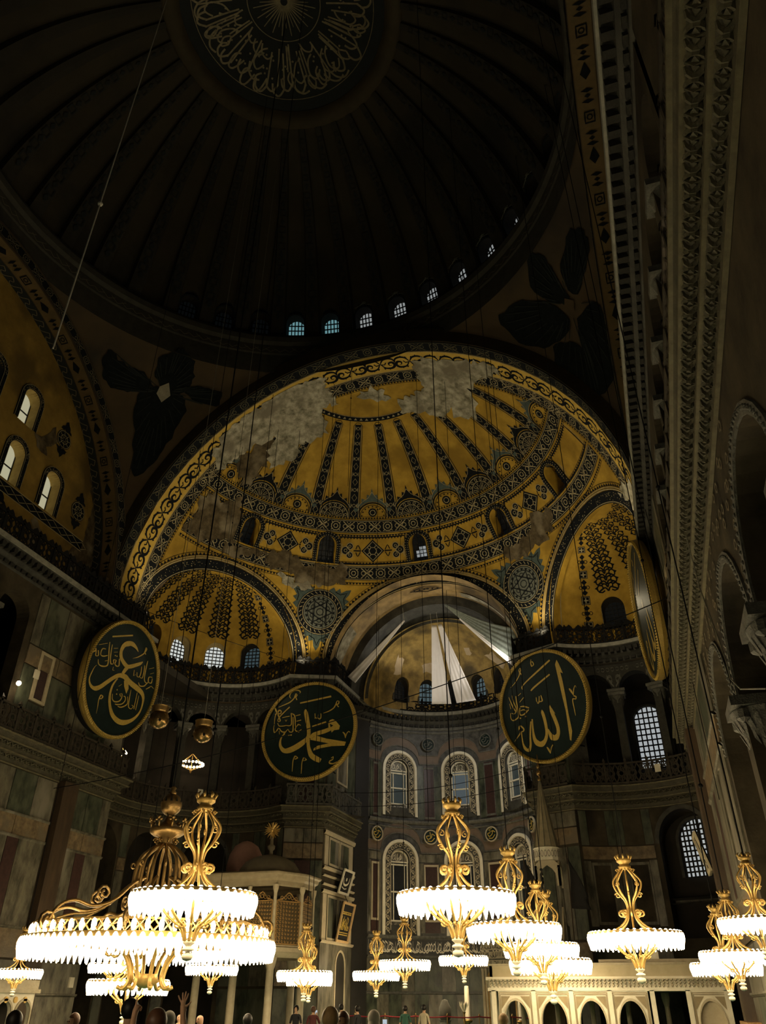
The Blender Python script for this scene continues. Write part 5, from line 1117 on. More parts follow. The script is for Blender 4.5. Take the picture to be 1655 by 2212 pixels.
# bema crown ornament: a dark lozenge with leaves
mb = MB(); G = lambda a, b: (a, 31.0 + b * .6, BZ + 7.13 * sqrt(max(0, 1 - (a / 6.97) ** 2)) - .06)
stroke(mb, [(-1.25, 0), (0, .75), (1.25, 0), (0, -.75)], .14, G, True)
for e in (-1, 1):
    for r in (.3, .7): stroke(mb, circ(e * r, 0, .24, 8), .09, G, True)
stroke(mb, circ(0, 0, .2, 8), .1, G, True); mb.build('painted_lozenge', M['navy'], bema)
SCRIPT = {
 'M': ((-7.61, 27.75, 17.31), -87.6, -3.2, 3.39,
  [[(-0.77,1.9,-0.8,2.0),(1.48,2.18,1.45,2.3)],[(-1.48,2.36,-1.51,2.34),(-1.58,2.52,-1.65,2.52),(-1.5,2.74,-1.57,2.8),(-1.26,2.88,-1.29,2.95),(-1.0,2.86,-0.99,2.94),(-0.87,2.76,-0.8,2.79),(-0.9,2.68,-0.86,2.66)],[(-2.36,1.77,-2.37,1.8),(-1.99,1.88,-2.02,1.94),(-1.54,2.04,-1.59,2.11),(-1.25,2.29,-1.32,2.35),(-1.14,2.51,-1.24,2.56),(-1.14,2.62,-1.17,2.7),(-1.09,2.57,-1.02,2.56),(-1.18,2.47,-1.11,2.41)],[(-1.22,2.5,-1.16,2.52),(-1.08,2.19,-1.01,2.21)],[(0.98,1.07,0.97,1.1),(1.36,1.15,1.32,1.21),(1.71,1.34,1.65,1.4),(1.86,1.58,1.79,1.62),(1.94,1.83,1.9,1.88),(2.01,1.81,2.08,1.83),(1.99,1.68,2.05,1.62),(1.84,1.68,1.85,1.61)],[(1.82,1.64,1.87,1.68),(2.03,1.4,2.08,1.45)],[(-0.37,1.48,-0.34,1.48),(-0.44,1.25,-0.17,1.27),(-0.3,0.67,-0.01,0.69),(-0.15,0.11,0.12,0.11),(-0.1,-0.37,0.15,-0.43),(-0.22,-0.55,-0.01,-0.74),(-0.56,-0.76,-0.32,-1.06),(-1.01,-1.0,-0.79,-1.34),(-1.43,-1.15,-1.31,-1.5),(-1.62,-1.16,-1.75,-1.41),(-1.83,-0.98,-2.02,-1.04),(-1.92,-0.69,-2.06,-0.66),(-1.87,-0.36,-1.95,-0.32),(-1.68,-0.17,-1.73,-0.12)],[(-0.09,-0.6,0.13,-0.62),(-0.06,-1.03,0.16,-1.03),(0.02,-1.4,0.27,-1.34),(0.19,-1.84,0.46,-1.66),(0.55,-2.13,0.73,-1.83),(0.94,-2.29,1.06,-2.04)],[(0.22,-0.66,0.08,-0.54),(0.43,-0.5,0.27,-0.27),(0.75,-0.42,0.64,-0.15),(1.18,-0.33,1.07,-0.06),(1.56,-0.2,1.45,0.05)],[(0.34,1.11,0.4,1.11),(0.38,0.74,0.43,0.74)],[(0.42,0.8,0.45,0.85),(0.58,0.73,0.53,0.77),(0.62,1.0,0.56,1.01)],[(0.58,0.77,0.61,0.81),(0.74,0.65,0.72,0.73),(0.87,0.8,0.79,0.83),(0.82,1.07,0.77,1.08)],[(0.25,0.17,0.22,0.25),(1.24,0.4,1.2,0.5)],[(2.42,-0.36,2.46,-0.33),(2.54,-0.53,2.64,-0.5),(2.62,-0.77,2.67,-0.77)],[(2.66,-0.74,2.62,-0.72),(2.76,-0.46,2.71,-0.43),(2.87,-0.37,2.85,-0.31),(2.93,-0.43,2.96,-0.4)],[(-0.91,-2.74,-0.95,-2.74),(-0.91,-2.4,-0.97,-2.39),(-0.9,-2.0,-0.96,-1.98),(-0.78,-1.78,-0.83,-1.69),(-0.69,-1.84,-0.59,-1.87),(-0.85,-1.91,-0.81,-1.97)],[(-0.27,-2.92,-0.31,-2.92),(-0.26,-2.57,-0.32,-2.56),(-0.26,-2.17,-0.32,-2.15),(-0.16,-1.93,-0.21,-1.85),(-0.06,-2.0,0.04,-2.03),(-0.23,-2.05,-0.19,-2.11)],[(1.75,-2.06,1.72,-2.01),(1.83,-1.99,1.88,-1.93),(1.82,-2.1,1.87,-2.14),(1.61,-2.2,1.67,-2.25),(1.6,-2.38,1.66,-2.31),(1.87,-2.45,1.85,-2.37),(2.16,-2.32,2.14,-2.28)],[(-2.78,1.92,-2.7,1.95),(-2.54,1.47,-2.43,1.51),(-2.3,1.06,-2.21,1.08),(-2.18,0.8,-2.1,0.79),(-2.24,0.77,-2.27,0.72),(-2.28,0.88,-2.34,0.91),(-2.04,1.2,-2.1,1.26),(-1.5,1.7,-1.56,1.77)],[(-2.56,1.25,-2.59,1.29),(-2.36,1.35,-2.45,1.43),(-2.26,1.51,-2.31,1.61),(-2.18,1.47,-2.1,1.49),(-2.19,1.34,-2.15,1.27),(-2.47,1.36,-2.43,1.3),(-2.58,1.1,-2.52,1.08),(-2.56,0.57,-2.53,0.57)],[(-1.41,1.28,-1.34,1.28),(-1.35,0.82,-1.27,0.81),(-1.33,0.49,-1.26,0.45),(-1.45,0.42,-1.44,0.36),(-1.68,0.46,-1.67,0.4),(-1.86,0.44,-1.84,0.37),(-2.16,0.46,-2.18,0.4),(-2.28,0.65,-2.33,0.63)],[(-1.36,1.23,-1.33,1.28),(-1.17,1.09,-1.09,1.13),(-1.08,0.79,-0.99,0.79),(-1.05,0.53,-0.97,0.53)],[(-1.24,0.98,-1.18,0.98),(-1.2,0.46,-1.12,0.45),(-1.18,0.0,-1.1,-0.04),(-1.35,-0.01,-1.37,-0.08),(-1.51,0.17,-1.51,0.11),(-1.69,0.02,-1.66,-0.06),(-1.93,0.06,-1.97,-0.01),(-2.13,0.29,-2.18,0.26)],[(-1.05,0.53,-0.98,0.53),(-0.95,0.23,-0.93,0.3),(-0.76,0.38,-0.8,0.47),(-0.6,0.32,-0.58,0.37)],[(-0.97,0.24,-0.9,0.21),(-1.0,0.04,-0.94,0.07),(-0.72,-0.14,-0.74,-0.04),(-0.51,0.04,-0.54,0.08)],[(-2.23,0.32,-2.17,0.28),(-2.39,0.11,-2.32,0.05),(-2.46,0.02,-2.51,-0.02),(-2.54,0.31,-2.59,0.31),(-2.52,0.52,-2.56,0.53)],[(-1.46,-0.3,-1.47,-0.19),(-1.34,-0.31,-1.35,-0.2)],[(-1.29,-0.32,-1.3,-0.2),(-1.18,-0.32,-1.19,-0.21)],[(-1.99,0.98,-2.01,1.03),(-1.46,1.04,-1.47,1.1)],[(-1.0,1.03,-1.02,1.08),(-0.67,1.08,-0.69,1.14)],[(-0.92,0.64,-0.94,0.69),(-0.59,0.69,-0.61,0.75)],[(-1.8,0.85,-1.77,0.86),(-1.7,0.7,-1.71,0.75),(-1.63,0.83,-1.66,0.85)],[(-1.69,-0.04,-1.65,-0.09),(-1.82,-0.13,-1.77,-0.19)],[(-2.16,0.08,-2.11,0.08),(-2.1,-0.16,-2.07,-0.16)]],
  [([(1.37,0.38),(1.47,0.55),(1.66,0.61),(1.86,0.51),(2.21,0.1),(2.16,-0.15),(1.82,-0.17),(1.65,-0.32),(1.6,-0.17),(1.3,-0.16),(1.41,0.04)],0),([(1.48,0.3),(1.57,0.03),(1.75,0.16)],1),([(0.15,-0.69),(0.55,-0.44),(1.33,-0.71),(2.69,-1.02),(2.61,-1.27),(1.71,-1.24),(0.94,-1.32),(0.62,-1.4),(0.43,-1.45),(0.46,-1.31),(0.71,-1.14),(1.5,-1.04),(0.91,-0.89)],0)]),
 'A': ((8.14, 27.75, 17.46), -121.4, 5.8, 3.47,
  [[(0.52,-0.13,0.55,-0.13),(0.42,-0.34,0.62,-0.34),(0.5,-0.71,0.74,-0.68),(0.62,-1.16,0.87,-1.15),(0.7,-1.59,0.94,-1.6),(0.64,-1.89,0.88,-1.98),(0.46,-1.96,0.63,-2.27),(0.47,-1.96,0.19,-2.18),(0.27,-1.78,0.06,-1.83),(0.13,-1.5,0.05,-1.51)],[(-0.14,-0.26,-0.12,-0.26),(-0.22,-0.44,-0.01,-0.44),(-0.16,-0.82,0.06,-0.83),(-0.13,-1.32,0.08,-1.35),(-0.17,-1.73,0.03,-1.78),(-0.37,-2.03,-0.16,-2.17),(-0.62,-2.1,-0.53,-2.43),(-0.73,-2.05,-1.01,-2.25),(-0.92,-1.85,-1.17,-1.88),(-0.99,-1.47,-1.15,-1.45),(-0.97,-1.01,-1.09,-0.99),(-0.93,-0.65,-1.03,-0.63)],[(-1.16,-0.75,-1.06,-0.77),(-1.28,-1.12,-1.17,-1.15),(-1.41,-1.64,-1.29,-1.67),(-1.51,-2.15,-1.36,-2.2),(-1.69,-2.32,-1.57,-2.52),(-1.75,-2.26,-1.94,-2.35),(-1.93,-1.98,-2.05,-1.99),(-1.96,-1.59,-2.04,-1.58),(-1.95,-1.26,-2.01,-1.26)],[(-1.98,-1.25,-2.03,-1.26),(-2.05,-1.08,-2.17,-1.09),(-2.05,-0.89,-2.13,-0.84),(-1.98,-0.89,-1.92,-0.83),(-1.81,-1.09,-1.7,-1.09),(-1.87,-1.18,-1.83,-1.25),(-2.07,-1.11,-2.09,-1.18)],[(-2.04,-1.18,-1.95,-1.26),(-2.36,-1.45,-2.32,-1.49),(-2.66,-1.68,-2.64,-1.69)],[(-1.32,1.34,-1.4,1.36),(-1.32,1.49,-1.39,1.54),(-0.9,1.72,-0.96,1.79),(-0.11,2.02,-0.18,2.12),(1.16,2.52,1.09,2.62)],[(-0.68,1.05,-0.75,1.12),(-0.33,1.21,-0.4,1.31),(0.96,1.66,0.9,1.75)],[(-2.28,1.7,-2.29,1.72),(-1.87,1.88,-1.91,1.92),(-1.5,2.17,-1.56,2.21),(-1.32,2.4,-1.41,2.43),(-1.36,2.61,-1.43,2.63),(-1.29,2.7,-1.26,2.75),(-1.3,2.56,-1.23,2.53),(-1.42,2.51,-1.38,2.46)],[(-1.38,2.48,-1.31,2.5),(-1.28,2.27,-1.2,2.29)],[(-0.31,3.04,-0.28,3.02),(-0.4,2.8,-0.32,2.79),(-0.35,2.56,-0.29,2.62),(-0.12,2.64,-0.19,2.67),(-0.19,2.87,-0.24,2.83),(-0.34,2.87,-0.33,2.82)],[(-0.42,0.59,-0.36,0.58),(-0.45,0.34,-0.38,0.32)],[(-0.42,0.31,-0.41,0.35),(-0.22,0.23,-0.28,0.27),(-0.12,0.59,-0.18,0.61)],[(-0.24,0.26,-0.23,0.31),(-0.06,0.21,-0.07,0.28),(0.08,0.28,-0.01,0.3),(0.02,0.62,-0.04,0.62)],[(-0.41,0.24,-0.37,0.26),(-0.31,0.15,-0.32,0.2),(-0.19,0.23,-0.22,0.26)],[(2.12,0.47,2.18,0.49),(2.19,0.29,2.32,0.32),(2.35,0.02,2.39,0.03)],[(2.39,0.02,2.35,0.03),(2.5,0.35,2.44,0.37),(2.63,0.51,2.61,0.56),(2.64,0.41,2.68,0.42)],[(2.34,-0.03,2.38,0.01),(2.48,-0.14,2.57,-0.11),(2.46,-0.21,2.49,-0.27),(2.27,-0.15,2.32,-0.23),(2.2,-0.33,2.27,-0.34),(2.21,-0.69,2.27,-0.7),(2.22,-1.04,2.27,-1.05),(2.23,-1.19,2.25,-1.19)],[(-0.25,-2.52,-0.19,-2.51),(-0.19,-2.7,-0.06,-2.68),(-0.06,-2.94,-0.03,-2.93)],[(-0.02,-2.92,-0.06,-2.91),(0.12,-2.65,0.06,-2.62),(0.25,-2.52,0.23,-2.46),(0.26,-2.6,0.3,-2.6)],[(-2.57,1.14,-2.53,1.14),(-2.44,0.63,-2.36,0.64),(-2.31,0.29,-2.23,0.31),(-2.15,0.06,-2.09,0.08)],[(-2.29,1.18,-2.24,1.18),(-2.27,0.75,-2.19,0.75),(-2.12,0.26,-2.04,0.25),(-2.3,0.02,-2.26,-0.02),(-2.5,0.11,-2.52,0.07)],[(-2.0,1.07,-1.93,1.06),(-2.03,0.61,-1.94,0.6),(-2.0,0.15,-1.91,0.14),(-2.03,-0.2,-1.94,-0.24),(-2.23,-0.32,-2.18,-0.39),(-2.49,-0.35,-2.52,-0.41),(-2.61,-0.18,-2.67,-0.18),(-2.58,0.11,-2.63,0.12)],[(-1.75,0.29,-1.74,0.35),(-1.46,0.23,-1.43,0.31),(-1.09,0.05,-1.05,0.11)],[(-1.82,0.27,-1.75,0.25),(-1.89,0.05,-1.82,0.04),(-1.86,-0.21,-1.8,-0.16),(-1.52,-0.25,-1.56,-0.17),(-1.1,-0.04,-1.14,0.01)],[(-1.77,0.04,-1.78,0.09),(-1.54,0.05,-1.52,0.11),(-1.33,-0.06,-1.3,-0.02)],[(-1.94,-0.41,-1.93,-0.32),(-1.83,-0.43,-1.81,-0.35)],[(-1.5,-0.4,-1.48,-0.31),(-1.39,-0.43,-1.37,-0.34)],[(-1.76,1.02,-1.79,1.05),(-1.51,1.12,-1.54,1.16)],[(-1.72,0.59,-1.75,0.62),(-1.33,0.81,-1.37,0.85)],[(-2.58,0.72,-2.54,0.71),(-2.55,0.37,-2.51,0.36)]],
  [([(1.63,2.44),(1.73,2.19),(1.91,1.5),(1.74,1.62),(1.78,1.09),(1.79,0.1),(1.76,-0.86),(1.79,-1.99),(1.6,-2.53),(1.52,-2.45),(1.57,-1.59),(1.61,-0.79),(1.55,0.13),(1.51,1.13),(1.46,2.19)],0),([(0.63,-0.33),(0.82,-0.74),(0.64,-0.59)],0)]),
 'U': ((-14.35, 15.94, 17.46), -0.2, 8.5, 3.34,
  [[(-1.94,1.76,-1.98,1.83),(-0.3,2.5,-0.35,2.58)],[(0.6,1.88,0.58,1.86),(0.37,2.07,0.25,1.94),(-0.11,2.21,-0.17,1.94),(-0.64,2.05,-0.41,1.82),(-0.95,1.73,-0.64,1.69),(-1.0,1.34,-0.74,1.39),(-0.86,1.01,-0.62,1.13),(-0.58,0.81,-0.37,0.99),(-0.14,0.66,-0.01,0.89),(0.31,0.73,0.18,0.92),(0.87,1.06,0.69,1.2),(1.18,1.29,1.0,1.38),(1.29,1.5,1.24,1.51)],[(-0.06,0.79,0.26,0.76),(-0.18,0.52,0.1,0.5),(-0.26,0.28,-0.02,0.27)],[(-0.33,-0.02,-0.33,0.23),(0.07,0.02,0.21,0.32),(0.35,-0.08,0.62,0.19)],[(-0.01,0.32,0.1,0.16),(-0.51,0.14,-0.32,-0.03),(-0.92,-0.18,-0.69,-0.28),(-1.35,-0.6,-1.1,-0.69),(-1.68,-0.93,-1.44,-1.05),(-1.97,-1.11,-1.83,-1.32),(-2.16,-1.16,-2.26,-1.32),(-2.42,-1.08,-2.54,-1.15),(-2.59,-0.87,-2.68,-0.89),(-2.57,-0.55,-2.65,-0.55),(-2.51,-0.23,-2.56,-0.23),(-2.41,-0.06,-2.43,-0.06)],[(0.32,-0.03,0.5,0.23),(0.76,-0.13,0.94,0.16),(1.37,-0.2,1.57,0.1),(1.88,-0.25,2.12,-0.04),(2.18,-0.4,2.41,-0.31),(2.32,-0.68,2.48,-0.65),(2.33,-1.12,2.47,-1.11),(2.07,-1.54,2.26,-1.58),(1.66,-1.85,1.88,-1.97),(1.16,-2.04,1.3,-2.3),(0.77,-2.09,0.64,-2.37),(0.25,-1.99,0.02,-2.17),(-0.17,-1.71,-0.38,-1.8),(-0.43,-1.35,-0.63,-1.42),(-0.57,-0.99,-0.74,-1.02),(-0.58,-0.61,-0.73,-0.61),(-0.46,-0.27,-0.57,-0.26),(-0.38,-0.14,-0.47,-0.12)],[(0.29,1.34,0.28,1.35),(0.74,1.58,0.68,1.61),(1.16,1.95,1.07,1.97),(1.19,2.16,1.12,2.16),(1.2,2.36,1.14,2.37),(1.22,2.3,1.3,2.32),(1.17,2.11,1.26,2.11)],[(1.09,2.09,1.15,2.13),(1.28,1.96,1.35,2.01)],[(-1.2,-2.4,-1.22,-2.4),(-1.26,-2.01,-1.31,-2.02),(-1.34,-1.66,-1.41,-1.66),(-1.27,-1.41,-1.35,-1.38),(-1.2,-1.45,-1.09,-1.4),(-1.23,-1.54,-1.17,-1.57),(-1.39,-1.59,-1.37,-1.63)],[(-3.05,0.43,-3.09,0.45),(-2.86,0.56,-2.96,0.57),(-2.91,0.7,-2.94,0.75),(-2.86,0.59,-2.8,0.61),(-2.78,0.34,-2.73,0.39),(-2.52,0.44,-2.6,0.44),(-2.66,0.7,-2.73,0.67)],[(-2.15,0.99,-2.14,0.95),(-2.41,0.93,-2.35,0.89),(-2.49,0.74,-2.41,0.75),(-2.41,0.52,-2.36,0.56),(-2.12,0.52,-2.15,0.59),(-1.83,0.7,-1.87,0.73)],[(-2.06,1.43,-2.0,1.45),(-1.93,1.02,-1.85,1.05),(-1.71,0.51,-1.62,0.53),(-1.67,0.21,-1.58,0.19),(-2.01,0.06,-2.0,-0.01),(-2.29,0.06,-2.35,0.02),(-2.44,0.26,-2.49,0.24)],[(-1.79,1.38,-1.73,1.4),(-1.7,0.94,-1.62,0.97),(-1.55,0.56,-1.47,0.59),(-1.39,0.37,-1.33,0.43),(-1.17,0.44,-1.19,0.49)],[(-1.13,0.5,-1.2,0.48),(-1.2,0.67,-1.29,0.68),(-1.08,0.7,-1.01,0.74),(-1.08,0.5,-1.01,0.53),(-0.85,0.42,-0.84,0.49),(-0.63,0.56,-0.73,0.55),(-0.79,0.92,-0.86,0.89)],[(-1.91,0.34,-1.93,0.37),(-1.7,0.45,-1.73,0.48)],[(-2.79,0.96,-2.81,0.98),(-2.16,1.3,-2.18,1.32)],[(-1.54,1.24,-1.56,1.26),(-1.21,1.38,-1.22,1.4)],[(-1.44,1.05,-1.45,1.07),(-1.13,1.18,-1.14,1.2)],[(-1.12,0.31,-1.08,0.32),(-1.08,0.13,-1.04,0.16),(-0.91,0.17,-0.92,0.19)],[(-1.27,0.89,-1.3,0.94),(-1.18,0.92,-1.21,0.98)],[(-1.12,0.91,-1.15,0.97),(-1.03,0.95,-1.06,1.0)],[(1.64,1.7,1.7,1.72),(1.69,1.19,1.78,1.21),(1.8,0.7,1.88,0.72),(1.97,0.5,2.04,0.54),(2.18,0.49,2.2,0.54)],[(1.49,1.36,1.55,1.38),(1.59,0.98,1.68,1.0),(1.6,0.64,1.68,0.63),(1.42,0.62,1.42,0.57)],[(1.25,1.2,1.3,1.22),(1.34,0.89,1.42,0.9),(1.32,0.61,1.39,0.6),(1.17,0.58,1.12,0.54),(1.06,0.78,1.0,0.76)],[(0.7,0.79,0.74,0.8),(0.8,0.47,0.86,0.5),(0.97,0.59,0.93,0.61)],[(2.54,1.02,2.56,0.97),(2.19,0.89,2.28,0.88),(2.28,0.6,2.35,0.65),(2.65,0.65,2.56,0.67),(2.62,0.94,2.55,0.93)],[(2.28,0.63,2.35,0.62),(2.13,0.45,2.21,0.43),(1.99,0.29,2.05,0.24),(1.67,0.19,1.64,0.12),(1.46,0.3,1.41,0.27)],[(2.31,0.15,2.26,0.17),(2.56,0.33,2.49,0.36),(2.7,0.46,2.7,0.5),(3.0,0.41,3.03,0.44)],[(2.01,1.32,1.99,1.34),(2.45,1.55,2.43,1.58)],[(2.26,1.09,2.24,1.11),(2.59,1.29,2.57,1.3)],[(-0.48,-1.04,-0.43,-1.03),(-0.37,-1.31,-0.31,-1.27),(-0.08,-1.4,-0.08,-1.33),(0.31,-1.24,0.24,-1.2),(0.44,-0.98,0.35,-0.99),(0.34,-0.76,0.29,-0.79),(0.12,-0.85,0.19,-0.84),(0.25,-0.97,0.3,-0.94)],[(0.51,-0.87,0.53,-0.82),(0.66,-0.87,0.72,-0.83),(0.72,-1.03,0.8,-1.03),(0.55,-1.27,0.62,-1.3),(0.16,-1.42,0.2,-1.48),(-0.0,-1.45,0.0,-1.49)],[(0.84,-0.77,0.89,-0.75),(1.0,-1.08,1.07,-1.07),(0.88,-1.26,0.96,-1.29),(0.56,-1.45,0.6,-1.51),(0.29,-1.49,0.29,-1.53)],[(0.95,-0.32,1.0,-0.31),(1.03,-0.77,1.1,-0.75),(1.16,-1.24,1.24,-1.21),(1.51,-1.31,1.49,-1.27),(1.65,-1.08,1.58,-1.1),(1.45,-1.06,1.43,-1.1)],[(1.57,-0.29,1.62,-0.27),(1.63,-0.74,1.7,-0.73),(1.71,-1.22,1.78,-1.21)],[(1.8,-0.38,1.84,-0.37),(1.84,-0.81,1.91,-0.8),(1.91,-1.23,1.95,-1.22)],[(-0.22,-0.76,-0.25,-0.7),(-0.13,-0.73,-0.16,-0.66)],[(-0.15,-0.99,-0.19,-0.92),(-0.06,-0.96,-0.09,-0.89)],[(-0.15,-0.51,-0.18,-0.5),(0.07,-0.3,0.04,-0.29)]],
  [([(0.15,-0.06),(0.33,-0.34),(0.7,-0.65),(0.76,-0.32),(0.61,-0.07),(0.37,0.05)],0)]),
}
# ------------------------------------------------------------------ balustrades
def rail_piece(name, label, path, z, h, group, crest=True, step=1.25, d=.5, m=None):
    m = m or M['iron']
    p = off(path, d); t = thing(name, label, 'balustrade', (0, 0, 0), group, 'structure')
    mb = MB(); mb.grid([[(x, y, zz) for x, y in q] for q, zz in ((off(path, d - .06), z + h - .1), (off(path, d + .06), z + h - .1), (off(path, d + .06), z + h), (off(path, d - .06), z + h), (off(path, d - .06), z + h - .1))]); mb.build('top_rail', m, t)
    mb = MB(); mb.grid([[(x, y, zz) for x, y in q] for q, zz in ((off(path, d + .05), z + .02), (off(path, d + .05), z + .14), (off(path, d - .05), z + .14))]); mb.build('bottom_rail', m, t)
    pts = along(p, step, step * .5)
    for x, y, tx, ty in pts:
        X = lambda a, b, c: (x + tx * a + ty * b, y + ty * a - tx * b, c)
        mb = MB(); mb.box((-.06, -.06, z), (.06, .06, z + h + .08), X); mb.add([X(-.09, -.09, z + h + .08), X(.09, -.09, z + h + .08), X(.09, .09, z + h + .08), X(-.09, .09, z + h + .08), X(0, 0, z + h + .3)], [(0, 1, 4), (1, 2, 4), (2, 3, 4), (3, 0, 4)]); mb.build('post', m, t)
    mb = MB(); hh = h - .24; z0 = z + .14
    for x, y, tx, ty in along(p, step / 2, 0):
        G = lambda a, b, o: (x + tx * a + ty * o, y + ty * a - tx * o, z0 + b)
        w_ = step / 2
        for o in (-.02, .02):
            g = lambda a, b: G(a, b, o)
            stroke(mb, smooth([(0, 0), (w_ * .25, hh * .3), (w_ * .1, hh * .5), (w_ * .25, hh * .7), (0, hh)], 2), .075, g)
            stroke(mb, smooth([(w_, 0), (w_ * .75, hh * .3), (w_ * .9, hh * .5), (w_ * .75, hh * .7), (w_, hh)], 2), .075, g)
            stroke(mb, circ(w_ / 2, hh * .5, w_ * .26, 7), .07, g, True); stroke(mb, [(w_ / 2, 0), (w_ / 2, hh * .32)], .07, g); stroke(mb, [(w_ / 2, hh * .68), (w_ / 2, hh)], .07, g)
            for e in (.18, .82): stroke(mb, circ(w_ / 2, hh * e, w_ * .22, 5), .06, g, True)
            if crest: mb.add([g(w_ * .1, hh + .1), g(w_ * .9, hh + .1), g(w_ * .75, hh + .26), g(w_ * .5, hh + .40), g(w_ * .25, hh + .26)], [(0, 1, 2, 3, 4)])
    tag(mb.build('lattice', m, t), kind='stuff')
    return t
for sx in (-1, 1):
    nm = sidename[sx]; mm = (lambda p: p) if sx < 0 else mirror
    rail_piece('balustrade', 'dark pierced balustrade on the upper cornice along the %s nave wall' % nm, mm([(-15.6, -14), (-15.6, 18.7)]), 21.45, 1.15, 'upper balustrades')
    rail_piece('balustrade', 'dark pierced balustrade curving under the %s conch windows' % nm, mm(EX), 21.45, 1.15, 'upper balustrades')
    rail_piece('balustrade', 'dark pierced upper balustrade over the %s small pier, beside the bema' % nm, mm([(-9.24, 28.4), (-6.9, 29.4), (-6.8, 34.9)]), 21.45, 1.15, 'upper balustrades')
    gm = mat('gallery_balustrade', (.055, .045, .03), (.025, .02, .014), .6, .2, 5)
    rail_piece('balustrade', 'gallery balustrade along the %s nave wall over the leaf cornice' % nm, mm([(-15.6, -16), (-15.6, 18.7)]), 12.64, 1.25, 'gallery balustrades', False, m=gm)
    rail_piece('balustrade', 'gallery balustrade curving round the %s exedra' % nm, mm(EX), 12.64, 1.25, 'gallery balustrades', False, m=gm)
    rail_piece('balustrade', 'gallery balustrade over the %s small pier, turning into the bema' % nm, mm([(-9.24, 28.4), (-6.9, 29.4), (-6.8, 34.9)]), 12.64, 1.35, 'gallery balustrades', False, m=mat('grey_balustrade', (.10, .095, .08), (.04, .038, .03), .7, 0, 5) if sx < 0 else gm)
rail_piece('balustrade', 'dark pierced balustrade curving under the apse hangings', APSE, 21.45, .9, 'upper balustrades', False)
# ------------------------------------------------------------------ great round script boards
def roundel(label, c, az, tilt, r, strokes, polys, hung=22.4, back=1.0):
    n0 = Vector((cos(rad(az)), sin(rad(az)), 0)); tl = rad(tilt); z = Vector((0, 0, 1))
    n = n0 * cos(tl) - z * sin(tl); u = z * cos(tl) + n0 * sin(tl); rt = u.cross(n); c = Vector(c)
    X = frame(c, rt, u, n)
    t = thing('script_roundel', label, 'roundel', (0, 0, 0), 'great hanging script roundels')
    mb = MB(); mb.lathe([(.001, -.05), (r - .2, -.05), (r - .05, -.30), (.001, -.34)], n=56); mb.v = [X(*p) for p in mb.v]; mb.build('board', M['boardback'], t)
    mb = MB(); prism(mb, X, circ(0, 0, r - .12, 64), -.06, .03); mb.build('green_face', M['board'], t)
    mb = MB(); mb.lathe([(r - .2, .0), (r - .2, .10), (r - .13, .17), (r - .06, .17), (r + .0, .1), (r + .02, -.1), (r - .06, -.3)], n=72)
    mb.v = [X(*p) for p in mb.v]; mb.build('gilt_rim', M['rim'], t)
    mb = MB()
    for i in range(150):
        a = 2 * pi * i / 150; b = a + .05; mb.tube([X((r - .19) * cos(a), (r - .19) * sin(a), .13), X((r - .1) * cos((a + b) / 2), (r - .1) * sin((a + b) / 2), .2), X((r - .01) * cos(b), (r - .01) * sin(b), .13)], .028, 4, False)
    mb.build('rope_twist', M['giltp'], t)
    if strokes:
        mb = MB()
        for k, s in enumerate(strokes):
            L = smooth([(p[0], p[1]) for p in s], 4) if len(s) > 2 else [(p[0], p[1]) for p in s]; Rr = smooth([(p[2], p[3]) for p in s], 4) if len(s) > 2 else [(p[2], p[3]) for p in s]
            o = .045 + .0006 * k
            mb.grid([[X(a[0], a[1], o), X(b[0], b[1], o)] for a, b in zip(L, Rr)])
        for p, h in polys:
            if h: continue
            fill(mb, [tuple(q) for q in p], lambda a, b: X(a, b, .044), 9)
        mb.build('gold_script', M['giltp'], t)
        for p, h in polys:
            if h: mb = MB(); fill(mb, [tuple(q) for q in p], lambda a, b: X(a, b, .07), 9); mb.build('script_eye', M['board'], t)
    for x in (-r * .45, r * .45):
        mb = MB(); a = Vector(X(x, r * .86, -.2)); b = a - n0 * .5 + Vector((0, 0, max(.4, hung - a.z))); mb.tube([a, b], .03, 5); mb.build('hanging_chain', M['iron'], t)
    for x in (-r * .5, r * .5): mb = MB(); mb.tube([X(x, -r * .8, -.25), X(x, -r * .8, -back)], .05, 5); mb.build('wall_stay', M['iron'], t)
    return t
c, az, tl, r, ss, pp = SCRIPT['M']; roundel('great dark green roundel with gold looping script, on the small pier left of the apse', c, az, tl, r, ss, pp)
c, az, tl, r, ss, pp = SCRIPT['A']; roundel('great dark green roundel with a tall gold upright stroke, right of the apse', c, az, tl, r, ss, pp)
c, az, tl, r, ss, pp = SCRIPT['U']; ru = roundel('great blackish roundel with dull gold script, tilted from the left great pier', c, az, tl, r, ss, pp)
mb = MB(); mb.lathe([(r - .12, -.25), (r - .12, -.75), (.01, -.78)], n=40); n0 = Vector((cos(rad(az)), sin(rad(az)), 0)); z_ = Vector((0, 0, 1)); n_ = n0 * cos(rad(tl)) - z_ * sin(rad(tl)); u_ = z_ * cos(rad(tl)) + n0 * sin(rad(tl)); X = frame(c, u_.cross(n_), u_, n_)
mb.v = [X(*p) for p in mb.v]; mb.build('shadow_drum', M['boardback'], ru, True)  # black drum added in place of the shadow crescent behind this board
ss, pp = SCRIPT['A'][4], SCRIPT['A'][5]
roundel('great roundel seen edge-on against the right great pier', (14.7, 16.44, 17.95), 184.8, 2.3, 3.4, ss[:12], [], back=.7)
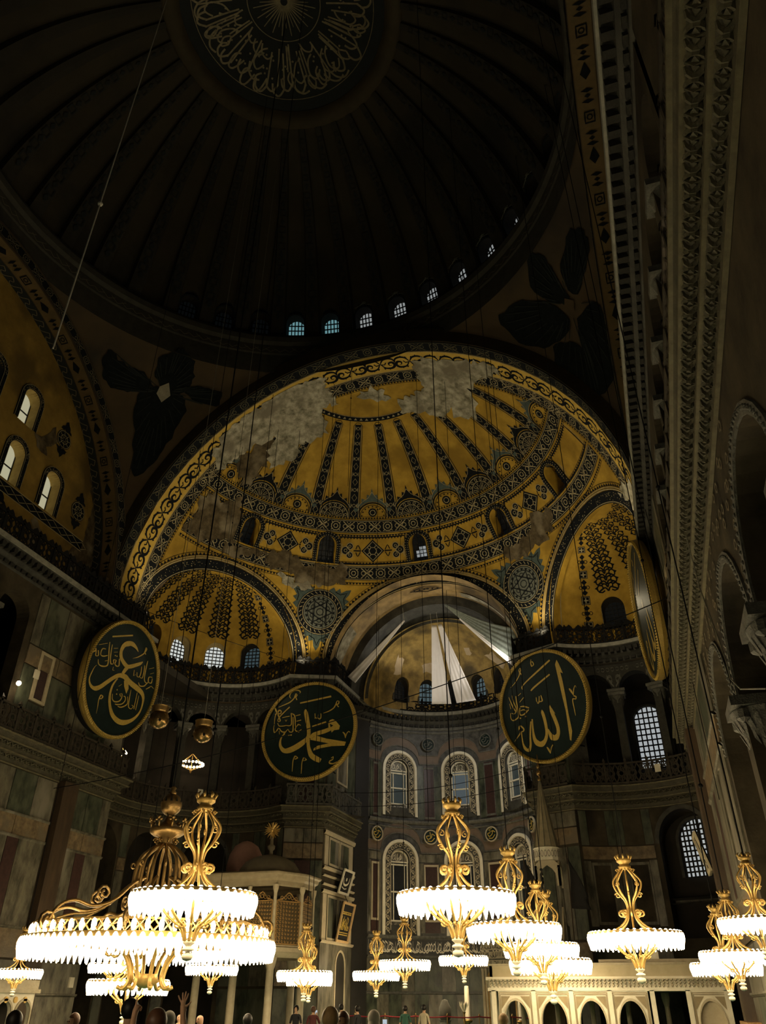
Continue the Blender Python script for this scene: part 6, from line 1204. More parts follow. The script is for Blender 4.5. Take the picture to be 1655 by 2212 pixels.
# ------------------------------------------------------------------ chandeliers
def curl(x, z, r, turns=1.3, a0=0., d=1, n=12):     # a volute in the (radius, height) plane
    return [(x + r * (1 - .75 * i / n) * cos(a0 + d * 2 * pi * turns * i / n), z + r * (1 - .75 * i / n) * sin(a0 + d * 2 * pi * turns * i / n)) for i in range(n + 1)]
def radial(mb, prof, a, rr, n=5):                    # a bar whose (radius, height) profile stands in the plane of azimuth a
    mb.tube([(x * cos(a), x * sin(a), z) for x, z in prof], rr, n)
def lamp_cup_mesh(h=.36, r=.085):
    mb = MB(); mb.lathe([(.002, -h), (r * .22, -h * .97), (r * .45, -h * .72), (r * .95, -h * .28), (r, 0), (r * .8, h * .18), (r * .55, h * .3), (r * .3, h * .36), (.002, h * .38)], n=8)
    return mb.build('lamp_cup', M['glassbulb'], None, True)
cup0 = lamp_cup_mesh()
def cups(t, r, n, z, s=1., first=None):
    for i in range(n):
        a = 2 * pi * i / n; o = cup0.copy(); COL.objects.link(o); o.parent = t; o.location = (r * cos(a), r * sin(a), z); o.scale = (s, s, s)
def make_chandelier(label, loc):
    t = thing('ring_chandelier', label, 'chandelier', loc, 'ring chandeliers of lamp cups')
    mb = MB()
    for r in (1.5, 1.12): mb.lathe([(r - .025, .02), (r + .025, .02), (r + .03, .10), (r - .03, .10), (r - .025, .02)], n=48)
    for k in range(8): a = pi * k / 4; mb.tube([(.35 * cos(a), .35 * sin(a), .05), (1.5 * cos(a), 1.5 * sin(a), .06)], .02, 4)
    mb.build('ring', M['gilt'], t)
    mb = MB(); mb.lathe([(.10, 2.15), (.20, 2.2), (.22, 2.27), (.16, 2.3), (.16, 2.36), (.24, 2.42), (.25, 2.5), (.2, 2.56), (.12, 2.5)], n=16)
    for k in range(8): a = pi * k / 4; mb.tube([(.22 * cos(a), .22 * sin(a), 2.5), (.27 * cos(a), .27 * sin(a), 2.6), (.2 * cos(a), .2 * sin(a), 2.68)], [.03, .04, .02], 5); radial(mb, curl(.26, 2.13, .06), a, .018, 4)
    mb.build('crown', M['gilt'], t, True)
    prof = smooth([(.10, 2.2), (.22, 2.08), (.43, 1.82), (.45, 1.62), (.33, 1.36), (.17, 1.15), (.11, .95), (.12, .78), (.22, .5), (.5, .25), (.95, .10)], 4)
    for k in range(8):
        mb = MB(); a = pi * k / 4; radial(mb, prof, a, .032, 5)
        if k % 2 == 0: radial(mb, curl(.36, 1.30, .10, 1.2, .3), a, .022, 4); radial(mb, curl(.34, 1.68, .09, 1.1, 1.5), a, .018, 4)
        radial(mb, curl(.30, .70, .13, 1.3, 2.4, -1), a, .032, 5); mb.build('upper_arm', M['gilt'], t, True)
    prof = smooth([(.80, .04), (.78, -.12), (.66, -.34), (.42, -.56), (.26, -.66), (.17, -.82), (.12, -1.0)], 4)
    for k in range(8):
        mb = MB(); a = pi * k / 4 + .2; radial(mb, prof, a, .035, 5); radial(mb, curl(.30, -.62, .10, 1.1, 0., -1), a, .026, 4); mb.build('lower_arm', M['gilt'], t, True)
    mb = MB(); mb.lathe([(.002, -.9), (.13, -.98), (.15, -1.04), (.08, -1.1), (.07, -1.13), (.14, -1.16), (.15, -1.2), (.05, -1.24), (.13, -1.3), (.14, -1.36), (.10, -1.42), (.002, -1.45)], n=14); mb.build('finial', M['mwhite'], t, True)
    cups(t, 1.46, 44, -.02, 1.15); cups(t, 1.14, 34, -.02, 1.05)
    return t
CH = [('nearest ring chandelier on the left, in front of the great multi-tier chandelier', (3.45, -3.46, 3.66), 2.8, 38.5),
 ('large ring chandelier hanging before the middle of the apse', (8.26, .69, 3.94), 3.0, 37.5),
 ('ring chandelier just right of and beyond the one before the apse', (8.58, 7.05, 3.73), 3.0, 36.),
 ('ring chandelier overlapping the left end of the marble platform, upper of two', (8.83, 11.0, 3.44), 2.68, 36.),
 ('lone ring chandelier hanging over the middle of the marble platform', (12.1, 8.59, 3.56), 3.0, 33.),
 ('lower ring chandelier in front of the left bays of the marble platform', (8.6, 15.0, 3.13), 3.25, 37.5),
 ('brightest ring chandelier cut by the right edge of the picture', (14.77, -1.3, 3.14), 1.59, 30.),
 ('upper of two ring chandeliers overlapping at the far right', (14.44, 1.6, 2.72), 1.67, 30.),
 ('lower of two ring chandeliers overlapping at the far right', (14.33, 4.6, 2.60), 1.8, 30.),
 ('upper of two ring chandeliers by the framed panels left of the apse', (-2.5, 17.0, 2.88), 2.55, 37.5),
 ('lower of two ring chandeliers by the framed panels left of the apse', (-3.25, 19.37, 2.73), 2.25, 33.),
 ('ring chandelier in front of the carved loge and its columns', (-6.37, 15.6, 3.09), 2.4, 28.),
 ('ring chandelier behind the lower stem of the great multi-tier chandelier', (-11.4, 15.6, 3.2), 2.45, 36.),
 ('ring chandelier at the far left in front of the great pier', (-11.4, 9.2, 2.78), 2.0, 37.),
 ('leftmost ring chandelier inside the apse', (-4.0, 31.7, 3.3), 2.95, 27.8),
 ('second ring chandelier from the left inside the apse', (-1.1, 28.0, 3.7), 3.0, 29.5),
 ('rightmost ring chandelier inside the apse', (1.5, 31.4, 4.03), 3.0, 27.5),
 ('unseen ring chandelier added for its light behind the viewer, nearer the right pier', (8.8, -25.5, 3.8), 3.0, 30),  # this and the next are added out of view to light the foreground
 ('unseen ring chandelier added for its light behind the viewer, towards the middle', (5.2, -19.2, 3.7), 3.0, 30),
 ('low ring chandelier hanging under the great multi-tier chandelier', (-3.2, 4.6, 2.27), 2.6, 37.)]
tmpl = None
for lab, loc, D_, top in CH:
    D_ *= .94; top = ceil_z(loc[0], loc[1]) + .1
    if tmpl is None: tmpl = make_chandelier(lab, loc); tab = tree_table(tmpl); t = tmpl
    else: t = copy_tree(tmpl, None, tab); t['label'] = lab
    s = D_ / 3.; t.location = loc; t.scale = (s, s, s * .93); t.rotation_euler = (0, 0, random.random())
    mb = MB(); mb.tube([(0, 0, 2.3), (0, 0, (top - loc[2]) / s / .93)], .017 / s, 5); ch = mb.build('chain', M['iron'], t)
    mb = MB(); mb.sphere((0, 0, 2.4 + 12 / s * random.random()), .06 / s, 8, 6); mb.build('chain_knot', M['iron'], ch)
cup0.parent = tmpl; cup0.location = (1.46, 0, -.02)
# great multi-tier chandelier
bl = (-.2, .83, 3.06)
t = thing('great_chandelier', 'huge gilded chandelier with a wide ring of lamps, scroll arms and a ball finial', 'chandelier', bl)
mb = MB()
for r in (3.5, 3.05): mb.lathe([(r - .03, .0), (r + .03, .0), (r + .04, .13), (r - .04, .13), (r - .03, 0)], n=80)
mb.lathe([(.9, -.1), (.95, -.1), (.95, .05), (.9, .05), (.9, -.1)], n=32)
for k in range(12): a = pi * k / 6; mb.tube([(.4 * cos(a), .4 * sin(a), .0), (3.5 * cos(a), 3.5 * sin(a), .05)], .03, 4)
mb.build('ring', M['gilt'], t)
mb = MB()
for k in range(44):
    a = 2 * pi * k / 44; b = a + 2 * pi / 44; P = lambda an, z: (3.3 * cos(an), 3.3 * sin(an), z)
    mb.tube([P(a, .14), P((a + b) / 2, .42), P(b, .14)], .025, 4, False); mb.tube([P(a, .42), P((a + b) / 2, .14), P(b, .42)], .025, 4, False)
mb.lathe([(3.28, .40), (3.32, .40), (3.32, .45), (3.28, .45), (3.28, .4)], n=60); mb.build('lattice_cresting', M['gilt'], t)
for k in range(8):
    a = pi * k / 4 + .35
    mb = MB(); radial(mb, smooth([(3.35, .2), (3.05, .75), (2.6, .95), (2.0, .85), (1.4, 1.05), (.9, 1.5), (.5, 1.7)], 5), a, .05, 6); radial(mb, smooth([(3.0, .5), (2.6, .62), (2.0, .70), (1.5, .95)], 4), a, .035, 5)
    radial(mb, curl(1.75, 1.2, .22, 1.4, -1.2), a, .04, 5); radial(mb, curl(3.25, .45, .24, 1.4, -1.), a, .045, 5); mb.build('scroll_arm', M['giltd'], t, True)
for k in range(14):
    a = 2 * pi * k / 14; mb = MB(); radial(mb, smooth([(.16, 2.62), (.42, 2.48), (.70, 2.2), (.78, 1.8), (.78, 1.3)], 4), a, .05, 5)
    if k % 2 == 0: radial(mb, curl(.84, 2.05, .12, 1.3, 2.), a, .03, 4)
    mb.build('canopy_rib', M['giltd'], t, True)
mb = MB(); mb.lathe([(.12, 2.55), (.2, 2.8), (.42, 2.88), (.52, 2.95), (.54, 3.06), (.48, 3.1), (.3, 3.16), (.16, 3.3), (.1, 3.42)], n=24)
for k in range(8):
    a = pi * k / 4; mb.tube([(.5 * cos(a), .5 * sin(a), 3.08), (.55 * cos(a), .55 * sin(a), 3.3)], .03, 4); mb.sphere((.56 * cos(a), .56 * sin(a), 3.34), .06, 6, 4)
    for e in (-.14, .14): mb.sphere((.56 * cos(a + e), .56 * sin(a + e), 3.28), .045, 6, 4)
    radial(mb, curl(.3, 2.72, .09), a, .025, 4)
mb.build('crown_plate', M['giltd'], t, True)
mb = MB(); mb.sphere((0, 0, 3.78), .33, 20, 12); mb.lathe([(.06, 3.4), (.10, 3.5)], n=10); mb.lathe([(.08, 4.08), (.12, 4.14), (.05, 4.22), (.1, 4.28), (.03, 4.34)], n=10)
b = mb.build('ball', M['giltd'], t, True)
mb = MB()
for i in range(12): a = 2 * pi * i / 12; mb.add([(.335 * cos(a - .12), .335 * sin(a - .12), 3.84), (.335 * cos(a + .12), .335 * sin(a + .12), 3.84), (.325 * cos(a), .325 * sin(a), 3.98), ], [(0, 1, 2)])
mb.build('pierced_star', M['iron'], b)
for k in range(8):
    a = pi * k / 4; mb = MB(); radial(mb, smooth([(1.25, .0), (1.05, -.05), (.75, -.2), (.55, -.5), (.48, -.85), (.62, -1.05), (.78, -1.0)], 4), a, .055, 6); radial(mb, curl(1.15, -.15, .2, 1.3, .6), a, .045, 5); mb.build('lower_strap', M['gilt'], t, True)
mb = MB(); mb.lathe([(.3, -.7), (.36, -.9), (.2, -1.0), (.002, -1.05)], n=16); mb.build('lower_boss', M['gilt'], t, True)
mb = MB(); mb.tube([(0, 0, 4.3), (0, 0, 54.2)], .03, 5); mb.build('chain', M['iron'], t)
cups(t, 3.5, 100, -.02, 1.05); cups(t, 3.08, 90, -.02, 1.0); cups(t, 3.3, 60, .32, .8)
t.scale = (.93, .93, .95)
# ------------------------------------------------------------------ small gallery chandeliers
def gallery_chandelier(label, loc, r, n, e):
    t = thing('gallery_chandelier', label, 'chandelier', loc, 'small gallery chandeliers')
    mb = MB(); mb.lathe([(r - .02, 0), (r + .02, 0), (r + .02, .05), (r - .02, .05), (r - .02, 0)], n=24)
    for k in range(6): a = pi * k / 3; mb.tube([(r * cos(a), r * sin(a), 0), (.1 * cos(a), .1 * sin(a), -.35)], .018, 4); mb.tube([(r * cos(a), r * sin(a), .03), (.03 * cos(a), .03 * sin(a), .8)], .012, 4)
    mb.lathe([(.002, -.62), (.06, -.55), (.1, -.4), (.05, -.3)], n=8); mb.build('frame', M['gilt'], t)
    mb = MB(); mb.tube([(0, 0, .8), (0, 0, 20.2 - loc[2])], .015, 4); mb.build('chain', M['iron'], t)
    for i in range(n):
        a = 2 * pi * i / n; mb = MB(); mb.sphere((r * cos(a), r * sin(a), .06), .09, 8, 6); mb.build('bulb', M['bulbsmall'], t, True)
    lamp('lamp_light', (loc[0], loc[1], loc[2] + .12), e, (1, .75, .45), .12)
gallery_chandelier('lit ring chandelier inside the left gallery, between two exedra columns', (-18.3, 31.0, 16.6), .85, 20, 45)
gallery_chandelier('small lit chandelier behind the left gallery balustrade, below the tilted roundel', (-19.6, 23.8, 15.7), .55, 8, 40)
# bare lamps
def bare_lamp(label, loc, e, r=.12):
    t = thing('wall_lamp', label, 'lamp', loc, None)
    mb = MB(); mb.sphere((0, 0, 0), r, 10, 8); mb.build('bulb', M['bulbsmall'], t, True)
    mb = MB(); mb.lathe([(r * .6, r * .7), (r * .7, r * 1.2), (.02, r * 1.5)], n=8); mb.tube([(0, 0, r * 1.3), (0, 0, r * 4)], .015, 4); mb.build('holder', M['iron'], t)
    lamp('lamp_light', (loc[0] + (.25 if loc[0] < 0 else -.25), loc[1], loc[2]), e, (1, .78, .5), .1)
bare_lamp('bright bare lamp at the left edge beside the marble pier, above the balustrade', (-15.2, 9.25, 14.95), 30)
bare_lamp('small bare lamp behind the nearest gallery balustrade on the right', (16.0, -8.9, 13.35), 16, .10)
# ------------------------------------------------------------------ hanging balls and ropes
for k, (loc, zt, lab) in enumerate((((-4.5, 5.8, 11.1), ceil_z(-4.5, 5.8) + .1, 'upper left hanging bronze globe with a ringed collar, linked by a rod to its pair'), ((-2.95, 6.6, 10.62), ceil_z(-2.95, 6.6) + .1, 'lower right hanging bronze globe of the linked pair'))):
    t = thing('hanging_globe', lab, 'globe', loc, 'pair of hanging bronze globes')
    mb = MB(); mb.sphere((0, 0, 0), .40 - .02 * k, 20, 14, .92); mb.build('globe', mat('bronze_glass', (.30, .19, .07), (.13, .08, .03), .25, .8, 3), t, True)
    mb = MB(); mb.lathe([(.30, .26), (.34, .32), (.33, .44), (.36, .5)], n=20); mb.build('collar', M['giltd'], t, True)
    if k == 0:
        for e in (-1, 1): mb = MB(); mb.tube([(e * .36, 0, .5), (e * .50, 0, .42), (e * .48, 0, .3), (e * .38, 0, .26)], .03, 5); mb.build('handle', M['mwhited'], t)
    mb = MB()
    for a in (2.2, 3.6, 5.4): mb.sphere((.36 * cos(a), .36 * sin(a), -.12), .055, 8, 6)
    mb.build('dark_hole', M['iron'], t)
    mb = MB(); mb.tube([(0, 0, .4), (0, 0, zt - loc[2])], .012, 4); mb.build('wire', M['rope'], t)
def rope(label, pts, r, m, knots=(), name='rope'):
    mb = MB(); mb.tube(pts, r, 5); o = tag(mb.build(name, m), label, 'rope' if name == 'rope' else 'cable')
    for k in knots:
        mb = MB(); mb.sphere(k, r * 3.5, 8, 6); mb.build('knot', m, o)
    return o
rope('pale knotted rope slanting across the dark dome at upper left', [(-3.6, -5.15, 20.5), (-3.6, -5.15, ceil_z(-3.6, -5.15) + .1)], .03, mat('bright_rope', (.75, .72, .60), (.55, .52, .42), .8, 0, 20), [(-3.6, -5.15, 28.4)])
def sag(a, b, s, n=14): return [tuple(Vector(a).lerp(Vector(b), i / n) - Vector((0, 0, 4 * s * (i / n) * (1 - i / n)))) for i in range(n + 1)]
rope('black cable crossing both roundels and the apse from left to right', sag((-15.3, 13.5, 10.9), (15.3, 9.0, 15.0), .9, 20), .022, M['iron'], name='cable')
rope('thin black cable crossing below the left conch', sag((-15.3, 14.6, 22.2), (-7.2, 29.2, 22.0), .25), .018, M['iron'], name='cable')
rope('thin upper wire strung across the bema in front of the window row', sag((-6.7, 31, 13.9), (6.8, 30.4, 14.6), .6), .02, M['iron'], name='cable')
rope('thin lower wire strung across the bema in front of the window row', sag((-6.7, 31, 13.0), (7.0, 30.4, 13.6), .5), .02, M['iron'], name='cable')
rope('pale cable looping down the right great pier', [(15.2, -1.0, 12.3), (15.25, -.73, 10.7), (15.25, -1.67, 9.1), (15.25, -2.2, 8.1), (15.25, -2.15, 7.75), (15.25, -3.2, 7.15), (15.25, -6.0, 6.2)], .016, M['rope'], name='cable')
rope('dark line hanging down the right great pier', [(15.3, 12, 21.4), (15.45, 9.2, 12.5), (15.45, 9.0, 7.5)], .014, M['iron'], name='cable')
for i, (x, y, z1, z0, lab) in enumerate(((-9.9, 17.6, 34.2, 23.0, 'far left of the vertical wires in front of the semidome'), (-9.55, 17.8, 34.6, 22.6, 'second vertical wire from the left in front of the semidome'), (-7.2, 18.4, 36, 16.0, 'third vertical wire from the left in front of the semidome'), (-6.0, 19.4, 36.2, 14, 'fourth vertical wire from the left in front of the semidome'), (-4.0, 19.0, 37, 12, 'fifth vertical wire from the left in front of the semidome'),
    (.6, 17.4, 37.8, 12, 'vertical wire from the crown of the semidome'), (3.2, 17.6, 37.4, 9, 'vertical wire right of the semidome crown'), (5.0, 18.2, 36.8, 9, 'second vertical wire right of the semidome crown'), (7.6, 18.4, 35.6, 8, 'vertical wire towards the right of the semidome'), (9.4, 18, 34.4, 7, 'rightmost vertical wire in front of the semidome'), (-1.0, 16.4, 37.9, 28.5, 'short wire hanging from the bare patch at the crown'))):
    z1 = ceil_z(x, y) + .05
    rope(lab, [(x, y, z1), (x, y, z0)], .015, M['iron'], [(x, y, z0 + (z1 - z0) * (.35 + .4 * random.random()))], name='wire')
# ------------------------------------------------------------------ white hangings in the apse
def hanging(label, top, b0, b1, m, folds=5, sagz=.0, topw=.12, under=None):
    t0 = Vector(top); b0, b1 = Vector(b0), Vector(b1); rows = []
    for i in range(25):
        f = i / 24; row = []
        w0 = t0.lerp(b0, f); w1 = (t0 + (b1 - b0).normalized() * topw).lerp(b1, f)
        for j in range(folds * 6 + 1):
            g = j / (folds * 6); p = w0.lerp(w1, g); p.y += .02 * f * sin(2 * pi * folds * g) ; p.z -= sagz * 4 * f * (1 - f) * (.3 + .7 * g)
            row.append(tuple(p))
        rows.append(row)
    mb = MB(); mb.grid(rows); o = mb.build('hanging' if under is None else 'white_hem', m, under, True)
    s = o.modifiers.new('thickness', 'SOLIDIFY'); s.thickness = .015
    if under: return o
    tag(o, label, 'curtain', 'white hangings of the apse')
    mb = MB(); mb.tube([t0, t0 + Vector((0, -.3, .9))], .012, 4); mb.build('cord', M['rope'], o); return o
hanging('slanting white cloth hanging left of the apse', (-1.95, 31.6, 26.3), (-6.35, 31.5, 22.28), (-5.72, 31.5, 21.72), M['cloth'], 2)
hanging('upright white cloth hanging in the middle of the apse, left of the pair', (-.05, 32.6, 26.05), (-.22, 32.6, 19.92), (1.22, 32.6, 19.80), M['cloth'], 4, topw=.4)
hanging('spreading white cloth hanging in the middle of the apse, right of the pair', (.46, 32.5, 26.0), (1.62, 32.5, 19.78), (3.02, 32.5, 19.85), M['cloth'], 4, topw=.3)
net_ = hanging('gathered pale net hanging drawn to the right side of the apse', (1.0, 32.4, 27.55), (5.98, 32.0, 22.3), (6.55, 31.8, 24.6), M['net'], 5, .35)
hanging('white lower edge of cloth under the drawn net at the right', (2.2, 32.3, 26.1), (5.9, 32.1, 21.9), (6.05, 32.0, 23.0), M['cloth'], 3, .25, under=net_)
# ------------------------------------------------------------------ marble platform of the muezzins (right)
def pointed(hw, zb, zs, h, n=8):
    L = [(-hw, zb), (-hw, zs)] + [(-hw * cos(pi / 2 * (i / n) ** .9) * (1 - .0), zs + h * sin(pi / 2 * i / n) ** .82) for i in range(1, n)] + [(0, zs + h)]
    return L + [(-a, b) for a, b in L[:-1][::-1]]
PX0, PX1, PY0, PY1 = 5.65, 14.95, 17.5, 21.0
pl = thing('marble_platform', 'white marble platform on pointed arches with a stalactite cornice, lower right', 'platform', (0, 0, 0))
XF = frame((0, PY0, 0), (1, 0, 0), (0, 0, 1), (0, -1, 0)); XL = frame((PX0, 0, 0), (0, 1, 0), (0, 0, 1), (-1, 0, 0)); XR = frame((PX1, 0, 0), (0, 1, 0), (0, 0, 1), (1, 0, 0)); XB = frame((0, PY1, 0), (1, 0, 0), (0, 0, 1), (0, 1, 0))
def bay(X, c, hw, zt, parent, blind=False):
    mb = MB(); o = pointed(hw * .72, 0, 1.05, .84); mb2 = [(-hw, 0)] + [(-hw, z) for z in linspace(.5, zt, len(o) // 2 - 1)] + [(0, zt)]; 
    n = len(o); half = n // 2
    outer = []
    for i, (a, b) in enumerate(o):
        outer.append((-hw if i < half else (hw if i > half else 0), min(zt, b + (zt - b) * (i / half if i <= half else (n - 1 - i) / half))))
    outer[half] = (0, zt); 
    Y = lambda a, b, c_=0.: X(c + a, b, c_)
    ringprism(mb, Y, outer, o, -.22, .0)
    mb.add([Y(-hw, outer[half - 1][1], 0), Y(-hw, zt, 0), Y(0, zt, 0)], [(0, 1, 2)]); mb.add([Y(hw, outer[half - 1][1], 0), Y(hw, zt, 0), Y(0, zt, 0)], [(0, 1, 2)])
    f = mb.build('arch_panel', M['mwhite'], parent)
    mb = MB(); o2 = pointed(hw * .78, 0, 1.05, .93); ringprism(mb, Y, o2, o, -.02, .05); mb.build('arch_moulding', M['mwhited'], f)
    mb = MB()
    for w_, z0_, z1_ in ((hw * .94, .1, zt - .06), (hw * .88, .1, zt - .12)): stroke(mb, [(-w_, z0_), (-w_, z1_), (w_, z1_), (w_, z0_)], .035, lambda a, b: Y(a, b, .02))
    for e in (-1, 1):
        mb.add([Y(e * hw * .84, zt - .18, .012), Y(e * hw * .3, zt - .18, .012), Y(e * hw * .84, zt - .62, .012)], [(0, 1, 2)])
    mb.build('carved_line', mat('marble_shadow_line', (.30, .24, .13), (.20, .15, .08), .6, 0, 4), f)
    if blind: mb = MB(); mb.poly([Y(a, b, -.16) for a, b in o]); mb.build('blind_niche', M['mwhited'], f)
for c in (6.72, 8.24, 9.76, 11.28): bay(XF, c, .70, 2.22, pl)
bay(XF, 14.25, .66, 2.22, pl, True)
for c in (18.4, 20.1): bay(XL, c, .80, 2.22, pl); bay(XR, c, .80, 2.22, pl)
for x in (5.83, 7.48, 9.0, 10.52, 12.15, 13.5, 14.9):
    mb = MB(); mb.box((x - .09, PY0 - .05, 0), (x + .09, PY0 + .24, 2.25)); mb.build('pilaster', M['mwhite'], pl)
for x in (6.5, 8, 9.5, 11, 12.6, 14.5):
    mb = MB(); mb.lathe([(.16, 0), (.16, .1), (.11, .2), (.10, 1.7), (.14, 1.85), (.17, 2.0), (.17, 2.2)], (x, PY1 - .3, 0), 10); mb.build('back_column', M['mwhited'], pl)
mb = MB(); mb.box((PX0 - .05, PY0 - .05, 2.22), (PX1 + .05, PY1 + .05, 2.34)); mb.box((PX0 - .10, PY0 - .10, 2.60), (PX1 + .1, PY1 + .1, 2.72)); mb.box((PX0 + .0, PY0 + .0, 2.3), (PX1, PY1, 2.62)); mb.build('cornice_slab', M['mwhite'], pl)
mb = MB()
for (X, a, b) in ((XF, PX0, PX1), (XL, PY0, PY1), (XR, PY0, PY1)):
    n = int((b - a) / .16)
    for i in range(n):
        s = a + (i + .5) * (b - a) / n
        for z, w_, d in ((2.34, .055, .07), (2.44, .065, .11), (2.54, .075, .16)):
            mb.add([X(s - w_, z + .10, 0), X(s + w_, z + .10, 0), X(s + w_, z + .10, d), X(s - w_, z + .10, d), X(s, z - .02, .01), X(s, z + .02, d)], [(3, 2, 5), (0, 3, 5, 4), (2, 1, 4, 5), (0, 1, 2, 3)])
tag(mb.build('stalactite_cornice', M['mwhited'], pl), kind='stuff')
mb = MB(); mb.box((PX0 + .05, PY0 + .05, 2.72), (PX1 - .05, PY0 + .17, 3.12)); mb.box((PX0 + .05, PY0 + .05, 2.72), (PX0 + .17, PY1, 3.12)); mb.build('parapet', mat('parapet_marble', (.52, .44, .27), (.40, .33, .19), .5, 0, 2), pl)
mb = MB(); mb.box((PX0, PY0, 3.12), (PX1, PY0 + .22, 3.2)); mb.box((10.2, PY0 + .6, 3.0), (14.6, PY0 + .8, 3.34)); mb.build('parapet_coping', M['mwhited'], pl)
tag(MB().box((12.2, 18.35, 3.0), (12.62, 18.40, 3.62)).build('notice_board', M['mwhite']), 'small pale notice standing on the marble platform', 'notice', kind=None)
tag(MB().box((15.1, 12.6, 0), (15.55, 16.5, 1.28)).build('slatted_screen', mat('orange_wood', (.45, .26, .11), (.30, .16, .06), .5, 0, 6)), 'orange wooden lattice screen at the lower right corner', 'screen')
# ------------------------------------------------------------------ pulpit with conical spire
mp = thing('pulpit', 'tall marble pulpit with a narrow conical spire and crescent pole', 'pulpit', (7.63, 26.0, 0))
mb = MB(); n = 12
mb.lathe([(.66, 8.9), (.05, 12.5)], n=12); mb.build('cone_roof', mat('spire_lead', (.30, .25, .15), (.18, .15, .09), .6, 0, 3, .2), mp)
for k in range(12): a = 2 * pi * k / 12; mb = MB(); mb.tube([(.67 * cos(a), .67 * sin(a), 8.9), (.05 * cos(a), .05 * sin(a), 12.5)], .02, 4); mb.build('cone_seam', M['mgrey'], mp)
mb = MB(); mb.lathe([(.62, 8.25), (.70, 8.3), (.70, 8.88), (.74, 8.92), (.66, 8.95)], n=12); mb.build('carved_band', M['mwhite'], mp)
mb = MB(); G = lambda a, z: (.715 * cos(a), .715 * sin(a), z)
for k in range(24): a = 2 * pi * k / 24; stroke(mb, [(a + .09 * cos(t_), 8.6 + .16 * sin(t_)) for t_ in linspace(0, 6.28, 9)], .03, G)
mb.build('carved_line', M['mporph'], mp)
mb = MB(); mb.tube([(0, 0, 12.4), (0, 0, 14.0)], .03, 6)
for z, r in ((12.6, .12), (12.95, .15), (13.3, .11), (13.6, .08)): mb.sphere((0, 0, z), r, 10, 6)
mb.build('finial_pole', M['giltd'], mp, True)
for a, b in ((-.55, -.55), (.55, -.55), (-.55, .55), (.55, .55)): mb = MB(); mb.lathe([(.10, 5.2), (.07, 5.4), (.07, 7.6), (.13, 7.9)], (a, b, 0), 8); mb.build('canopy_column', M['mgrey'], mp)
mb = MB()
for X in (frame((0, -.62, 0), (1, 0, 0), (0, 0, 1), (0, -1, 0)), frame((-.62, 0, 0), (0, 1, 0), (0, 0, 1), (-1, 0, 0)), frame((.62, 0, 0), (0, 1, 0), (0, 0, 1), (1, 0, 0))):
    ringprism(mb, X, [(-.66, 7.0), (-.66, 7.5), (-.66, 8.0), (-.4, 8.25), (0, 8.25), (.4, 8.25), (.66, 8.0), (.66, 7.5), (.66, 7.0)], [(-.45, 7.0), (-.45, 7.3), (-.42, 7.6), (-.25, 7.85), (0, 8.02), (.25, 7.85), (.42, 7.6), (.45, 7.3), (.45, 7.0)], -.08, .04)
mb.build('canopy_arch', M['mwhited'], mp)
mb = MB(); mb.box((-.7, -.7, 0), (.7, .7, 5.2)); mb.build('canopy_base', M['mgrey'], mp)
mb = MB(); mb.add([(-.62, -.7, 5.1), (-.62, -4.4, .6), (-.62, -4.4, 0), (-.62, -.7, 0), (.62, -.7, 5.1), (.62, -4.4, .6), (.62, -4.4, 0), (.62, -.7, 0)], [(0, 1, 2, 3), (4, 7, 6, 5), (0, 4, 5, 1), (1, 5, 6, 2)]); mb.build('stair_flank', mat('pulpit_marble', (.22, .19, .13), (.13, .11, .08), .5, 0, 2), mp)
for e in (-1, 1):
    mb = MB(); mb.add([(e * .64, -.7, 6.0), (e * .64, -4.4, 1.5), (e * .64, -4.4, .6), (e * .64, -.7, 5.1), (e * .56, -.7, 6.0), (e * .56, -4.4, 1.5), (e * .56, -4.4, .6), (e * .56, -.7, 5.1)], [(0, 1, 2, 3), (4, 7, 6, 5), (0, 4, 5, 1)]); mb.build('stair_rail', M['mwhited'], mp)
for e, lab in ((-1, 'black triangular banner hanging left of the pulpit spire'), (3.4, 'black triangular banner hanging right of the pulpit canopy')):
    mb = MB(); x = 7.0 + e * .52; rows = [[(x + .06 * sin(3 * u + 5 * v) + (u - .0) * .85 * (1 - .0), 25.0 + .1 * sin(6 * u), 8.3 - u * 1.9 - v * (2.4 * (1 - .75 * u))) for v in linspace(0, 1, 8)] for u in linspace(0, 1, 10)]
    mb.grid(rows); o = mb.build('banner', mat('black_cloth', (.018, .016, .015), (.010, .009, .008), .9, 0, 3), None, True); s = o.modifiers.new('thickness', 'SOLIDIFY'); s.thickness = .02; tag(o, lab, 'banner', 'black banners of the pulpit')
    mb = MB(); mb.tube([(x, 25.0, 8.5), (x - .15, 25.02, 3.2), (x - .2, 25.02, 0)], .03, 5); mb.build('banner_pole', M['wood'], o)
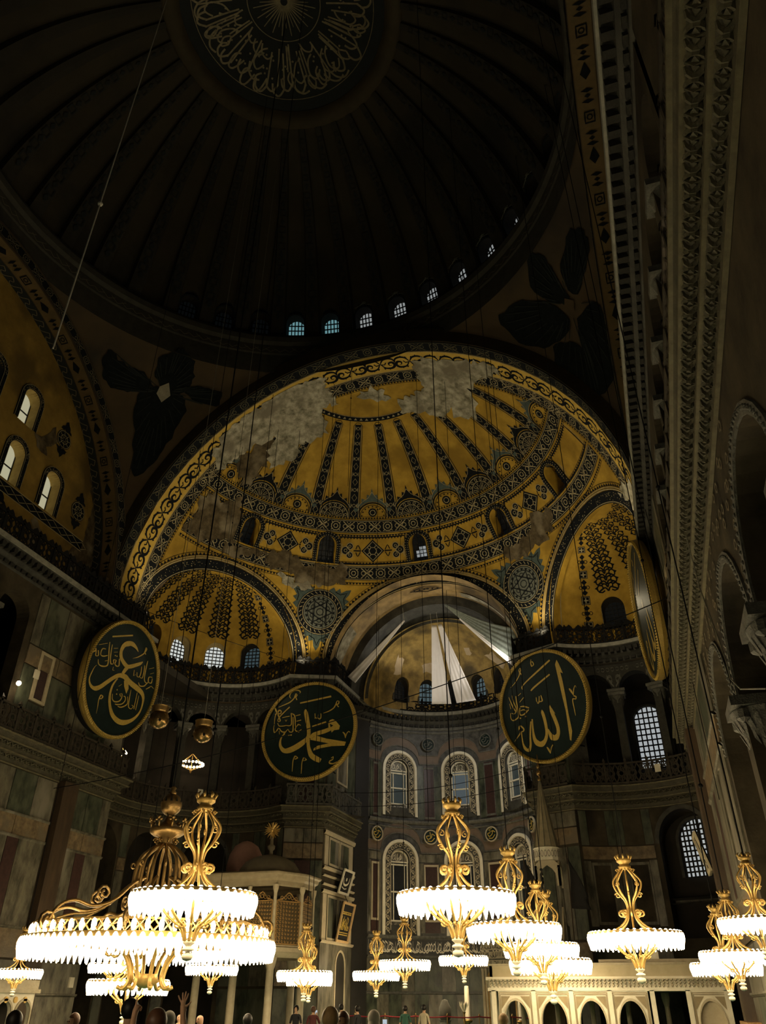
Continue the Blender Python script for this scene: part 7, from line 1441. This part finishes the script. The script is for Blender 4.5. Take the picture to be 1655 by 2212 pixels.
# ------------------------------------------------------------------ carved loge (left)
lg = thing('gilded_loge', 'marble loge with gilded lattice, cornice and low dome on columns', 'loge', (-8.0, 23.6, 0))
hx = [(-2.75, -2.2), (1.75, -2.2), (2.6, -.6), (2.6, 1.0), (1.2, 2.2), (-2.75, 2.2)]
def prof_poly(mb, poly, pr):
    n = len(poly); cx_ = sum(p[0] for p in poly) / n; cy_ = sum(p[1] for p in poly) / n
    mb.grid([[(cx_ + (x - cx_) * k, cy_ + (y - cy_) * k, z) for x, y in poly] for k, z in pr], cv=True)
mb = MB(); prof_poly(mb, hx, [(.9, 3.75), (1.0, 3.95), (1.04, 4.0), (1.04, 4.2), (1.0, 4.25), (1.0, 4.3), (.1, 4.3)]); mb.build('floor_slab', M['mwhited'], lg)
mb = MB(); prof_poly(mb, hx, [(.98, 7.05), (1.02, 7.1), (1.03, 7.3), (1.10, 7.4), (1.12, 7.55), (1.18, 7.62), (1.18, 7.7), (.9, 7.85), (.7, 7.9)]); mb.build('cornice', mat('loge_cornice', (.36, .30, .19), (.24, .19, .11), .5, 0, 3), lg)
mb = MB(); mb.lathe([(1.75, 7.8), (1.7, 8.05), (1.4, 8.45), (.9, 8.72), (.4, 8.85), (.12, 8.9), (.10, 9.1), (.2, 9.2), (.22, 9.35), (.1, 9.45), (.08, 9.8)], (.35, -.2, 0), 20); mb.build('low_dome', mat('loge_dome', (.20, .17, .11), (.12, .10, .065), .6, 0, 2), lg, True)
mb = MB(); rnd = random.Random(1)
for i in range(60):
    a = 2 * pi * i / 60; r = .30 + .18 * (i % 3) / 2; e = rnd.uniform(-.07, .07); mb.tube([(.35 + .05 * cos(a), -.2 + e, 10.2 + .05 * sin(a)), (.35 + r * cos(a), -.2 + e * 2.4, 10.2 + r * sin(a))], [.03, .012], 4)
mb.sphere((.35, -.2, 10.2), .12, 8, 6); mb.build('sunburst_finial', M['gilt'], lg)
mb = MB(); mb.lathe([(1.05, 8.0), (1.1, 8.6), (.98, 9.2), (.7, 9.7), (.3, 9.95), (.002, 10.02)], (-2.1, 1.5, 0), 18); mb.build('rosy_dome', mat('rosy_lead', (.34, .19, .15), (.24, .13, .10), .6, 0, 2.5, .2), lg, True)
for i in range(6):
    (x0, y0), (x1, y1) = hx[i], hx[(i + 1) % 6]; L = math.dist(hx[i], hx[(i + 1) % 6]); tx, ty = (x1 - x0) / L, (y1 - y0) / L
    X = lambda a, b, c=0.: (x0 + tx * a + ty * c, y0 + ty * a - tx * c, b)
    mb = MB(); mb.lathe([(.13, 4.3), (.13, 4.5), (.09, 4.6), (.09, 6.7), (.15, 6.9), (.17, 7.1)], (x0, y0, 0), 10); mb.build('corner_column', M['mwhited'], lg)
    if i < 3:
        nb = max(1, round(L / 1.5)); w_ = L / nb
        for j in range(nb):
            a0 = j * w_ + .12; a1 = (j + 1) * w_ - .12
            mb = MB(); mb.add([X(a0, 4.3, -.02), X(a1, 4.3, -.02), X(a1, 6.35, -.02), X(a0, 6.35, -.02)], [(0, 1, 2, 3)])
            p = mb.build('lattice_panel', mat('lattice_ground', (.10, .07, .03), (.05, .035, .015), .6, 0, 5), lg)
            mb = MB(); g = lambda a, b: X(a0 + a, 4.35 + b, .03); W = a1 - a0
            for u in linspace(.1, W - .1, 8):
                for v in linspace(.1, 1.9, 11): stroke(mb, [(u + .08 * cos(t_) * (1 - t_ / 9), v + .09 * sin(t_) * (1 - t_ / 9)) for t_ in linspace(0 + u * 3, 5.5 + u * 3, 8)], .035, g)
            stroke(mb, [(0, 0), (W, 0), (W, 1.98), (0, 1.98)], .06, g, True)
            stroke(mb, smooth([(0, 2.0), (W * .25, 2.12), (W * .5, 2.4), (W * .75, 2.12), (W, 2.0)], 4), .06, g)
            for u in linspace(.2, .8, 5): stroke(mb, circ(W * u, 2.08 + .12 * (1 - abs(u - .5) * 2), .09, 7), .035, g, True)
            mb.build('gilded_tracery', mat('gilded_tracery', (.55, .34, .12), (.36, .20, .07), .45, .4, 5), p)
            if j: mb = MB(); x, y, z = X(j * w_, 0, 0); mb.lathe([(.09, 4.3), (.07, 4.5), (.07, 6.8), (.12, 7.05)], (x, y, 0), 8); mb.build('corner_column', M['mwhited'], lg)
for (x, y) in ((-2.5, -2.0), (-.4, -2.0), (1.65, -2.0), (2.4, .3), (1.1, 2.0), (-2.5, 2.0)):
    mb = MB(); mb.lathe([(.28, 0), (.28, .25), (.2, .4), (.19, 3.2), (.26, 3.4), (.32, 3.75)], (x, y, 0), 14); mb.build('support_column', mat('pale_column', (.42, .36, .24), (.30, .25, .16), .5, 0, 3), lg, True)
# small marble kiosk with arches at the far left
kk = thing('arched_kiosk', 'low white marble kiosk with round arches and gilt bosses at the far left', 'kiosk', (-14.75, 12.5, 0))
Xk = frame((.5, 0, 0), (0, 1, 0), (0, 0, 1), (1, 0, 0))
for c in (-1.45, -.25, .95):
    mb = MB(); o = arch_outline(.46, 0, 1.35, 12); n = len(o); half = n // 2
    ringprism(mb, lambda a, b, c_=0.: Xk(c + a, b, c_), [(-.6 if i < half else .6 if i > half else 0, [0] [0] if i in (0, n - 1) else 2.1) for i in range(n)], o, -.15, 0); mb.build('arch_panel', M['mwhite'], kk)
    mb = MB(); ringprism(mb, lambda a, b, c_=0.: Xk(c + a, b, c_), arch_outline(.55, 0, 1.35, 12), arch_outline(.46, 0, 1.35, 12), 0, .05); mb.build('arch_moulding', M['mwhited'], kk)
    for e in (-.6, 0): mb = MB(); prism(mb, Xk, [(c + e + a, 1.85 + b) for a, b in circ(0, 0, .12, 12)], 0, .05); mb.build('gilt_boss', M['gilt'], kk)
mb = MB(); mb.box((-.5, -2.15, 2.1), (.62, 1.75, 2.25)); mb.box((-.5, -2.05, 2.25), (.55, 1.65, 2.6)); mb.build('cornice_slab', M['mwhited'], kk)
mb = MB(); mb.box((-.5, -2.1, 0), (-.4, 1.6, 2.1)); mb.build('back_wall', M['shade'], kk)
# ------------------------------------------------------------------ framed script panels on the small piers
def framed(label, X, w, h, lines, mf, seed, tilt=.0):
    t = thing('framed_panel', label, 'picture', (0, 0, 0), 'framed script panels')
    mb = MB(); mb.box((-w / 2, -h / 2, 0), (w / 2, h / 2, .06), X); mb.build('backing', M['boardback'], t)
    for a0, a1, b0, b1 in ((-w / 2, w / 2, h / 2 - .14, h / 2), (-w / 2, w / 2, -h / 2, -h / 2 + .14), (-w / 2, -w / 2 + .14, -h / 2 + .14, h / 2 - .14), (w / 2 - .14, w / 2, -h / 2 + .14, h / 2 - .14)):
        mb = MB(); mb.box((a0, b0, .02), (a1, b1, .15), X); mb.build('frame_bar', mf, t)
    mb = MB(); rnd = random.Random(seed); G = lambda a, b: X(a, b, .075)
    if lines == 0:
        stroke(mb, smooth([(-w * .28, h * .15), (-w * .18, -h * .08), (w * .05, -h * .12), (w * .25, -h * .02), (w * .28, h * .2)], 5), lambda f: .05 + .08 * sin(pi * f), G); stroke(mb, circ(0, h * .1, .07, 8), .08, G, True); stroke(mb, smooth([(-w * .25, -h * .22), (0, -h * .28), (w * .2, -h * .24)], 4), .06, G)
    else:
        glyphs(mb, G, -w * .34, w * .34, -h * .16, h * .16, .30, .06, rnd); glyphs(mb, G, -w * .34, w * .34, -h * .2, h * .05, .34, .055, rnd)
        for b in (.25, .2, -.26, -.31): stroke(mb, [(-w * .36, h * b), (w * .36, h * b)], .05, G)
        glyphs(mb, G, -w * .34, w * .34, h * .2, h * .27, .2, .03, rnd)
    mb.build('script', M['mwhite'] if lines == 0 else M['giltp'], t)
    mb = MB(); mb.tube([X(0, h / 2 - .1, .03), X(0, h / 2 + .35, -.35)], .02, 4); mb.build('hook', M['iron'], t)
for sx in (-1, 1):
    for k, (y, z, w_, h_, ln, mf, tl) in enumerate(((32.35, 8.5, 1.9, 1.5, 0, M['mwhite'], .30), (32.35, 6.15, 2.2, 2.3, 1, mat('pale_gilt_frame', (.58, .40, .20), (.44, .28, .12), .5, .1, 5), .22))):
        n = Vector((-sx * cos(tl), 0, -sin(tl))); u = Vector((-sx * sin(tl), 0, cos(tl))); r = u.cross(n)
        x = sx * (6.86 - .1) - sx * (h_ / 2 * sin(tl) + .12)
        framed('%s framed script panel leaning from the pier %s of the apse' % (('upper small white', 'lower large gilt')[k], 'left' if sx < 0 else 'right'), frame((x, y, z), r, u, n), w_, h_, ln, mf, 3 + k)
n = Vector((-1, 0, -.25)); 
for k, (y, z) in enumerate(((15.9, 6.9),)):
    u = Vector((-.25, 0, 1)); r = u.cross(n); framed('framed panel seen edge-on leaning from the right great pier', frame((15.05, y, z), r, u, n), 1.6, 1.5, 0, M['mwhited'], 9)
# ------------------------------------------------------------------ prayer niche and candlesticks in the apse
mh = thing('prayer_niche', 'gilded marble prayer niche surround set in the apse wall, right of the middle', 'niche', (0, 0, 0), None, 'structure')
o = F_aw(20, 0, -.12); X = frame((o[0], o[1], 0), (cos(rad(20)), -sin(rad(20)), 0), (0, 0, 1), (-sin(rad(20)), -cos(rad(20)), 0))
for e in (-1, 1):
    for d, r_ in ((1.35, .1), (1.12, .07)): mb = MB(); mb.lathe([(r_ * 1.3, 0), (r_ * 1.3, .3), (r_, .4), (r_, 3.6), (r_ * 1.4, 3.8)], X(e * d, 0, .15), 8); mb.build('side_column', M['mwhited'], mh)
mb = MB(); ringprism(mb, X, arch_outline(1.25, 0, 2.7, 12), arch_outline(.95, 0, 2.7, 12), 0, .14); mb.build('niche_arch', M['giltd'], mh)
mb = MB(); mb.poly([X(a, b, .02) for a, b in arch_outline(.95, 0, 2.7, 12)]); mb.build('niche_back', M['shade'], mh)
for z, w_ in ((3.85, 1.6), (4.35, 1.5), (4.85, 1.35)): mb = MB(); mb.box((-w_, z, 0), (w_, z + .42, .16), X); b = mb.build('script_tablet', M['mwhited'], mh); mb = MB(); glyphs(mb, lambda a, q: X(a, q, .18), -w_ + .1, w_ - .1, z + .06, z + .38, .28, .04, random.Random(int(z * 9))); mb.build('tablet_script', M['dkstone'], b)
def candle(label, loc, h, r):
    t = thing('candlestick', label, 'candlestick', loc, 'great candlesticks by the prayer niche')
    mb = MB(); mb.lathe([(r * 1.6, 0), (r * 1.5, .1), (r * .9, .22), (r * .5, .4), (r * .45, .8), (r * 1.2, .9), (r * 1.25, .98), (r * .7, 1.02)], n=16); mb.build('stand', M['giltd'], t, True)
    mb = MB(); mb.lathe([(r * .62, 1.0), (r * .6, h - .2), (r * .5, h - .02), (.002, h)], n=14); mb.build('candle', M['mwhite'], t, True)
candle('thick white candle in a bronze stand, left of the prayer niche', (1.15, 33.4, 0), 2.7, .24)
candle('thick white candle in a bronze stand, right of the prayer niche', (4.6, 31.8, 0), 2.7, .24)
t = thing('water_jar', 'carved grey stone jar on a pedestal before the apse wall', 'jar', (.5, 30.5, 0))
mb = MB(); mb.lathe([(.38, 0), (.38, .2), (.3, .3), (.3, .9), (.36, 1.0)], n=14); mb.build('pedestal', M['greyst'], t)
mb = MB(); mb.lathe([(.25, 1.0), (.36, 1.2), (.34, 1.6), (.2, 1.85), (.16, 1.95), (.002, 2.0)], n=14); mb.build('body', M['dkstone'], t, True)
t = thing('flower_stand', 'white flower shaped lamp bowl on a slim pedestal before the apse', 'stand', (1.85, 29.4, 0))
mb = MB(); mb.lathe([(.2, 0), (.18, .1), (.05, .2), (.05, 1.3), (.10, 1.4)], n=12); mb.build('pedestal', M['giltd'], t)
mb = MB()
for k in range(8): a = pi * k / 4; mb.add([(.05 * cos(a - .3), .05 * sin(a - .3), 1.4), (.05 * cos(a + .3), .05 * sin(a + .3), 1.4), (.24 * cos(a + .3), .24 * sin(a + .3), 1.7), (.26 * cos(a), .26 * sin(a), 1.9), (.24 * cos(a - .3), .24 * sin(a - .3), 1.7)], [(0, 1, 2, 3, 4)])
mb.build('petal', M['mwhite'], t)
# rope barrier
bt = thing('rope_barrier', 'dark red rope barrier on low posts across the foot of the apse', 'barrier', (0, 0, 0))
xs = linspace(-6, 6.4, 8)
for x in xs: mb = MB(); mb.lathe([(.16, 0), (.15, .04), (.025, .08), (.025, 1.2), (.05, 1.24), (.03, 1.32), (.002, 1.34)], (x, 28.6, 0), 10); mb.build('post', M['giltd'], bt)
for a, b in zip(xs, xs[1:]): mb = MB(); mb.tube(sag((a, 28.6, 1.2), (b, 28.6, 1.2), .05, 8), .035, 6); mb.build('red_rope', mat('dark_red_rope', (.22, .012, .02), (.13, .006, .01), .8, 0, 12), bt)
# small white plates on balustrades and piers
for k, (p, r, u, lab) in enumerate((((-15.45, 10.55, 15.9), (0, 1, 0), (0, 0, 1), 'small white plate on the left pier beside the bare lamp'), ((-15.0, 27.2, 13.6), (.55, .83, 0), (0, 0, 1), 'small pale plate fixed on the left exedra gallery balustrade'), ((14.2, 28.2, 13.3), (1, -.3, 0), (0, 0, 1), 'small pale plate fixed on the right exedra gallery balustrade'), ((-15.48, 18.1, 2.6), (0, 1, 0), (0, 0, 1), 'small white plate low on the left great pier'))):
    n = Vector(r).cross(Vector(u)) * (1 if k in (0, 3) else -1); X = frame(p, r, u, n if k in (0, 3) else Vector((0, -1, 0)))
    tag(MB().box((-.17, -.22, -.06), (.17, .22, .02), X).build('wall_plate', M['mwhite']), lab, 'plate')
# lattice windows of the right exedra
for (F_, a, zb, zs, hw, c, r_, lab) in ((None, 26, 7.75, 9.6, 1.12, 9, 11, 'big round headed lattice window deep in the right exedra arch'), (None, 9.5, 14.9, 18.0, 1.0, 6, 11, 'tall lattice window behind the right exedra gallery'), (None, 6.0, 18.2, 18.9, .7, 3, 2, 'small lattice window high behind the right exedra gallery')):
    rr_ = 7.72 if zb < 12 else 12.05
    if lab[0] == 's': continue
    o = (CX + rr_ * sin(rad(a)), CQ + rr_ * cos(rad(a)), 0); X = frame(o, (cos(rad(a)), -sin(rad(a)), 0), (0, 0, 1), (-sin(rad(a)), -cos(rad(a)), 0))
    wn = arched_window(frame(X(0, 0, .25), (cos(rad(a)), -sin(rad(a)), 0), (0, 0, 1), (-sin(rad(a)), -cos(rad(a)), 0)), hw, zb, zs, mat('dusk_lit_pane_cool', (.48, .55, .58), (.48, .55, .58), .2, 0, 2, 0, (.56, .60, .62), .62), lab, c, r_, .16, M['dkstone'], .2, lat=.042)
# ------------------------------------------------------------------ people
SKIN = mat('warm_skin', (.66, .40, .25), (.58, .33, .20), .5, 0, 6)
def cloth_mat(n, c): return mat(n, c, tuple(x * .7 for x in c), .85, 0, 5)
def skinned(name, verts, edges, mats, classify, parent=None, sub=2):
    """one continuous body grown over a skeleton of joints (position, radius)"""
    me = bpy.data.meshes.new(name); me.from_pydata([v[:3] for v in verts], edges, [])
    o = bpy.data.objects.new(name, me); COL.objects.link(o)
    o.modifiers.new('skin', 'SKIN'); s = o.modifiers.new('sub', 'SUBSURF'); s.levels = sub; s.render_levels = sub
    for i, d in enumerate(me.skin_vertices[0].data):
        r = verts[i][3]; d.radius = r if isinstance(r, tuple) else (r, r); d.use_root = (i == 0)
    dg = bpy.context.evaluated_depsgraph_get(); ev = o.evaluated_get(dg); m2 = bpy.data.meshes.new_from_object(ev)
    o.modifiers.clear(); o.data = m2; m2.materials.clear()
    for m in mats: m2.materials.append(m)
    for p in m2.polygons: p.use_smooth = True; p.material_index = classify(p.center)
    if parent: o.parent = parent
    return o
def person(label, x, y, head_z, face, shirt, legs, hair, pose='stand', cover=None, sc=1.):
    H_ = head_z + .10; k = H_ / 1.74
    t = thing('person', label, 'person', (x, y, 0), 'visitors in the nave', rz=face)
    z = lambda v: v * k
    V = [(0, 0, z(.95), (.15, .10)), (0, 0, z(1.12), (.135, .095)), (0, .0, z(1.30), (.16, .105)), (0, 0, z(1.42), (.12, .09)), (0, .005, z(1.50), .052), (0, .02, z(1.575), (.066, .075)), (0, .02, z(1.65), (.074, .092)), (0, .012, z(1.715), (.055, .066)),
         (.165, 0, z(1.405), .058), (.235, .0, z(1.14), .044), (.245, .06, z(.90), .032), (.24, .09, z(.80), .036), (.235, .10, z(.73), .02),
         (-.165, 0, z(1.405), .058), (-.235, .0, z(1.14), .044), (-.245, .06, z(.90), .032), (-.24, .09, z(.80), .036), (-.235, .10, z(.73), .02),
         (.095, 0, z(.84), .088), (.105, .01, z(.48), .058), (.11, -.02, z(.09), .042), (.12, .12, z(.04), .04),
         (-.095, 0, z(.84), .088), (-.105, .01, z(.48), .058), (-.11, -.02, z(.09), .042), (-.12, .12, z(.04), .04),
         (0, .112, z(1.612), .016)]
    if pose == 'phone':
        V[9] = (.26, .10, z(1.18), .044); V[10] = (.16, .32, z(1.40), .032); V[11] = (.13, .36, z(1.50), .036); V[12] = (.12, .38, z(1.57), .02)
    E_ = [(0, 1), (1, 2), (2, 3), (3, 4), (4, 5), (5, 6), (6, 7), (3, 8), (8, 9), (9, 10), (10, 11), (11, 12), (3, 13), (13, 14), (14, 15), (15, 16), (16, 17), (0, 18), (18, 19), (19, 20), (20, 21), (0, 22), (22, 23), (23, 24), (24, 25), (6, 26)]
    def cl(c):
        if c.z > z(1.475): return 0
        if abs(c.x) > .19 and c.z < z(1.15) and c.z > z(.6) or (pose == 'phone' and c.y > .16 and c.z > z(1.2)): return 0
        return 1 if c.z > z(.93) else (2 if c.z > z(.08) else 3)
    skinned('body', V, E_, [SKIN, shirt, legs, M['iron']], cl, t)
    mb = MB(); mb.sphere((0, .0 if not cover else .005, z(1.672)), .103 if not cover else .118, 14, 10, 1.12)
    mb.f = [f for f in mb.f if sum(mb.v[i][1] for i in f) / len(f) < (.045 if not cover else .075) or sum(mb.v[i][2] for i in f) / len(f) > z(1.70)]; mb.mi = [0] * len(mb.f)
    if cover: mb.lathe([(.105, z(1.62)), (.12, z(1.52)), (.19, z(1.42)), (.21, z(1.34))], n=14)
    if hair or cover: mb.build('headscarf' if cover else 'hair', cover or hair, t, True)
    mb = MB()
    for e in (-1, 1): mb.sphere((e * .034, .103, z(1.64)), .011, 6, 4)
    mb.build('eyes', M['iron'], t)
    mb = MB(); mb.tube([(-.025, .102, z(1.578)), (0, .108, z(1.575)), (.025, .102, z(1.578))], .007, 5); mb.build('mouth', mat('lips', (.35, .14, .10), (.3, .1, .08), .5), t)
    if pose == 'phone': mb = MB(); mb.box((.08, .40, z(1.50)), (.16, .41, z(1.64))); mb.build('raised_phone', M['bulbsmall'] if False else mat('phone_screen', (.1, .1, .1), (.1, .1, .1), .2, 0, 2, 0, (.55, .65, .75), .8), t)
    return t
BLK = mat('black_hair', (.015, .011, .009), (.008, .006, .005), .5, 0, 20); BRN = mat('brown_hair', (.14, .065, .035), (.08, .035, .018), .45, 0, 20); BLD = mat('fair_hair', (.40, .26, .12), (.28, .17, .07), .5, 0, 20)
dk = cloth_mat('dark_jacket', (.03, .028, .03)); wht = cloth_mat('white_tshirt', (.62, .58, .48)); crm = cloth_mat('cream_tshirt', (.58, .50, .34)); grn = cloth_mat('green_shirt', (.05, .14, .10)); mar = cloth_mat('maroon_top', (.12, .03, .03)); blu = cloth_mat('navy_trousers', (.03, .04, .07)); gry = cloth_mat('grey_top', (.16, .15, .14)); scf = cloth_mat('pale_scarf', (.58, .52, .42)); scp = cloth_mat('patterned_scarf', (.22, .20, .16))
for a in ((('man in a dark jacket standing by the small pier, facing the viewer', -1.23, 13.32, 1.57, pi, dk, blu, BLK), {}),
 (('person in a maroon top raising a phone beside the man in the dark jacket', -.55, 13.43, 1.53, .4, mar, blu, BRN), dict(pose='phone')),
 (('person seen from behind in a white t-shirt', .15, 14.66, 1.61, .1, wht, blu, BLK), {}),
 (('man in a dark jacket in profile, before the framed panels', 1.15, 13.79, 1.56, 1.3, dk, gry, BLK), {}),
 (('person in a green shirt seen from behind, facing the apse', 2.0, 17.46, 1.56, .1, grn, blu, BLK), {}),
 (('young man in a cream t-shirt seen from behind, before the apse', 3.05, 16.62, 1.60, -.2, crm, blu, BLK), {}),
 (('woman in a pale headscarf holding up a phone', 7.65, -3.76, 1.50, .1, gry, dk, None), dict(pose='phone', cover=scf)),
 (('fair haired woman near the viewer, cut by the lower edge of the picture', 9.05, -9.6, 1.58, .3, dk, dk, BLD), {}),
 (('person beside the fair haired woman with a bright face', 7.53, -5.04, 1.50, 2.6, gry, dk, BRN), {}),
 (('person with light hair low in front of the marble platform', 9.47, -.64, 1.45, .2, crm, blu, BLD), {}),
 (('bald man at the lower left, left of the loge columns', .58, 1.5, 1.43, 2.9, gry, blu, None), {}),
 (('bald man at the lower left, in front of a loge column', 3.46, -2.6, 1.47, 2.8, dk, blu, None), {}),
 (('woman in a white headscarf behind the raised right hand', 5.19, -7.06, 1.50, .4, gry, dk, None), dict(cover=scf)),
 (('woman in a patterned headscarf next to the white headscarf', 4.08, -4.9, 1.47, 2.7, gry, dk, None), dict(cover=scp)),
 (('dark haired person at the lower edge beneath the loge', 4.24, -2.0, 1.42, .1, dk, dk, BLK), {}),
 (('dark haired person at the far lower left corner', 4.68, -9.74, 1.52, .2, dk, dk, BLK), {}),
 (('person with a lit face left of the pointing hand', 2.42, -5.42, 1.45, 2.6, gry, dk, BRN), {}),
 (('dark haired person just left of the raised arms, turned away', 6.7, -10.2, 1.66, .3, dk, dk, BLK), {})):
    person(*a[0], **a[1])
# the nearest figure: a woman with both arms raised, seen from behind
t = thing('person', 'brown haired woman near the viewer seen from behind with both arms raised', 'person', (0, 0, 0), 'visitors in the nave')
cx, cy = 7.86, -11.45
r3 = Vector((.952, .306, 0)); f3 = Vector((-.306, .952, 0))
def W(a, b, z): p = Vector((cx, cy, 0)) + r3 * a + f3 * b; return (p.x, p.y, z)
def VV(a, b, z, r): return (*W(a, b, z), r)
V = [VV(0, 0, .92, (.15, .10)), VV(0, 0, 1.08, (.13, .09)), VV(0, 0, 1.25, (.15, .10)), VV(0, 0, 1.36, (.11, .085)), VV(0, .01, 1.43, .048), VV(0, .03, 1.50, (.066, .072)), VV(0, .03, 1.575, (.074, .088)), VV(0, .02, 1.64, (.052, .06)),
     VV(.17, 0, 1.36, .055), VV(.28, .10, 1.45, .043), VV(.225, .16, 1.66, .030), VV(.21, .17, 1.705, .034),
     VV(-.17, 0, 1.36, .055), VV(-.265, .10, 1.42, .043), VV(-.285, .17, 1.62, .030), VV(-.285, .18, 1.665, .032),
     VV(.09, 0, .82, .09), VV(.10, 0, .46, .058), VV(.10, -.02, .08, .042), VV(.11, .12, .04, .04), VV(-.09, 0, .82, .09), VV(-.10, 0, .46, .058), VV(-.10, -.02, .08, .042), VV(-.11, .12, .04, .04), VV(0, .125, 1.545, .015)]
E_ = [(0, 1), (1, 2), (2, 3), (3, 4), (4, 5), (5, 6), (6, 7), (3, 8), (8, 9), (9, 10), (10, 11), (3, 12), (12, 13), (13, 14), (14, 15), (0, 16), (16, 17), (17, 18), (18, 19), (0, 20), (20, 21), (21, 22), (22, 23), (6, 24)]
# right hand: open palm with five spread fingers; left hand: index pointing up, the others curled
def finger(root, pts):
    i = root
    for (a, b, z, r) in pts:
        V.append(VV(a, b, z, r)); E_.append((i, len(V) - 1)); i = len(V) - 1
V.append(VV(.215, .175, 1.745, (.030, .016))); E_.append((11, len(V) - 1)); pr = len(V) - 1
finger(pr, [(.178, .178, 1.775, .0085), (.158, .18, 1.805, .008), (.150, .18, 1.822, .006)])
finger(pr, [(.203, .178, 1.788, .009), (.196, .18, 1.825, .0085), (.194, .18, 1.848, .006)])
finger(pr, [(.222, .178, 1.79, .009), (.225, .18, 1.832, .0085), (.227, .18, 1.858, .006)])
finger(pr, [(.240, .178, 1.785, .0085), (.25, .18, 1.82, .008), (.255, .18, 1.842, .006)])
finger(11, [(.258, .175, 1.728, .011), (.283, .178, 1.752, .009), (.295, .178, 1.768, .007)])
V.append(VV(-.28, .19, 1.705, (.030, .024))); E_.append((15, len(V) - 1)); plh = len(V) - 1
finger(plh, [(-.287, .195, 1.738, .0095), (-.29, .20, 1.772, .0085), (-.288, .20, 1.802, .006)])
for q, (a, zz) in enumerate(((-.268, 1.735), (-.252, 1.728), (-.238, 1.716))): finger(plh, [(a, .215, zz, .0095), (a, .235, zz - .016, .009), (a - .002, .218, zz - .036, .008)])
finger(15, [(-.255, .205, 1.69, .011), (-.262, .228, 1.705, .009), (-.275, .235, 1.715, .007)])
def cl(c):
    if c.z > 1.405: return 0
    return 1 if c.z > .90 else 2
skinned('body', V, E_, [SKIN, gry, blu], cl, t, 2)
mb = MB(); c0 = W(0, .0, 1.59); mb.sphere(c0, .108, 18, 12, 1.15)
mb.f = [f for f in mb.f if (sum((Vector(mb.v[i]) - Vector(c0)).dot(f3) for i in f) / len(f)) < .04 or sum(mb.v[i][2] for i in f) / len(f) > 1.64]; mb.mi = [0] * len(mb.f)
mb.lathe([(.10, -.02), (.105, -.10), (.11, -.2), (.09, -.28), (.03, -.32)], W(0, -.03, 1.58), 14); mb.build('hair', BRN, t, True)
mb = MB(); mb.tube([W(-.30, .165, 1.66), W(-.285, .155, 1.645), W(-.265, .165, 1.64), W(-.262, .19, 1.645), W(-.285, .2, 1.66), W(-.30, .165, 1.66)], .006, 5); mb.build('bracelet', M['gilt'], t)
